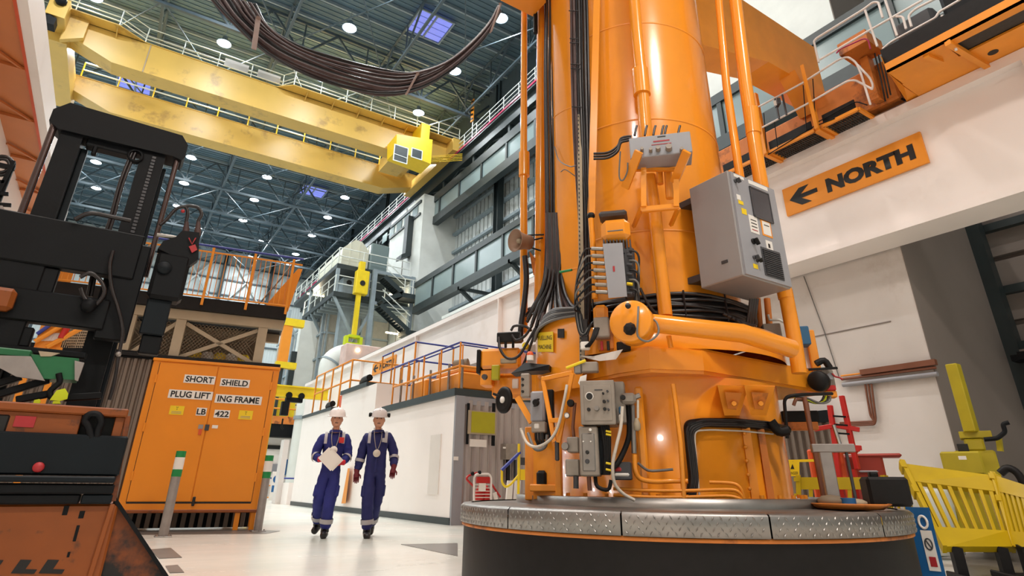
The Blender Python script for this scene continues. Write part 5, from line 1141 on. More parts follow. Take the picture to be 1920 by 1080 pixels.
for pts in ([(1440, 290), (1520, 240), (1565, 222)], [(1535, 228), (1605, 190), (1626, 197)]): wtube(pts, 8.47, 0.009, 'truck', 'lower_rail')
for pts in ([(1535, 117), (1526, 77), (1532, 71), (1620, 17), (1637, 4), (1647, 4), (1655, 33)], [(1537, 112), (1632, 56), (1730, 0)], [(1622, 19), (1645, 87)], [(1660, 0), (1682, 67)], [(1655, 92), (1670, 79), (1755, 33), (1760, 23), (1810, -6)], [(1766, 29), (1774, 52), (1785, 77), (1793, 94)], [(1862, 0), (1876, 26)], [(1709, 50), (1703, 29), (1716, 17), (1757, -4)], [(1680, 31), (1693, 31), (1699, 54)]): wtube(pts, 8.1)
wtube([(1568, 100), (1575, 92), (1620, 72), (1628, 75), (1632, 92)], 8.2, 0.012, 'red_line', 'red_edge_rail')
# long tray beside the girder
tz = 6.1
ty = MB().box((7.95, -2.5, tz), (8.12, 2.70, tz+0.03)).box((8.42, -2.5, tz), (9.0, 2.72, tz+0.03)).box((8.12, 2.0, tz), (8.42, 2.7, tz+0.03)).box((8.12, -2.5, tz), (8.42, -2.2, tz+0.03))
ty.box((7.95, -2.5, tz), (7.98, 2.7, tz+0.14)); ty.build('cable_channel', 'orange2', gn)
MB().prism([(7.95, 2.70, tz), (8.5, 2.73, tz), (9.0, 2.72, tz), (8.98, 2.9, tz-0.0), (8.5, 2.85, tz+0.25), (7.95, 2.72, tz+0.3)], (0, 0, 0.02)).build('channel_lip', 'orange2', gn)
MB().box((8.14, -2.2, tz+0.03), (8.40, 2.0, tz+0.06)).build('slot_mesh', 'mesh_floor', gn); hq = at(1862, 98, Z=tz); MB().cyl((hq.x, hq.y, tz-0.003), (hq.x, hq.y, tz+0.001), 0.06, n=20).build('round_hole', 'ink', gn)
MB().bar((7.95, 1.95, tz-0.03), (9.1, 1.85, tz-0.03), 0.07).build('cross_arm', 'orange2', gn); MB().prism([(8.0, 2.2, tz-0.002), (8.0, 2.26, tz-0.002), (8.3, 2.2, tz-0.002), (8.3, 2.14, tz-0.002)], (0, 0, -0.05)).build('tab', 'orange2', gn)
MB().box((8.0, -2.5, tz+0.16), (8.9, 2.72, tz+0.42)).build('black_duct', 'black', gn)
for (y0, y1, z0, z1, m_) in ((2.1, 2.6, 6.55, 7.1, 'grey_d'), (1.5, 2.0, 6.55, 7.2, 'truck'), (0.6, 1.4, 6.55, 7.4, 'grey_d'), (-1.6, 0.4, 6.55, 7.3, 'truck')):
    MB().obox((8.7, (y0+y1)/2, (z0+z1)/2), (0.3, 0, 0), (0, (y1-y0)/2, 0), (0, 0, (z1-z0)/2), 0.05).build('motor_housing', m_, gn)
q = at(1610, 88, X=8.6); MB().box((8.4, q.y-0.22, q.z-0.12), (8.9, q.y+0.22, q.z+0.1)).build('bracket_box', 'rust_orange', gn); q = at(1632, 140, X=8.8); MB().bar((8.8, q.y, q.z-0.5), (8.8, q.y, q.z+0.3), 0.18, 0.12).build('bracket_post', 'rust_orange', gn)
for k in range(3): wtube([(1640+k*7, 100+k*3), (1652+k*6, 150), (1660+k*5, 190-k*6)], 8.75, 0.012, 'cable', 'hose')
flp = at(1458, 193, X=8.4)
fd_ = MB().obox(flp, V((-0.7, 0.5, 0.0)).normalized().cross(EZ)*0.075, EZ*0.062, V((-0.7, 0.5, 0)).normalized()*0.03, 0.008).build('flood_lamp', 'grey_d', gn)
MB().obox(flp+V((-0.8, -0.45, -0.25)).normalized()*0.032, V((-0.49, 0.87, 0))*0.062, EZ*0.05, V((-0.87, -0.49, 0))*0.004).build('flood_lens', 'paper', fd_)
for dx in (-0.04, 0.1): MB().bar(flp+V((0.02, -dx, -0.3)), flp+V((0.02, -dx, 0.12)), 0.025).build('lamp_post', 'grey_d', fd_)
# warm flood lamps added out of view to brighten the machine and the gangway
for i, (x, y, z, e, lab) in enumerate(((-1.6, -1.2, 8.6, 110, 'warm flood lamp under the west end of the gantry'), (3.2, -1.5, 8.8, 190, 'warm flood lamp over the plinth'))):
    t = thing('gantry_flood_lamp', (x, y, z), lab, 'lamp')
    put(hm, 'housing', t, (x, y, z)); put(lm, 'lens', t, (x, y, z))
    ld = bpy.data.lights.new('lamp_light', 'AREA'); ld.shape = 'DISK'; ld.size = 0.9; ld.energy = e; ld.color = (1.0, 0.86, 0.74)
    lo = bpy.data.objects.new('lamp_light', ld); COL.objects.link(lo); lo.parent = t; lo.location = (0, 0, -0.1)

# ================================================================ WALL SERVICES AT THE EAST SIDE
pw = thing('wall_pipe_run', (9.66, 5.0, 2.35), 'brown pipes and a pale conduit running along the white concrete wall', 'pipe')
for dz, r_, m_ in ((0.0, 0.022, 'brown_pipe'), (0.05, 0.014, 'sign_orange'), (-0.09, 0.035, 'grey')): MB().tube([at(1578, 711, X=9.64)+V((0, 0, dz)), at(1755, 689, X=9.64)+V((0, 0, dz))], r_, 8).build('pipe_run', m_, pw)
for k in range(3): MB().tube(round_path([at(1622+k*6, 720, X=9.64), at(1632+k*5, 780+k*3, X=9.64), at(1640, 790+k*3, X=9.64), at(1575, 793+k*3, X=9.64)], 0.1), 0.016, 6).build('drop_pipe', 'brown_pipe', pw)
MB().box((9.6, at(1760, 705, X=9.6).y, 2.38), (9.68, at(1618, 725, X=9.6).y, 2.46)).build('dark_channel', 'brown_pipe', pw)
tq = thing('cable_ladder', (12.2, 2.2, 3), 'dark cable ladder crossing the shaded bay over the yellow post', 'tray')
a, b = at(1776, 688, X=12.3), at(1990, 660, X=12.3); a.y = 3.5; c = at(1776, 700, X=12.9)
b.x = 12.3; b.y = max(b.y, -2.0); MB().bar(a, b, 0.35, 0.12).build('ladder', 'truck', tq); MB().bar(a+V((0, 0, 0.1)), b+V((0, 0, 0.1)), 0.04).build('edge', 'steel', tq); MB().bar((12.3, a.y, a.z), (12.8, a.y, a.z), 0.3, 0.1).build('ladder', 'truck', tq); MB().bar((12.3, 1.0, a.z), (12.88, 1.0, a.z), 0.06).build('bracket', 'truck', tq)
for x0, y0, x1, y1 in ((1810, 600, 1840, 690), (1835, 690, 1870, 780)):
    p, q = at(x0, y0, X=12.95), at(x1, y1, X=12.95); o = MB().tube([p, q], 0.05, 8).build('dark_pipe', 'grey_d'); tag(o, 'dark upright pipe in the shaded bay %s the cable ladder' % ('above' if y0 < 650 else 'below'), 'pipe')
tl = thing('yellow_machine', (8.9, 3.0, 0), 'large bright yellow machine with a tall square post behind the yellow barrier', 'machine')
YD = 9.35
def yb(x0, y0, x1, y1, D0, dep, m_, name, par, bev=0.02):
    a, b, c = at(x0, y1, D=D0), at(x1, y1, D=D0), at((x0+x1)/2, y0, D=D0); u = (b-a); u.z = 0; n = V((-a.x, -a.y, 0)).normalized()
    cc_ = (a+b)/2-n*dep/2; cc_.z = (a.z+c.z)/2
    return MB().obox(cc_, u/2, n*dep/2, EZ*(c.z-a.z)/2, bev).build(name, m_, par)
yb(1800, 844, 1880, 893, YD, 0.9, 'yellow_shaded', 'body', tl); yb(1772, 846, 1850, 890, YD-0.25, 0.25, 'yellow_shaded', 'front_box', tl); yb(1802, 895, 1905, 1010, YD, 0.9, 'yellow_shaded', 'base', tl); yb(1800, 808, 1862, 822, YD, 0.4, 'yellow_shaded', 'platform', tl, 0.005); yb(1812, 822, 1850, 846, YD, 0.3, 'yellow_shaded', 'neck', tl)
yb(1797, 832, 1818, 846, YD-0.1, 0.2, 'ink', 'recess', tl, 0.003); yb(1798, 855, 1813, 862, YD-0.52, 0.01, 'paper', 'label', tl, 0.001)
MB().bar(at(1786, 683, D=YD), at(1822, 810, D=YD), 0.13, 0.13, bev=0.01).build('mast_post', 'yellow_shaded', tl)
MB().tube(round_path([at(1845, 824, D=YD-.1), at(1870, 822, D=YD-.1), at(1885, 810, D=YD-.1), at(1880, 795, D=YD-.1), at(1892, 792, D=YD-.1)], 0.03), 0.025, 8).build('crank_handle', 'truck', tl); MB().bar(at(1872, 818, D=YD), at(1876, 846, D=YD), 0.05).build('handle_post', 'yellow_shaded', tl)
MB().tube(smooth_path([at(1875, 888, D=YD-.6), at(1890, 878, D=YD-.6), at(1910, 890, D=YD-.6), at(1930, 930, D=YD-.6)], 4), 0.04, 8).build('hose', 'black', tl)
# barriers
def barrier(tl_, tr_, bl_, br_, n, label, post=True, m_='barrier'):
    TL, TR, BL, BR = [at(x, y, D=d) for x, y, d in (tl_, tr_, bl_, br_)]
    def g(u, v): return (TL*(1-u)+TR*u)*(1-v)+(BL*(1-u)+BR*u)*v
    nrm = (TR-TL).cross(BL-TL).normalized(); h = (BL-TL).length
    t = thing('plastic_barrier', V(((BL+BR)/2).to_tuple()), label, 'barrier', 'yellow plastic barriers round the plinth')
    def slab(u0, u1, v0, v1, th, name):
        P_ = [g(u0, v1), g(u1, v1), g(u1, v0), g(u0, v0)]
        return MB().hexa([p-nrm*th/2 for p in P_]+[p+nrm*th/2 for p in P_]).build(name, m_, t)
    slab(0.03, 0.97, 0.02, 0.26, 0.05, 'top_board'); slab(0.03, 0.97, 0.80, 1.0, 0.06, 'bottom_board')
    for k in range(n): slab((k+0.62)/(n+0.35)-0.02, (k+0.62)/(n+0.35)+0.028, 0.24, 0.82, 0.04, 'slat')
    if post:
        for u in (-0.012, 0.985): slab(u-0.02, u+0.04, -0.02, 1.0, 0.08, 'end_post'); slab(u-0.045, u+0.02, 0.02, 0.1, 0.1, 'hook_lug'); slab(u-0.045, u+0.02, 0.34, 0.42, 0.1, 'hook_lug')
    z0 = min(BL.z, BR.z)
    if z0 > 0.02:
        for u in (0.15, 0.8):
            p = g(u, 1.0); n2 = V((nrm.x, nrm.y, 0)).normalized(); d2_ = (TR-TL).normalized()
            MB().obox((p.x, p.y, 0.03), d2_*0.05, n2*0.22, (0, 0, 0.03), 0.01).obox((p.x, p.y, (p.z+0.04)/2), d2_*0.04, n2*0.04, (0, 0, p.z/2)).build('foot', 'black', t)
    return t
barrier((1693, 870, 8.0), (1862, 893, 8.1), (1772, 1030, 7.0), (1902, 1030, 7.6), 8, 'upright slatted yellow plastic barrier tilting beside the blue notice board')
barrier((1867, 890, 8.1), (1990, 930, 7.4), (1905, 1028, 7.6), (2010, 1030, 7.1), 11, 'slatted yellow plastic barrier turned away behind the tilting barrier')
barrier((1497, 893, 8.6), (1656, 893, 8.6), (1500, 990, 8.6), (1664, 990, 8.6), 4, 'yellow plastic barrier half hidden behind the plinth')
barrier((1661, 893, 8.5), (1700, 893, 8.4), (1668, 990, 8.5), (1712, 990, 8.4), 3, 'short length of yellow plastic barrier meeting the tilting barrier')
# blue notice board
D_ = 6.35
bo = thing('notice_stand', at(1745, 1075, D=D_), 'blue notice stand with a white prohibition tag beside the plinth', 'sign')
TLb, TRb = at(1697, 951, D=D_), at(1742, 951, D=D_-0.05); un = (TRb-TLb); un.z = 0; nb = V((-TLb.x, -TLb.y, 0)).normalized()
H_ = TLb.z
MB().obox((TLb+TRb)/2-EZ*(H_/2-0.005), un/2, nb*0.012, EZ*(H_/2-0.005)).build('board', 'blue', bo)
MB().obox((TLb+TRb)/2-EZ*(H_/2-0.01)-nb*0.12, un/2*0.9, nb*0.012, EZ*(H_/2-0.02)).build('rear_leg', 'blue', bo)
cb0 = (TLb+TRb)/2+nb*0.014
def bpt(s, z): return cb0+un*s+EZ*z
MB().prism([bpt(-0.1, -0.17), bpt(0.36, -0.17), bpt(0.36, -0.46), bpt(-0.1, -0.46)], nb*0.004).build('tag_card', 'paper', bo)
ring = MB().tube([bpt(0.1+0.17*math.cos(a), -0.11)+EZ*0.045*math.sin(a) for a in [2*math.pi*i/20 for i in range(21)]], 0.01, 6).build('tag_loop', 'paper', bo)
MB().tube([bpt(0.12+0.14*math.cos(a), -0.27)+EZ*0.04*math.sin(a)+nb*0.004 for a in [2*math.pi*i/20 for i in range(21)]], 0.006, 5).tube([bpt(0.03, -0.24)+nb*.004, bpt(0.21, -0.30)+nb*.004], 0.006, 5).build('no_entry_mark', 'grey_d', bo)
MB().prism([bpt(0.0, -0.36), bpt(0.27, -0.36), bpt(0.27, -0.43), bpt(0.0, -0.43)], nb*0.006).build('red_panel', 'ink_red', bo)
# clutter on the plinth edge
def onpl(x, y): return at(x, y, Z=0.605)
dz_ = thing('drip_pan', onpl(1600, 950), 'rusty flat pan with rags at the edge of the plinth', 'pan')
pp = ml(1592, 945, -0.1); 
pnc = MC+ET*1.28+ER*0.85+V((0, 0, 0.606))
dz_.location = pnc
MB().lathe([(0.0, 0.0), (0.22, 0.0), (0.28, 0.035), (0.27, 0.04), (0.21, 0.012), (0, 0.012)], pnc, n=24).build('pan', 'rust_orange', dz_)
MB().ball(pnc+ET*-0.12+ER*0.04+V((0, 0, 0.05)), 0.1, 10, (1, 1, 0.45)).build('rag', 'brown', dz_); MB().ball(pnc+ET*0.05+V((0, 0, 0.04)), 0.08, 10, (1.2, 1, 0.4)).build('rag', 'frame_beige', dz_)
tag(MB().cyl(pnc+ET*-0.02+ER*0.1+V((0, 0, 0.015)), pnc+ET*-0.02+ER*0.1+V((0, 0, 0.075)), 0.05, n=14).build('tin', 'blue', None), 'small blue tin standing in the rusty pan', 'tin')
sd = thing('clamp_stand', pnc+ET*-0.05-ER*0.05, 'grey metal clamp stand with an upright rod in the rusty pan', 'stand')
pb0 = pnc+ET*-0.08-ER*0.05+V((0, 0, 0.01))
MB().obox(pb0+V((0, 0, 0.22)), ET*0.045, ER*0.03, (0, 0, 0.21), 0.006).build('upright', 'galv', sd); MB().obox(pb0+ET*0.06+V((0, 0, 0.41)), ET*0.15, ER*0.035, (0, 0, 0.03), 0.005).build('arm', 'galv', sd); MB().cyl(pb0+ET*0.15+V((0, 0, 0.0)), pb0+ET*0.15+V((0, 0, 0.42)), 0.012, n=8).build('rod', 'grey_d', sd); MB().cyl(pb0+ET*0.12+V((0, 0, 0.42)), pb0+ET*0.10+V((0, 0, 0.58)), 0.014, n=8).build('threaded_rod', 'chrome', sd)
bxc = pnc+ET*0.30-ER*0.12
bxo = MB().obox(bxc+V((0, 0, 0.12)), ET*0.14, ER*0.1, (0, 0, 0.1), 0.02).obox(bxc+ET*-0.06+V((0, 0, 0.235)), ET*0.03, ER*0.03, (0, 0, 0.02), 0.01).build('black_case', 'black'); tag(bxo, 'black case beside the clamp stand on the plinth edge', 'case')
pole = MB().tube([ml(1508, 745, 0.55), ml(1546, 940, 0.62)], 0.02, 8).build('brown_pole', 'brown_pipe'); tag(pole, 'thin brown pole leaning between the flange and the plinth', 'pole')
# red stand, container, corrugated skirting and danger notice behind
rs = thing('red_stand', at(1580, 960, D=8.75), 'bright red steel frame stand behind the yellow barrier', 'stand')
rs.location.z = 0
RD = 8.75
for a, b in (((1578, 742), (1608, 880)), ((1556, 760), (1575, 900)), ((1526, 805), (1566, 798)), ((1566, 798), (1612, 806)), ((1575, 838), (1616, 840)), ((1560, 845), (1612, 842))): MB().bar(at(*a, D=RD), at(*b, D=RD), 0.055, bev=0.005).build('frame_bar', 'red', rs)
p = at(1600, 880, D=RD); MB().bar((p.x, p.y, 0), p, 0.05).build('leg', 'red', rs); p = at(1575, 898, D=RD); MB().bar((p.x, p.y, 0), p, 0.05).build('leg', 'red', rs)
for k in range(3): MB().bar(at(1562+k*2, 780+k*16, D=RD-.02), at(1590+k*3, 782+k*16, D=RD-.02), 0.02).build('rung', 'truck', rs)
oc = thing('orange_cabinet', at(1575, 960, D=8.95), 'open red orange steel cabinet behind the yellow barrier', 'cabinet'); oc.location.z = 0
q0, q1 = at(1543, 842, D=8.95), at(1612, 842, D=8.95)
for a, b in ((1541, 1552), (1560, 1612)): yb(a, 842, b, 1005, 8.95, 0.2, 'red_or', 'door' if b > 1600 else 'side_post', oc)
yb(1541, 838, 1612, 850, 8.95, 0.3, 'red_or', 'top_bar', oc); yb(1550, 858, 1556, 872, 8.94, 0.01, 'paper', 'label', oc, 0.001)
dr = thing('red_container', at(1650, 960, D=9.3), 'dull red steel container against the white concrete wall', 'container'); dr.location.z = 0
yb(1608, 852, 1688, 1005, 9.3, 0.3, 'red_dim', 'body', dr, 0.03); yb(1606, 850, 1692, 858, 9.28, 0.34, 'red_dim', 'rim', dr); yb(1610, 882, 1648, 886, 9.26, 0.03, 'grey', 'handle', dr)
cs = thing('corrugated_screen', (9.55, 6, 0), 'grey corrugated steel screen along the concrete wall behind the machine', 'screen')
a, b = at(1462, 800, X=9.6), at(1562, 800, X=9.6)
k = b.y
while k < a.y+0.6:
    MB().prism([(9.6, k, 0), (9.55, k+0.02, 0), (9.55, k+0.07, 0), (9.6, k+0.09, 0)], (0, 0, 1.75)).build('rib', 'corr_d', cs); k += 0.13
MB().box((9.6, b.y, 0), (9.66, a.y+0.6, 1.75)).build('sheet', 'corr_d', cs); MB().box((9.5, b.y, 1.72), (9.66, a.y+0.6, 1.9)).build('cap', 'truck', cs)
dn_ = thing('danger_notice', at(1486, 878, D=8.7), 'yellow danger notice hung on the rail behind the machine', 'sign')
p, u, v = at(1473, 893, D=8.7), at(1499, 893, D=8.7)-at(1473, 893, D=8.7), at(1473, 866, D=8.7)-at(1473, 893, D=8.7)
bb_ = plate(p, u, v, 0.01, 'sign_yellow', dn_, 'board'); text('DANGER', p+u*0.1+v*0.12, u*0.8, v*0.2, 'ink', dn_, th=0.013)
MB().prism([p+u*0.5+v*0.85, p+u*0.36+v*0.5, p+u*0.64+v*0.5], u.cross(v).normalized()*0.013).build('warning_mark', 'ink', dn_)
MB().bar(at(1460, 865, D=8.75), at(1540, 863, D=8.75), 0.03).build('hang_rail', 'sign_yellow', dn_); p = at(1486, 865, D=8.75); MB().bar((p.x, p.y, 0), p, 0.03).build('stake', 'brown', dn_); p = at(1536, 863, D=8.75); MB().bar((p.x, p.y, 0), p, 0.03).build('stake', 'brown', dn_)
wb = MB().lathe([(0, 0.75), (0.3, 0.75), (0.32, 0.7), (0.3, 0.05), (0.0, 0.0)], (at(1735, 960, D=9.4).x, at(1735, 960, D=9.4).y, 0.0), n=20).build('white_drum', 'lag'); tag(wb, 'pale round drum behind the tilting yellow barrier', 'drum')

# ================================================================ AT THE CORRUGATED STORE END
YE = 11.4
sc_ = thing('olive_screen', at(905, 795, Y=YE), 'olive yellow screen on dark rails fixed to the corrugated store end', 'screen')
def sbox(x0, y0, x1, y1, Y, th, m_, name, par):
    a, b = at(x0, y1, Y=Y), at(x1, y0, Y=Y); z0, z1 = at((x0+x1)/2, y1, Y=Y).z, at((x0+x1)/2, y0, Y=Y).z
    return MB().box((a.x, Y-th, z0), (b.x, Y, z1)).build(name, m_, par)
sbox(873, 756, 880, 833, YE, 0.03, 'truck', 'mounting_rail', sc_); sbox(921, 756, 928, 836, YE, 0.03, 'truck', 'mounting_rail', sc_)
sbox(876, 771, 930, 815, YE-0.03, 0.03, 'frame_beige', 'frame', sc_); sbox(883, 773, 928, 812, YE-0.06, 0.01, 'olive', 'screen_face', sc_)
for x, y, x1, y1, m_, lab in ((880, 824, 912, 838, 'paper', 'white notice strip under the olive screen'), (850, 856, 859, 863, 'paper', 'tiny white number plate on the store corner post')):
    o = sbox(x, y, x1, y1, YE, 0.012, m_, 'wall_notice', None); tag(o, lab, 'notice')
gbx = thing('grey_wall_box', at(950, 848, Y=YE), 'grey electrical box with a small white label on the store end', 'box'); sbox(939, 833, 961, 862, YE, 0.2, 'grey_w', 'box', gbx); sbox(943, 838, 948, 841, YE-0.2, 0.01, 'paper', 'label', gbx); sbox(948, 862, 954, 905, YE, 0.06, 'black', 'conduit', gbx); sbox(963, 833, 967, 900, YE, 0.05, 'grey_d', 'conduit', gbx)
fx = thing('extinguisher_trolley', at(903, 945, Y=10.7), 'red extinguisher trolley with a white tube frame before the store end', 'trolley'); YT = 10.7; fx.location.z = 0
fp = at(888, 940, Y=YT); fr_ = [at(889, 960, Y=YT), at(889, 895, Y=YT), at(893, 889, Y=YT), at(917, 889, Y=YT), at(921, 895, Y=YT), at(921, 960, Y=YT)]; fr_[0].z = fr_[-1].z = 0.02
MB().tube(round_path(fr_, 0.06), 0.022, 8).build('tube_frame', 'railw', fx)
sbox(892, 894, 918, 906, YT+0.06, 0.05, 'red', 'top_panel', fx); sbox(897, 906, 910, 921, YT+0.02, 0.02, 'paper', 'instruction_card', fx)
for k in range(7): sbox(890, 908+k*6, 920, 909.5+k*6, YT+0.03, 0.012, 'railw', 'rung', fx)
for x in (899, 911): p = at(x, 930, Y=YT+0.2); MB().lathe([(0, 0.04), (0.09, 0.05), (0.09, 0.62), (0.05, 0.7), (0.02, 0.75), (0, 0.75)], (p.x, YT+0.2, 0), n=16).build('cylinder', 'red', fx)
MB().tube(round_path([at(888, 912, Y=YT+.1), at(874, 898, Y=YT+.1), at(878, 892, Y=YT+.1), at(896, 886, Y=YT+.1), at(902, 890, Y=YT+.1)], 0.04), 0.02, 6).build('handle_bar', 'red', fx); MB().tube([at(920, 905, Y=YT+.1), at(938, 932, Y=YT+.1)], 0.02, 6).build('handle_bar', 'red', fx); MB().ball(at(886, 888, Y=YT), 0.04, 8).build('valve_head', 'truck', fx); MB().ball(at(899, 886, Y=YT), 0.04, 8).build('valve_head', 'truck', fx); MB().prism([at(924, 925, Y=YT), at(931, 922, Y=YT), at(934, 936, Y=YT), at(927, 938, Y=YT)], (0, 0.01, 0)).build('tag_card', 'paper', fx)
ys = thing('yellow_stand', at(968, 950, Y=9.6), 'yellow tube stand with a blue padded bar beside the plinth', 'stand'); ys.location.z = 0; YY = 9.6
b_ = at(974, 940, Y=YY); MB().tube([at(973, 832, Y=YY), at(972, 930, Y=YY), V((at(972, 930, Y=YY).x, YY, 0))], 0.025, 8).build('upright', 'yellow', ys)
MB().tube(round_path([at(941, 880, Y=YY), at(941, 905, Y=YY), at(948, 914, Y=YY), at(958, 908, Y=YY), at(973, 890, Y=YY)], 0.08), 0.022, 8).build('hoop', 'yellow', ys); MB().tube([at(940, 882, Y=YY), at(975, 848, Y=YY)], 0.03, 8).build('blue_bar', 'blue_rail', ys)
sbox(976, 858, 984, 872, YY, 0.02, 'grey_d', 'notice', ys); sbox(975, 880, 985, 900, YY, 0.02, 'sign_yellow', 'notice', ys)
for k, (x0, x1) in enumerate(((946, 958), (962, 972))):
    p, q, r_ = at(x0, 938, Y=10.2+k*.3), at(x1, 901, Y=10.2+k*.3), at(x0+9, 938, Y=10.2+k*.3)
    p.z = r_.z = 0.01
    o = MB().hexa([p, r_, r_+V((0, 0.05, 0)), p+V((0, 0.05, 0)), q-V((0.06, 0, 0)), q+V((0.06, 0, 0)), q+V((0.06, 0.05, 0)), q+V((-0.06, 0.05, 0))]).build('leaning_board', 'paper'); tag(o, ('white board leaning behind the yellow stand', 'smaller white board leaning next to the yellow stand')[k], 'board')
# ================================================================ LIFT TRUCK
tk = thing('lift_truck', (-0.4, 5.6, 0), 'dark worn lift truck with an orange base and a tall black mast near the camera', 'truck')
def fb(x0, y0, x1, y1, Y, dep, m_, name, par=None, bev=0.01):
    ym = (y0+y1)/2; xm = (x0+x1)/2
    xa, xb_ = at(x0, ym, Y=Y).x, at(x1, ym, Y=Y).x; za, zb_ = at(xm, y1, Y=Y).z, at(xm, y0, Y=Y).z
    return MB().obox(((xa+xb_)/2, Y+dep/2, (za+zb_)/2), ((xb_-xa)/2, 0, 0), (0, dep/2, 0), (0, 0, (zb_-za)/2), bev).build(name, m_, par or tk)
def xbox(x0, x1, z0, z1, Y, dep, m_, name, par=None, bev=0.01):
    return MB().obox(((x0+x1)/2, Y+dep/2, (z0+z1)/2), ((x1-x0)/2, 0, 0), (0, dep/2, 0), (0, 0, (z1-z0)/2), bev).build(name, m_, par or tk)
YM = 6.0
MB().prism([(-1.10, YM, 3.72), (-1.02, YM, 3.66), (-0.10, YM, 3.68), (-0.02, YM, 3.66), (0.0, YM, 3.70), (0.0, YM, 3.84), (-0.07, YM, 3.93), (-1.0, YM, 3.95), (-1.10, YM, 3.84)], (0, 0.24, 0)).build('mast_crosshead', 'truck', tk)
xbox(-0.80, -0.40, 3.60, 3.68, YM+0.06, 0.12, 'truck', 'chain_guard'); xbox(-0.74, -0.70, 3.52, 3.62, YM+0.06, 0.05, 'truck', 'bracket')
for x0, x1 in ((-1.0, -0.83), (-0.36, -0.16)):
    c = MB().box((x0, YM+0.04, 1.0), (x1, YM+0.08, 3.8)).box((x0, YM+0.08, 1.0), (x0+0.03, YM+0.22, 3.8)).box((x1-0.03, YM+0.08, 1.0), (x1, YM+0.22, 3.8)); c.build('mast_channel', 'truck', tk)
for x0, x1 in ((-0.83, -0.78), (-0.16, -0.13)): xbox(x0, x1, 1.0, 3.6, YM+0.16, 0.06, 'truck_blue', 'mast_inner_rail', bev=0.004)
MB().cyl((-1.06, YM+0.05, 1.4), (-1.06, YM+0.05, 3.72), 0.028, n=12).build('tilt_rod', 'steel', tk); MB().cyl((-0.06, YM+0.05, 2.45), (-0.06, YM+0.05, 3.72), 0.024, n=12).build('lift_rod', 'steel', tk)
K['truck_rod'] = mat('oiled_dark_rod', (88, 74, 72), 0.25, 0.7, var=0.15); [setattr(o.data, 'name', 'rod') or o.data.materials.__setitem__(0, K['truck_rod']) for o in tk.children if 'rod' in o.name]
for dx in (-0.41, -0.435): MB().tube(smooth_path([(dx, YM+0.05, 3.64), (dx-0.02, YM+0.04, 3.3), (dx-0.01, YM+0.04, 2.9), (dx-0.02, YM+0.05, 2.5), (dx, YM+0.05, 2.2)], 4), 0.014, 7).build('hydraulic_hose', 'cable', tk)
MB().lathe([(0.05, -0.03), (0.07, -0.03), (0.07, 0.03), (0.05, 0.03)], (-0.40, YM+0.05, 3.60), (0, 1, 0), n=16).build('sheave', 'truck', tk)
ch = MB()
for k in range(40): ch.obox((-0.25, YM+0.03, 2.3+k*0.034), (0.016, 0, 0), (0, 0.006, 0), (0, 0, 0.012))
tag(ch.build('chain_link', 'grey_d', tk), kind='stuff')
# carriage
YC = 5.82
fb(-30, 413, 268, 503, YC, 0.12, 'truck', 'carriage_bar'); fb(-30, 546, 205, 606, YC, 0.12, 'truck', 'carriage_bar'); fb(-30, 651, 165, 664, YC, 0.1, 'truck', 'carriage_bar')
for a in ((-40, 480, 62, 660), (200, 452, 262, 640), (268, 560, 316, 628)): fb(*a, YC+0.02, 0.1, 'truck' if a[0] != 268 else 'truck_blue', 'carriage_plate')
fb(64, 500, 106, 552, YC+0.03, 0.08, 'truck', 'carriage_plate'); fb(262, 628, 302, 664, YC+0.05, 0.1, 'truck', 'carriage_plate')
fb(30, 612, 60, 650, YC+0.03, 0.08, 'truck', 'carriage_plate')
fb(284, 472, 352, 562, YC-0.04, 0.2, 'truck', 'side_shift_motor', bev=0.03); q = at(308, 502, Y=YC-0.05); MB().lathe([(0, -0.02), (0.05, -0.02), (0.06, 0.0), (0.06, 0.02)], q, (0, 1, 0), n=18).build('motor_cap', 'truck_blue', tk)
vb = MB().prism([at(x, y, Y=YC-0.03) for x, y in ((296, 466), (306, 452), (330, 444), (342, 432), (374, 436), (372, 486), (352, 500), (330, 482))], (0, 0.12, 0)).build('valve_block', 'truck', tk)
MB().tube([at(294, 440, Y=YC), at(330, 446, Y=YC)], 0.02, 8).build('valve_spool', 'steel', vb)
for pts in ([(348, 440), (349, 418), (352, 398), (346, 388), (330, 392), (312, 412), (300, 422)], [(369, 440), (372, 415), (378, 402), (372, 390), (356, 386), (342, 388)], [(356, 486), (350, 505), (338, 540), (322, 562)]):
    q = [at(x, y, Y=YC) for x, y in pts]; MB().tube(smooth_path(q, 5), 0.016, 8).build('hydraulic_hose', 'cable', vb)
for x in (348, 370): MB().tube([at(x, 442, Y=YC), at(x+1, 430, Y=YC), at(x+2, 416, Y=YC)], [0.03, 0.028, 0.016], 10).build('hose_ferrule', 'cable_brown', vb)
MB().ball(at(343, 396, Y=YC-.02), 0.018, 8).build('red_cap', 'ink_red', vb); MB().prism([at(x, y, Y=YC-.05) for x, y in ((354, 462), (366, 458), (370, 468), (360, 474))], (0, 0.01, 0)).build('red_tag', 'ink_red', vb); MB().tube([at(354, 446, Y=YC-.05), at(360, 458, Y=YC-.05), at(367, 446, Y=YC-.05)], 0.006, 5).build('red_wire', 'ink_red', vb)
for pts, r_ in (([(212, 470), (206, 500), (210, 540), (222, 580), (230, 620), (224, 660), (214, 720), (205, 750)], 0.014), ([(150, 520), (170, 512), (190, 528), (196, 550), (178, 572), (160, 560), (152, 540)], 0.016), ([(140, 412), (170, 400), (215, 408), (245, 414)], 0.02)):
    MB().tube(smooth_path([at(x, y, Y=YC-0.04) for x, y in pts], 5), r_, 8).build('hydraulic_hose', 'cable', tk)
q = at(222, 664, Y=YC-.06); MB().ball(q, 0.022, 8).build('ball_end', 'galv', tk); q = at(166, 573, Y=YC-.06); MB().ball(q, 0.06, 8).build('swivel', 'truck', tk)
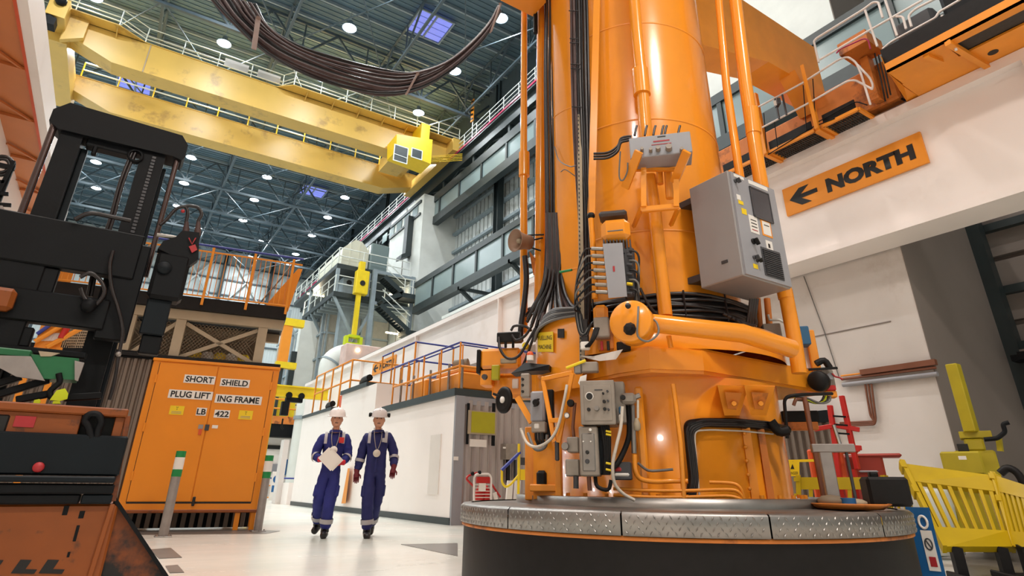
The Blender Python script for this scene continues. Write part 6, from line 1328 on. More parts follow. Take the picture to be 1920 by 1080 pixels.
fb(-30, 536, 28, 580, YC-0.1, 0.1, 'truck_orange', 'orange_clamp', bev=0.03)
# green hook block
fb(-30, 652, 60, 668, YC-0.25, 0.2, 'green', 'hook_beam'); hb_ = MB().prism([at(x, y, Y=YC-0.28) for x, y in ((58, 664), (148, 672), (142, 712), (80, 710), (66, 690))], (0, 0.2, 0)).build('hook_block', 'green', tk)
MB().prism([at(x, y, Y=YC-0.3) for x, y in ((-10, 666), (58, 668), (84, 714), (30, 706), (0, 690))], (0, 0.02, 0)).build('guide_plate', 'galv', tk); MB().prism([at(x, y, Y=YC-0.29) for x, y in ((72, 658), (112, 662), (96, 668), (76, 668))], (0, 0.02, 0)).build('guide_plate', 'frame_beige', tk)
MB().prism([at(x, y, Y=YC-0.3) for x, y in ((140, 676), (158, 680), (146, 714), (140, 712))], (0, 0.04, 0)).build('guide_plate', 'galv', tk)
MB().tube(smooth_path([at(x, y, Y=YC-0.3) for x, y in ((110, 700), (112, 716), (104, 724), (94, 734), (97, 746), (110, 744), (116, 734))], 5), 0.02, 10).build('hook', 'truck', tk)
lm_ = MB().prism([at(x, y, Y=YC-0.34) for x, y in ((93, 750), (106, 732), (122, 728), (128, 738), (126, 748), (112, 752))], (0, 0.02, 0)).prism([at(x, y, Y=YC-0.34) for x, y in ((100, 752), (112, 752), (114, 757), (98, 757))], (0, 0.02, 0)).build('lime_strap', 'lime', tk); MB().prism([at(x, y, Y=YC-0.36) for x, y in ((61, 760), (64, 750), (74, 748), (76, 752), (72, 763))], (0, 0.02, 0)).build('lime_strap', 'lime', tk)
for a, b in (((-10, 742), (92, 712)), ((-10, 722), (40, 706)), ((120, 746), (190, 742)), ((30, 750), (95, 738))): MB().bar(at(*a, Y=YC-.2), at(*b, Y=YC-.2), 0.06, 0.05, bev=0.005).build('dark_link', 'truck', tk)
# base
YB = 5.4
xr = at(243, 765, Y=YB).x
xl = -1.3
def zy(y, x=150): return at(x, y, Y=YB).z
xbox(xl, xr, zy(778), zy(762), YB-0.04, 0.5, 'truck_orange', 'top_sill')
xbox(xl, at(150, 795, Y=YB).x, zy(818), zy(778), YB, 0.35, 'truck_orange', 'fascia', bev=0.004); xbox(at(214, 795, Y=YB).x, xr-0.01, zy(818), zy(778), YB, 0.35, 'truck_orange', 'fascia', bev=0.004); xbox(at(150, 795, Y=YB).x, at(214, 795, Y=YB).x, zy(818), zy(778), YB+0.12, 0.2, 'ink', 'pin_recess', bev=0.002)
fb(-30, 776, 10, 840, YB-0.01, 0.02, 'ink', 'side_recess'); fb(26, 780, 66, 801, YB-0.008, 0.01, 'ink_red', 'red_plate', bev=0.001)
MB().tube(smooth_path([at(x, y, Y=YB-.03) for x, y in ((172, 822), (166, 800), (160, 788), (168, 777), (184, 778), (190, 792), (184, 806), (182, 820))], 4), 0.025, 10).build('tow_hook', 'truck', tk)
xbox(xl, at(233, 850, Y=YB).x, zy(892), zy(815), YB-0.05, 0.3, 'truck_blue', 'slate_plate', bev=0.012)
q = at(72, 876, Y=YB-.06); MB().lathe([(0, -0.02), (0.03, -0.02), (0.034, 0.0), (0.034, 0.02)], q, (0, 1, 0), n=14).build('red_light', 'ink_red', tk)
xbox(xl, at(216, 900, Y=YB).x, zy(905), zy(893), YB-0.10, 0.3, 'truck_blue', 'bumper_edge'); xbox(xl, at(214, 915, Y=YB).x, zy(926), zy(907), YB-0.07, 0.3, 'truck', 'bumper'); xbox(xl, at(150, 935, Y=YB).x, zy(945), zy(926), YB-0.05, 0.3, 'truck', 'bumper'); xbox(at(152, 935, Y=YB).x, at(210, 935, Y=YB).x, zy(945), zy(926), YB-0.05, 0.3, 'truck_blue', 'bumper')
xbox(xl, at(200, 1000, Y=YB).x+0.03, 0.0, zy(945), YB, 0.9, 'truck_orange', 'base_box', bev=0.015)
MB().bar(at(211, 945, Y=YB-.01), at(168, 1082, Y=YB-.01), 0.03, bev=0.004).build('edge_tube', 'truck_orange', tk); MB().bar(at(240, 780, Y=YB), at(212, 940, Y=YB), 0.035, bev=0.004).build('edge_tube', 'truck_leg', tk)
MB().prism([at(214, 936, Y=YB+.05), at(172, 1080, Y=YB+.05), V((0.09, YB+.05, 0.0)), V((0.60, YB+.05, 0.0)), at(312, 1080, Y=YB+.05)], (0, 0.06, 0)).build('stabiliser_plate', 'truck_leg', tk)
MB().bar(at(215, 935, Y=YB+.04), at(313, 1082, Y=YB+.04), 0.025, 0.08, up=(0, 1, 0)).build('plate_edge', 'truck', tk)
p, u, v = at(-28, 1072, Y=YB-.002), at(106, 1076, Y=YB-.002)-at(-28, 1072, Y=YB-.002), V((0.02, 0, 0.1))
for s_, x0, w_ in (('I', -32, 20), ('L', 20, 44), ('L', 72, 44)):
    a = at(x0, 1075, Y=YB-.002); text(s_, a, at(x0+w_, 1076, Y=YB-.002)-a, V((0.03, 0, at(x0, 1050, Y=YB).z-at(x0, 1075, Y=YB).z)), 'ink', tk, fat=0.1)
for x, y, w_, h_ in ((118, 948, 10, 18), (148, 958, 10, 14), (140, 985, 6, 30), (126, 1035, 5, 10)): fb(x, y, x+w_, y+h_, YB-0.003, 0.01, 'truck', 'scuff_strip', bev=0.001)
# hose reel on the wall over the truck
hr = thing('hose_reel', (-1.35, 6.4, 3.0), 'black coiled hose and black brackets on the white wall above the truck', 'reel')
for r_ in (0.10, 0.07): 
    c_ = at(2, 308, Y=6.6)
    MB().tube([c_+V((0, math.cos(a)*0, 0))+V((math.cos(a)*r_*0.8, 0.03, math.sin(a)*r_)) for a in [2*math.pi*i/24 for i in range(25)]], 0.016, 7).build('coil', 'cable', hr)
for a, b in (((-8, 372), (26, 302)), ((-6, 340), (8, 342)), ((-6, 363), (16, 364)), ((-6, 383), (21, 385))): MB().bar(at(*a, Y=6.6), at(*b, Y=6.6), 0.03).build('bracket_arm', 'truck', hr)
MB().bar(at(0, 384, Y=6.6), at(14, 414, Y=6.6), 0.03).build('bracket_arm', 'galv', hr); MB().bar((WX, 6.63, c_.z), (c_.x+0.1, 6.63, c_.z), 0.04).build('wall_arm', 'truck', hr); MB().bar((c_.x+0.08, 6.63, c_.z-0.35), (c_.x+0.08, 6.63, c_.z+0.05), 0.03).build('wall_arm', 'truck', hr)
# ================================================================ ORANGE CABINET, PLATFORM BEHIND IT
P0, P1 = V((0.334, 11.945, 0)), V((2.37, 11.61, 0))
U = (P1-P0).normalized(); NC = V((U.y, -U.x, 0)); CW = (P1-P0).length
CZ0, CZ1 = 0.31, 2.70
def cp(x, y, off=0.0):
    r = ray(x, y); return CAM+r*((P0+NC*off-CAM).dot(NC)/r.dot(NC))
cbt = thing('lifting_frame_cabinet', (P0+P1)/2-NC*0.5, 'large orange double door steel cabinet lettered SHORT SHIELD PLUG LIFTING FRAME', 'cabinet')
def cbx(s0, s1, z0, z1, front, dep, m_, name, par=None, bev=0.008):
    c = P0+U*(s0+s1)/2*CW+NC*(front-dep/2)+V((0, 0, (z0+z1)/2))
    return MB().obox(c, U*(s1-s0)*CW/2, NC*dep/2, (0, 0, (z1-z0)/2), bev).build(name, m_, par or cbt)
cbx(0, 1, CZ0, CZ1, 0, 1.1, 'cab_orange', 'carcass')
dl = cbx(0.055, 0.4965, CZ0+0.13, CZ1-0.05, 0.02, 0.02, 'cab_orange', 'door', bev=0.004); dr_ = cbx(0.5035, 0.945, CZ0+0.13, CZ1-0.05, 0.02, 0.02, 'cab_orange', 'door', bev=0.004)
cbx(0.053, 0.947, CZ0+0.10, CZ0+0.128, 0.004, 0.006, 'ink', 'door_gap', bev=0.001); cbx(-0.005, 1.005, CZ1-0.03, CZ1+0.02, 0.03, 1.16, 'cab_orange', 'roof_lip'); cbx(-0.01, 1.01, CZ0-0.04, CZ0+0.01, 0.015, 1.12, 'truck_orange', 'base_rail')
for s_ in (0.02, 0.36, 0.86, 0.98): cbx(s_-0.02, s_+0.02, 0, CZ0-0.03, -0.02, 0.08, 'cab_orange', 'leg'); 
for s_ in (0.02, 0.98): cbx(s_-0.02, s_+0.02, 0, CZ0-0.03, -0.95, 0.08, 'cab_orange', 'leg')
for s_ in (0.05, 0.95):
    for z in (0.75, 1.5, 2.3): cbx(s_-0.008, s_+0.008, z, z+0.14, 0.03, 0.03, 'cab_orange', 'hinge', bev=0.003)
def lab(s, x0, y0, x1, y1, dy, par):
    a, b = cp(x0, y1, 0.022), cp(x1, y1+dy, 0.022); t = cp(x0, y0, 0.022); w_ = (b-a).dot(U); h_ = t.z-a.z
    b_ = plate(a-U*w_*0.06-EZ*h_*0.18, U*w_*1.12, EZ*h_*1.36, 0.004, 'paper', par, 'label')
    text(s, a, U*w_, EZ*h_, 'ink', b_, fat=0.028, th=0.006)
lab('SHORT', 347, 704, 399, 715.5, 4, dl); lab('SHIELD', 415, 711, 464, 722, 3, dr_); lab('PLUG LIFT', 319, 732, 393, 744, 4.5, dl); lab('ING FRAME', 407, 741, 485, 753, 4.5, dr_); lab('LB', 368, 766, 385, 777, 1, dl); lab('422', 402, 770, 428, 781, 1.5, dr_)
for x0, y0, x1, y1, par in ((316, 760, 343, 777, dl), (446, 769, 472, 786, dr_)):
    a, b, t = cp(x0, y1, 0.022), cp(x1, y1+1, 0.022), cp(x0, y0, 0.022); w_ = (b-a).dot(U); h_ = t.z-a.z
    pb_ = plate(a, U*w_, EZ*h_, 0.004, 'sign_yellow', par, 'warning_label')
    o_ = a+NC*0.006
    MB().add([o_+U*w_*s_+EZ*h_*t_ for s_, t_ in ((0.5, 0.72), (0.42, 0.88), (0.47, 0.9), (0.5, 0.72), (0.58, 0.88), (0.53, 0.9), (0.5, 0.7), (0.46, 0.58), (0.54, 0.58))], [(0, 2, 1), (3, 4, 5), (6, 7, 8)]).build('trefoil', 'ink', pb_)
    for k in range(2): plate(o_+U*w_*0.15+EZ*h_*(0.15+k*0.16), U*w_*0.7, EZ*h_*0.06, 0.001, 'frame_beige', pb_, 'print_line')
for x0, y0, x1, y1, m_, n_, par in ((371, 796, 380, 804, 'galv', 'hasp', dl), (371, 804, 377, 815, 'red_or', 'padlock_tag', dl), (383, 796, 391, 807, 'grey_d', 'padlock', dl), (397, 797, 408, 803, 'paper', 'small_plate', dr_)):
    a, b = cp(x0, y1, 0.022), cp(x1, y1, 0.022); plate(a, U*(b-a).dot(U), EZ*(cp(x0, y0, .022).z-a.z), 0.02 if 'pad' in n_ else 0.008, m_, par, n_)
q = cp(363, 940, 0.02); MB().obox(q, U*0.022, NC*0.025, EZ*0.07, 0.008).build('floor_bolt', 'ink', cbt)
cbx(0.04, 0.96, 0.02, CZ0-0.04, -0.55, 0.03, 'truck', 'crate_back')
for s_ in (0.051, 0.949): cbx(s_-0.0015, s_+0.0015, CZ0+0.12, CZ1-0.06, 0.004, 0.006, 'ink', 'door_gap', bev=0.0005)
for k in range(14): cbx(0.06+k*0.064, 0.06+k*0.064+0.035, 0.03, CZ0-0.05, -0.45, 0.05, 'corr_d', 'ribbed_crate_side', bev=0.004)
# corrugated hoarding beside and behind
cg = thing('corrugated_hoarding', P0-U*0.8-NC*0.3, 'dull brown grey corrugated hoarding beside the orange cabinet', 'hoarding')
for k in range(22):
    c = P0-U*(0.02+k*0.11)-NC*0.12; MB().prism([c, c-U*0.02+NC*0.04, c-U*0.065+NC*0.04, c-U*0.085], (0, 0, 2.75)).build('rib', 'corr_d', cg)
MB().prism([P0-NC*0.12, P0-U*2.5-NC*0.12, P0-U*2.5-NC*0.15, P0-NC*0.15], (0, 0, 2.75)).build('sheet', 'corr_d', cg); MB().prism([P0-NC*0.05, P0-U*2.5-NC*0.05, P0-U*2.5-NC*0.2, P0-NC*0.2], (0, 0, 0.12)).build('sole_rail', 'truck', cg).location += V((0, 0, 2.7))
q = P0-U*0.62+NC*-0.06; MB().box((q.x-0.03, q.y-0.02, 1.75), (q.x+0.03, q.y, 2.75)).build('dark_slot', 'truck', cg)
# platform with orange balustrade
ZP = 3.87
pt_ = thing('railed_platform', (P0+P1)/2-NC*1.3, 'platform on a beige braced frame with an orange balustrade above the orange cabinet', 'platform')
def ppt(s, z, off=-0.05): return P0+U*CW*s+NC*off+V((0, 0, z))
def pbar(a, b, w_, h_, m_, name, off=-0.05, par=None): return MB().bar(ppt(*a, off), ppt(*b, off), w_, h_, up=NC, bev=0.003).build(name, m_, par or pt_)
def pslab(s0, s1, z0, z1, front, dep, m_, name):
    c = P0+U*(s0+s1)/2*CW+NC*(front-dep/2)+V((0, 0, (z0+z1)/2)); return MB().obox(c, U*(s1-s0)*CW/2, NC*dep/2, (0, 0, (z1-z0)/2), 0.004).build(name, m_, pt_)
pslab(-1.2, 0.98, ZP-0.24, ZP, 0.02, 1.5, 'black', 'deck')
pslab(-1.2, 0.97, ZP-0.42, ZP-0.24, -0.05, 0.12, 'frame_beige', 'edge_beam'); pslab(-1.2, 0.97, ZP-0.42, ZP-0.24, -1.35, 0.12, 'frame_beige', 'edge_beam')
for s_ in (-0.25, 0.13, 0.80): pslab(s_-0.04, s_+0.04, 0.0 if s_ < 0 else 0.0, ZP-0.42, -1.36, 0.12, 'frame_beige', 'leg'); pslab(s_-0.04, s_+0.04, CZ1+0.03, ZP-0.42, -0.06, 0.12, 'frame_beige', 'leg')
for a, b in (((0.17, 3.4), (0.76, 2.78)), ((0.17, 2.78), (0.76, 3.4)), ((-0.2, 2.78), (0.1, 3.4))): pbar(a, b, 0.07, 0.03, 'frame_beige', 'brace', -0.14)
pslab(-0.4, 1.0, CZ1+0.025, CZ1+0.08, 0.0, 1.1, 'black', 'sole_beam')
wm = MB()
for k in range(30):
    s0 = -0.3+k*0.03
    wm.bar(ppt(s0, 2.78, -0.2), ppt(s0+0.27, 3.42, -0.2), 0.008).bar(ppt(s0+0.27, 2.78, -0.2), ppt(s0, 3.42, -0.2), 0.008)
tag(wm.build('wire_mesh', 'brown', pt_), kind='stuff')
pslab(-0.9, 0.78, CZ1+0.1, ZP-0.45, -1.2, 0.04, 'brown', 'rear_panel')
for k in range(5): 
    c = ppt(0.28+k*0.1, CZ1+0.08, -0.5)
    tag(MB().obox(c+V((0, 0, 0.1)), U*0.1, NC*0.1, (0, 0, 0.1), 0.04).build('rolled_bundle', 'paper' if k % 2 else 'sign_yellow'), ('first', 'second', 'third', 'fourth', 'fifth')[k]+' folded %s bundle from the truck side on the sill under the platform' % ('white' if k % 2 else 'yellow'), 'bundle', 'folded bundles on the platform sill')
HR = 1.02
for s_ in (-0.95, -0.5, -0.08, 0.26, 0.62, 0.965): pslab(s_-0.011, s_+0.011, ZP-0.14, ZP+HR-0.03, 0.05, 0.03, 'sign_orange', 'post')
bl_m = None
for k in range(47):
    s_ = -0.98+k*0.0425; b_ = MB().bar(ppt(s_, ZP+0.03, 0.02), ppt(s_, ZP+HR-0.12, 0.02), 0.012)
    b_.build('baluster', 'rust_orange' if k % 3 == 0 else 'sign_orange', pt_)
pbar((-1.0, ZP+0.03), (0.97, ZP+0.03), 0.025, 0.02, 'sign_orange', 'bottom_rail', 0.02); pbar((-1.0, ZP+HR-0.12), (1.05, ZP+HR-0.12), 0.03, 0.02, 'sign_orange', 'top_rail', 0.02)
MB().tube([ppt(-1.0, ZP+HR, 0.03), ppt(1.05, ZP+HR, 0.03)], 0.022, 8).build('hand_rail', 'blue_rail', pt_)
MB().prism([ppt(0.76, ZP-0.02, -0.3), ppt(0.99, ZP-0.02, -0.2), ppt(1.06, ZP+HR-0.13, -0.2), ppt(1.02, ZP+HR-0.13, -0.2), ppt(0.88, ZP+0.42, -0.25)], NC*-0.03).build('side_guard', 'sign_orange', pt_)
MB().prism([ppt(-1.0, ZP+0.02, -0.3), ppt(-0.78, ZP+0.02, -0.3), ppt(-0.78, ZP+HR-0.2, -0.3), ppt(-0.9, ZP+HR-0.2, -0.3)], NC*-0.03).build('side_guard', 'sign_orange', pt_)
MB().tube([ppt(0.72, ZP+0.1, -0.4), ppt(0.86, ZP+0.62, -0.4), ppt(0.96, ZP+HR, -0.4)], 0.016, 6).build('stair_rail', 'cable_grey', pt_); MB().tube([ppt(-1.0, ZP+0.2, 0.06), ppt(-0.3, ZP+0.16, 0.06)], 0.02, 6).build('blue_rail', 'blue_rail', pt_)
# low fenced stair behind the truck, seen between the mast posts
sf_ = thing('orange_stair_guard', P0-U*1.5-NC*0.5, 'orange slotted stair guard with a diagonal rail seen between the truck mast posts', 'guard')
def sgp(x, y, Y=9.0): return at(x, y, Y=Y)
sf_.location = (sgp(100, 650).x, 9.0, 0)
MB().prism([sgp(62, 655), sgp(80, 600), sgp(128, 600), sgp(112, 655)], (0, 0.03, 0)).build('guard_panel', 'sign_orange', sf_)
for k in range(6): MB().obox(sgp(84+k*6, 632)+V((0, -0.006, 0)), (0.015, 0, 0.004), (0, 0.004, 0), (0.01, 0, 0.05)).build('slot', 'paper', sf_)
for a, b, m_, r_ in (((66, 642), (128, 606), 'sign_orange', 0.03), ((88, 652), (170, 608), 'sign_orange', 0.03), ((70, 628), (104, 604), 'blue_rail', 0.025), ((115, 636), (130, 608), 'red', 0.04)): MB().tube([sgp(*a)-V((0, 0.05, 0)), sgp(*b)-V((0, 0.05, 0))], r_, 6).build('rail', m_, sf_)
for x in (64, 112): MB().bar(sgp(x, 652), V((sgp(x, 652).x, 9.0, 0)), 0.06).build('leg', 'sign_orange', sf_)
nt = MB()
for k in range(14): nt.bar(sgp(112+k*4, 652, 9.3), sgp(130+k*4, 606, 9.3), 0.008).bar(sgp(130+k*4, 652, 9.3), sgp(112+k*4, 606, 9.3), 0.008)
tag(nt.build('wire_mesh', 'frame_beige', sf_), kind='stuff')
# bollards
for i, (x, y, lab_) in enumerate(((0.96, 10.73, 'grey bollard with green and white bands standing before the orange cabinet'), (2.37, 11.28, 'green and white banded grey bollard at the cabinet corner nearest the walkers'))):
    b_ = thing('bollard', (x, y, 0), lab_, 'bollard', 'green and white banded bollards')
    h = 1.17
    MB().cyl((x, y, 0.015), (x, y, h), 0.066, n=20).build('post', 'galv', b_); MB().lathe([(0, 0.016), (0.15, 0.016), (0.155, 0.01), (0.155, 0)], (x, y, 0), n=4, smooth=False).build('base_plate', 'steel', b_)
    for z0, z1, m_ in ((h-0.09, h, 'green_tape'), (h-0.26, h-0.09, 'paper'), (h-0.36, h-0.26, 'green_tape')): MB().cyl((x, y, z0), (x, y, z1+0.001), 0.069, n=20).build('tape_band', m_, b_)
    for dx, dy in ((0.1, 0), (-0.1, 0), (0, 0.1), (0, -0.1)): MB().cyl((x+dx, y+dy, 0.012), (x+dx, y+dy, 0.03), 0.012, n=6).build('bolt', 'galv', b_)
# ================================================================ TWO WALKERS
def skin(name, verts, edges, rad, root, m_, parent, sub=2, extra=None):
    """limbs grown along joints, tapered by radius; returns one continuous mesh"""
    me = bpy.data.meshes.new(name); me.from_pydata([tuple(v) for v in verts], edges, []); me.update()
    o = bpy.data.objects.new(name, me); COL.objects.link(o)
    md = o.modifiers.new('s', 'SKIN'); md.use_smooth_shade = True; md.branch_smoothing = 0.6
    sv = me.skin_vertices[0].data
    for i, r_ in enumerate(rad):
        sv[i].radius = (r_, r_) if not isinstance(r_, tuple) else r_; sv[i].use_root = (i == root)
    sb_ = o.modifiers.new('u', 'SUBSURF'); sb_.levels = sub; sb_.render_levels = sub
    dg = bpy.context.evaluated_depsgraph_get(); nm = bpy.data.meshes.new_from_object(o.evaluated_get(dg))
    bpy.data.objects.remove(o); bpy.data.meshes.remove(me)
    off = wpos(parent)
    if extra:
        mb = extra; mb.v = [V(p) for p in mb.v]
        n = len(nm.vertices); vs = [tuple(v.co) for v in nm.vertices]+[tuple(p) for p in mb.v]
        fs = [tuple(p.vertices) for p in nm.polygons]+[tuple(i+n for i in f) for f in mb.f]
        nm = bpy.data.meshes.new(name); nm.from_pydata(vs, [], fs)
    for v in nm.vertices: v.co -= off
    for p in nm.polygons: p.use_smooth = True
    nm.materials.clear(); nm.materials.append(K[m_]); nm.name = name; nm.update()
    r_ = bpy.data.objects.new(name, nm); COL.objects.link(r_); r_.parent = parent
    return r_
from mathutils import noise as NZ
def crease(o, amp=0.009):
    me = o.data; me.update()
    for v in me.vertices:
        p = v.co+o.parent.location
        n = NZ.noise(V((p.x*9, p.y*9, p.z*17)))+0.6*NZ.noise(V((p.x*22, p.y*22, p.z*34+5)))
        v.co += v.normal*n*amp
    me.update()
def ribbon(mb, pts, side, w, nrm, th=0.004):
    for a, b in zip(pts[:-1], pts[1:]): mb.hexa([a-side*w, a+side*w, b+side*w, b-side*w, a-side*w+nrm*th, a+side*w+nrm*th, b+side*w+nrm*th, b-side*w+nrm*th])
def walker(J, D0, label, helm, glove, overall, paper, ears):
    """J: joints as (x, y, towards-camera offset) measured on the photograph, at the walker's distance"""
    def q(k): x, y, d = J[k]; return at(x, y, D=D0-d)
    P_ = {k: q(k) for k in J if k != 'grip'}
    base = V(((P_['ankle_a'].x+P_['ankle_b'].x)/2, (P_['ankle_a'].y+P_['ankle_b'].y)/2, 0))
    t = thing('person', base, label, 'person')
    f = V((-base.x, -base.y, 0)).normalized(); rgt = V((-f.y, f.x, 0)); rgt = rgt if rgt.dot(RT) > 0 else -rgt
    pel, ches, neck, head = P_['pelvis'], P_['chest'], P_['neck'], P_['head']
    # body: one continuous skin from head to ankles, face built in
    names = ['pelvis', 'belly', 'chest', 'neckbase', 'neck', 'jaw', 'sh_a', 'el_a', 'wr_a', 'hd_a', 'sh_b', 'el_b', 'wr_b', 'hd_b', 'hip_a', 'knee_a', 'ankle_a', 'hip_b', 'knee_b', 'ankle_b']
    pos = dict(P_); pos['belly'] = pel.lerp(ches, 0.5); pos['neckbase'] = ches.lerp(neck, 0.7); pos['jaw'] = neck.lerp(head, 0.75)
    def edges_(skip=()):
        E_ = [('pelvis', 'belly'), ('belly', 'chest'), ('chest', 'neckbase'), ('neckbase', 'neck'), ('neck', 'jaw')]
        for s_ in 'ab': E_ += [('chest', 'sh_'+s_), ('sh_'+s_, 'el_'+s_), ('el_'+s_, 'wr_'+s_), ('wr_'+s_, 'hd_'+s_), ('pelvis', 'hip_'+s_), ('hip_'+s_, 'knee_'+s_), ('knee_'+s_, 'ankle_'+s_)]
        return [e for e in E_ if e[0] not in skip and e[1] not in skip]
    RB = dict(pelvis=.12, belly=.11, chest=.125, neckbase=.07, neck=.052, jaw=.06, sh=.055, el=.04, wr=.03, hd=.03, hip=.08, knee=.05, ankle=.038)
    hx = MB()
    hc = head
    hx.ball(hc, 0.108, 18, (0.80, 0.95, 1.22)); hx.ball(hc-V((0, 0, 0.055))+f*0.022, 0.072, 14, (0.9, 0.95, 1.0))
    hx.tube([hc+f*0.095+V((0, 0, 0.015)), hc+f*0.12-V((0, 0, 0.022)), hc+f*0.097-V((0, 0, 0.03))], [0.008, 0.016, 0.01], 8)
    for s_ in (-1, 1): hx.ball(hc+rgt*0.082*s_-V((0, 0, 0.01)), 0.028, 8, (0.5, 0.8, 1.1))
    ns = [n for n in names]; ix = {n: i for i, n in enumerate(ns)}
    body = skin('body', [pos[n] for n in ns], [(ix[a], ix[b]) for a, b in edges_()], [RB[n.split('_')[0]] for n in ns], 0, 'skin', t, 2, hx)
    fm_ = MB()
    for s_ in (-1, 1): fm_.ball(hc+f*0.096+rgt*0.034*s_+V((0, 0, 0.012)), 0.011, 8, (1.2, 1.2, 0.7))
    fm_.obox(hc+f*0.096-V((0, 0, 0.064)), rgt*0.024, f*0.006, (0, 0, 0.005), 0.002)
    # eyes, mouth
    e_ = fm_; MB_e = e_.build('facial_features', 'cable_brown', t)
    # overalls
    no = [n for n in names if n not in ('neck', 'jaw', 'hd_a', 'hd_b')]; iy = {n: i for i, n in enumerate(no)}
    RO = dict(pelvis=.168, belly=.165, chest=.188, neckbase=.09, sh=.096, el=.076, wr=.058, hip=.128, knee=.096, ankle=.086)
    ov = skin('overalls', [pos[n] for n in no], [(iy[a], iy[b]) for a, b in edges_(('neck', 'jaw', 'hd_a', 'hd_b'))], [RO[n.split('_')[0]] for n in no], 0, overall, t, 3); crease(ov)
    cl = MB()
    nb_ = pos['neckbase'].lerp(neck, 0.45)
    cl.lathe([(0.07, -0.02), (0.078, 0.012), (0.09, 0.008), (0.11, -0.03)], nb_, (neck-pos['neckbase']).normalized(), n=16); cl.build('collar', overall, ov)
    MB().prism([pos['chest']+f*0.176+rgt*-0.012+V((0, 0, 0.08)), pos['chest']+f*0.176+rgt*0.012+V((0, 0, 0.08)), pel+f*0.162+rgt*0.012, pel+f*0.162+rgt*-0.012], f*0.006).build('zip_placket', overall, ov)
    for s_ in 'ab':
        sg_ = 1 if s_ == 'b' else -1
        a, b = pos['el_'+s_], pos['wr_'+s_]
        MB().tube([a.lerp(b, 0.18), a.lerp(b, 0.38)], [0.079, 0.075], 18, cap=False).build('reflective_band', 'reflective', ov)
        a, b = pos['knee_'+s_], pos['ankle_'+s_]
        MB().tube([a.lerp(b, 0.60), a.lerp(b, 0.76)], [0.097, 0.096], 18, cap=False).build('reflective_band', 'reflective', ov)
        c = pos['sh_'+s_].lerp(pos['chest'], 0.28)
        rb = MB(); ribbon(rb, smooth_path([c+V((0, 0, 0.05))-f*0.09, c+V((0, 0, 0.10))-f*0.02, c+V((0, 0, 0.088))+f*0.055, c+V((0, 0, 0.02))+f*0.118, c+V((0, 0, -0.08))+f*0.142], 4), rgt, 0.022, f); rb.build('reflective_strip', 'reflective', ov)
        c = pos['hip_'+s_].lerp(pos['knee_'+s_], 0.62)+rgt*sg_*0.075
        MB().obox(c, rgt*0.035, f*0.075, (pos['knee_'+s_]-pos['hip_'+s_]).normalized()*0.09, 0.02).build('thigh_pocket', overall, ov)
        # boot
        an, to = P_['ankle_'+s_], P_['toe_'+s_]
        dirb = (to-an); hl = an-V((dirb.x, dirb.y, 0)).normalized()*0.045 if V((dirb.x, dirb.y, 0)).length > 1e-3 else an
        heel = V((hl.x, hl.y, max(0.05, an.z-0.065)))
        bt = MB().tube([an+V((0, 0, 0.05)), an-V((0, 0, 0.02)), heel.lerp(to, 0.15), heel.lerp(to, 0.5)+V((0, 0, 0.008)), heel.lerp(to, 0.85), to], [0.058, 0.06, 0.056, 0.054, 0.05, 0.03], 12)
        bt.build('boot', 'boot', t)
        # glove: palm, four fingers, thumb
        w_, h_ = P_['wr_'+s_], P_['hd_'+s_]; d_ = (h_-w_).normalized()
        side = d_.cross(f).normalized()
        if J.get('grip'): pn = (rgt*(-sg_)+f*0.15).normalized()
        else: pn = f
        ax_ = d_.cross(pn).normalized()
        gl = MB().tube([w_-d_*0.035, w_+d_*0.02, w_+d_*0.06, w_+d_*0.10], [0.046, 0.037, 0.046, 0.04], 12)
        for k, (o_, L_) in enumerate(((-0.033, 0.066), (-0.011, 0.08), (0.011, 0.076), (0.032, 0.06))):
            b0 = w_+d_*0.095+ax_*o_; cu = pn*(0.5 if J.get('grip') else 0.22)
            gl.tube([b0-d_*0.02, b0+d_*L_*0.4+cu*0.012, b0+d_*L_*0.75+cu*0.05, b0+d_*L_*(0.85 if J.get('grip') else 1.05)+cu*0.1], [0.012, 0.0115, 0.0105, 0.008], 7)
        tb = w_+d_*0.04-ax_*0.03
        gl.tube([tb, tb-ax_*0.03+d_*0.03, tb-ax_*0.034+d_*0.065+pn*0.012], [0.014, 0.012, 0.009], 7)
        gl.build('glove', glove, t)
    # helmet
    hz = hc+V((0, 0, 0.042)); axh = (V((0, 0, 1))+f*0.12).normalized()
    hm2 = MB().lathe([(0.132, 0.0), (0.128, 0.015), (0.122, 0.05), (0.106, 0.095), (0.07, 0.125), (0.03, 0.137), (0, 0.139)], hz, axh, n=28).lathe([(0.128, 0.003), (0.148, -0.004), (0.149, 0.002), (0.128, 0.01)], hz, axh, n=28)
    pk_ = []
    for i in range(9):
        a = math.pi*(i/8)-math.pi/2; pk_.append(hz+f*(0.1+0.082*math.cos(a))+rgt*0.112*math.sin(a)-V((0, 0, 0.010+0.012*math.cos(a))))
    hm2.prism(pk_, (0, 0, 0.008)); hm2.tube([hz-f*0.1+axh*0.085, hz+axh*0.145, hz+f*0.1+axh*0.09], 0.012, 6)
    hobj = hm2.build('helmet', helm, t)
    if ears:
        for s_ in (-1, 1): MB().lathe([(0.0, 0.03), (0.03, 0.028), (0.038, 0.0), (0.03, -0.02)], hz+rgt*0.14*s_+axh*0.03, rgt*s_, n=12).build('ear_defender', 'black', hobj)
    # lanyard and badges
    ch_ = pos['chest']
    bd = ch_+f*0.192-V((0, 0, 0.10))
    MB().tube(smooth_path([neck+rgt*-0.06+f*0.03, ch_+rgt*-0.05+f*0.18+V((0, 0, 0.05)), bd, ch_+rgt*0.05+f*0.18+V((0, 0, 0.05)), neck+rgt*0.06+f*0.03], 4), 0.006, 5).build('lanyard', 'galv', t)
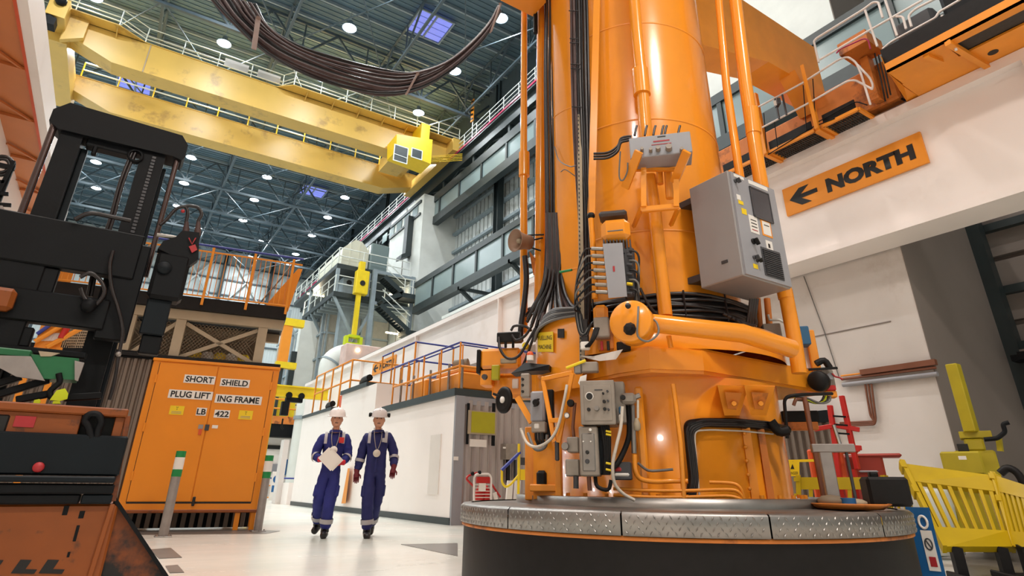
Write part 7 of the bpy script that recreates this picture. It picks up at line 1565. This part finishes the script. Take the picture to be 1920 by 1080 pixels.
    MB().lathe([(0, 0.012), (0.05, 0.01), (0.056, 0)], bd-V((0, 0, 0.05)) if ears else bd, f, n=18).build('badge', 'cable_white' if ears else 'paper', t)
    MB().obox(ch_+f*0.176+rgt*0.10+V((0, 0, 0.045)), rgt*0.038, f*0.006, (0, 0, 0.03 if ears else 0.042), 0.004).build('chest_badge', 'reflective' if ears else 'red', ov)
    if paper:
        c = (P_['hd_a']+P_['hd_b'])/2+f*0.03
        for k in range(2):
            ppn = (f+rgt*0.2*k).normalized(); a1_, b1_ = V((0.62, 0, 0)), None
            u1 = (rgt*0.75+V((0, 0, -0.66))).normalized(); v1 = (rgt*0.66+V((0, 0, 0.75))).normalized()
            MB().obox(c+f*(0.02+k*0.012)+V((0, 0, 0.03))-rgt*0.03*k, u1*0.135, v1*0.105, f*0.002).build('paper_sheet', 'paper', None if False else t)
        MB().tube([ch_+f*0.17-V((0, 0, 0.1))-rgt*0.03, c+f*0.03+V((0, 0, 0.16))-rgt*0.05], 0.022, 6).build('folded_notes', 'cable_white', t)
    return t
walker(dict(head=(632, 786, 0.04), neck=(631, 803, 0.02), chest=(627, 832, 0.02), pelvis=(619, 885, 0), sh_a=(605, 819, 0), el_a=(590, 855, 0.02), wr_a=(602, 861, 0.17), hd_a=(611, 862, 0.22), sh_b=(650, 819, 0), el_b=(653, 856, 0.02), wr_b=(641, 867, 0.17), hd_b=(632, 868, 0.22),
    hip_a=(610, 889, 0), knee_a=(598, 938, 0.02), ankle_a=(595, 980, -0.32), toe_a=(588, 997, -0.2), hip_b=(628, 889, 0), knee_b=(618, 940, 0.12), ankle_b=(609, 994, 0.06), toe_b=(606, 1005, 0.24), grip=1), 10.12,
    'person in blue overalls and white helmet walking and holding white papers in red gloves', 'helmet', 'glove', 'navy', True, False)
walker(dict(head=(711, 787, 0.04), neck=(709, 803, 0.02), chest=(708, 832, 0.02), pelvis=(703, 885, 0), sh_a=(687, 818, 0), el_a=(677, 856, -0.03), wr_a=(669, 884, 0.0), hd_a=(668, 896, 0.03), sh_b=(730, 817, 0), el_b=(739, 853, -0.04), wr_b=(738, 877, 0.10), hd_b=(736, 887, 0.14),
    hip_a=(694, 890, 0), knee_a=(689, 940, 0.12), ankle_a=(688, 996, 0.08), toe_a=(688, 1008, 0.24), hip_b=(713, 890, 0), knee_b=(706, 938, -0.05), ankle_b=(695, 986, -0.4), toe_b=(694, 998, -0.28)), 10.05,
    'person in navy overalls and silver helmet with ear defenders walking with arms hanging', 'helmet2', 'glove_d', 'navy2', False, True)
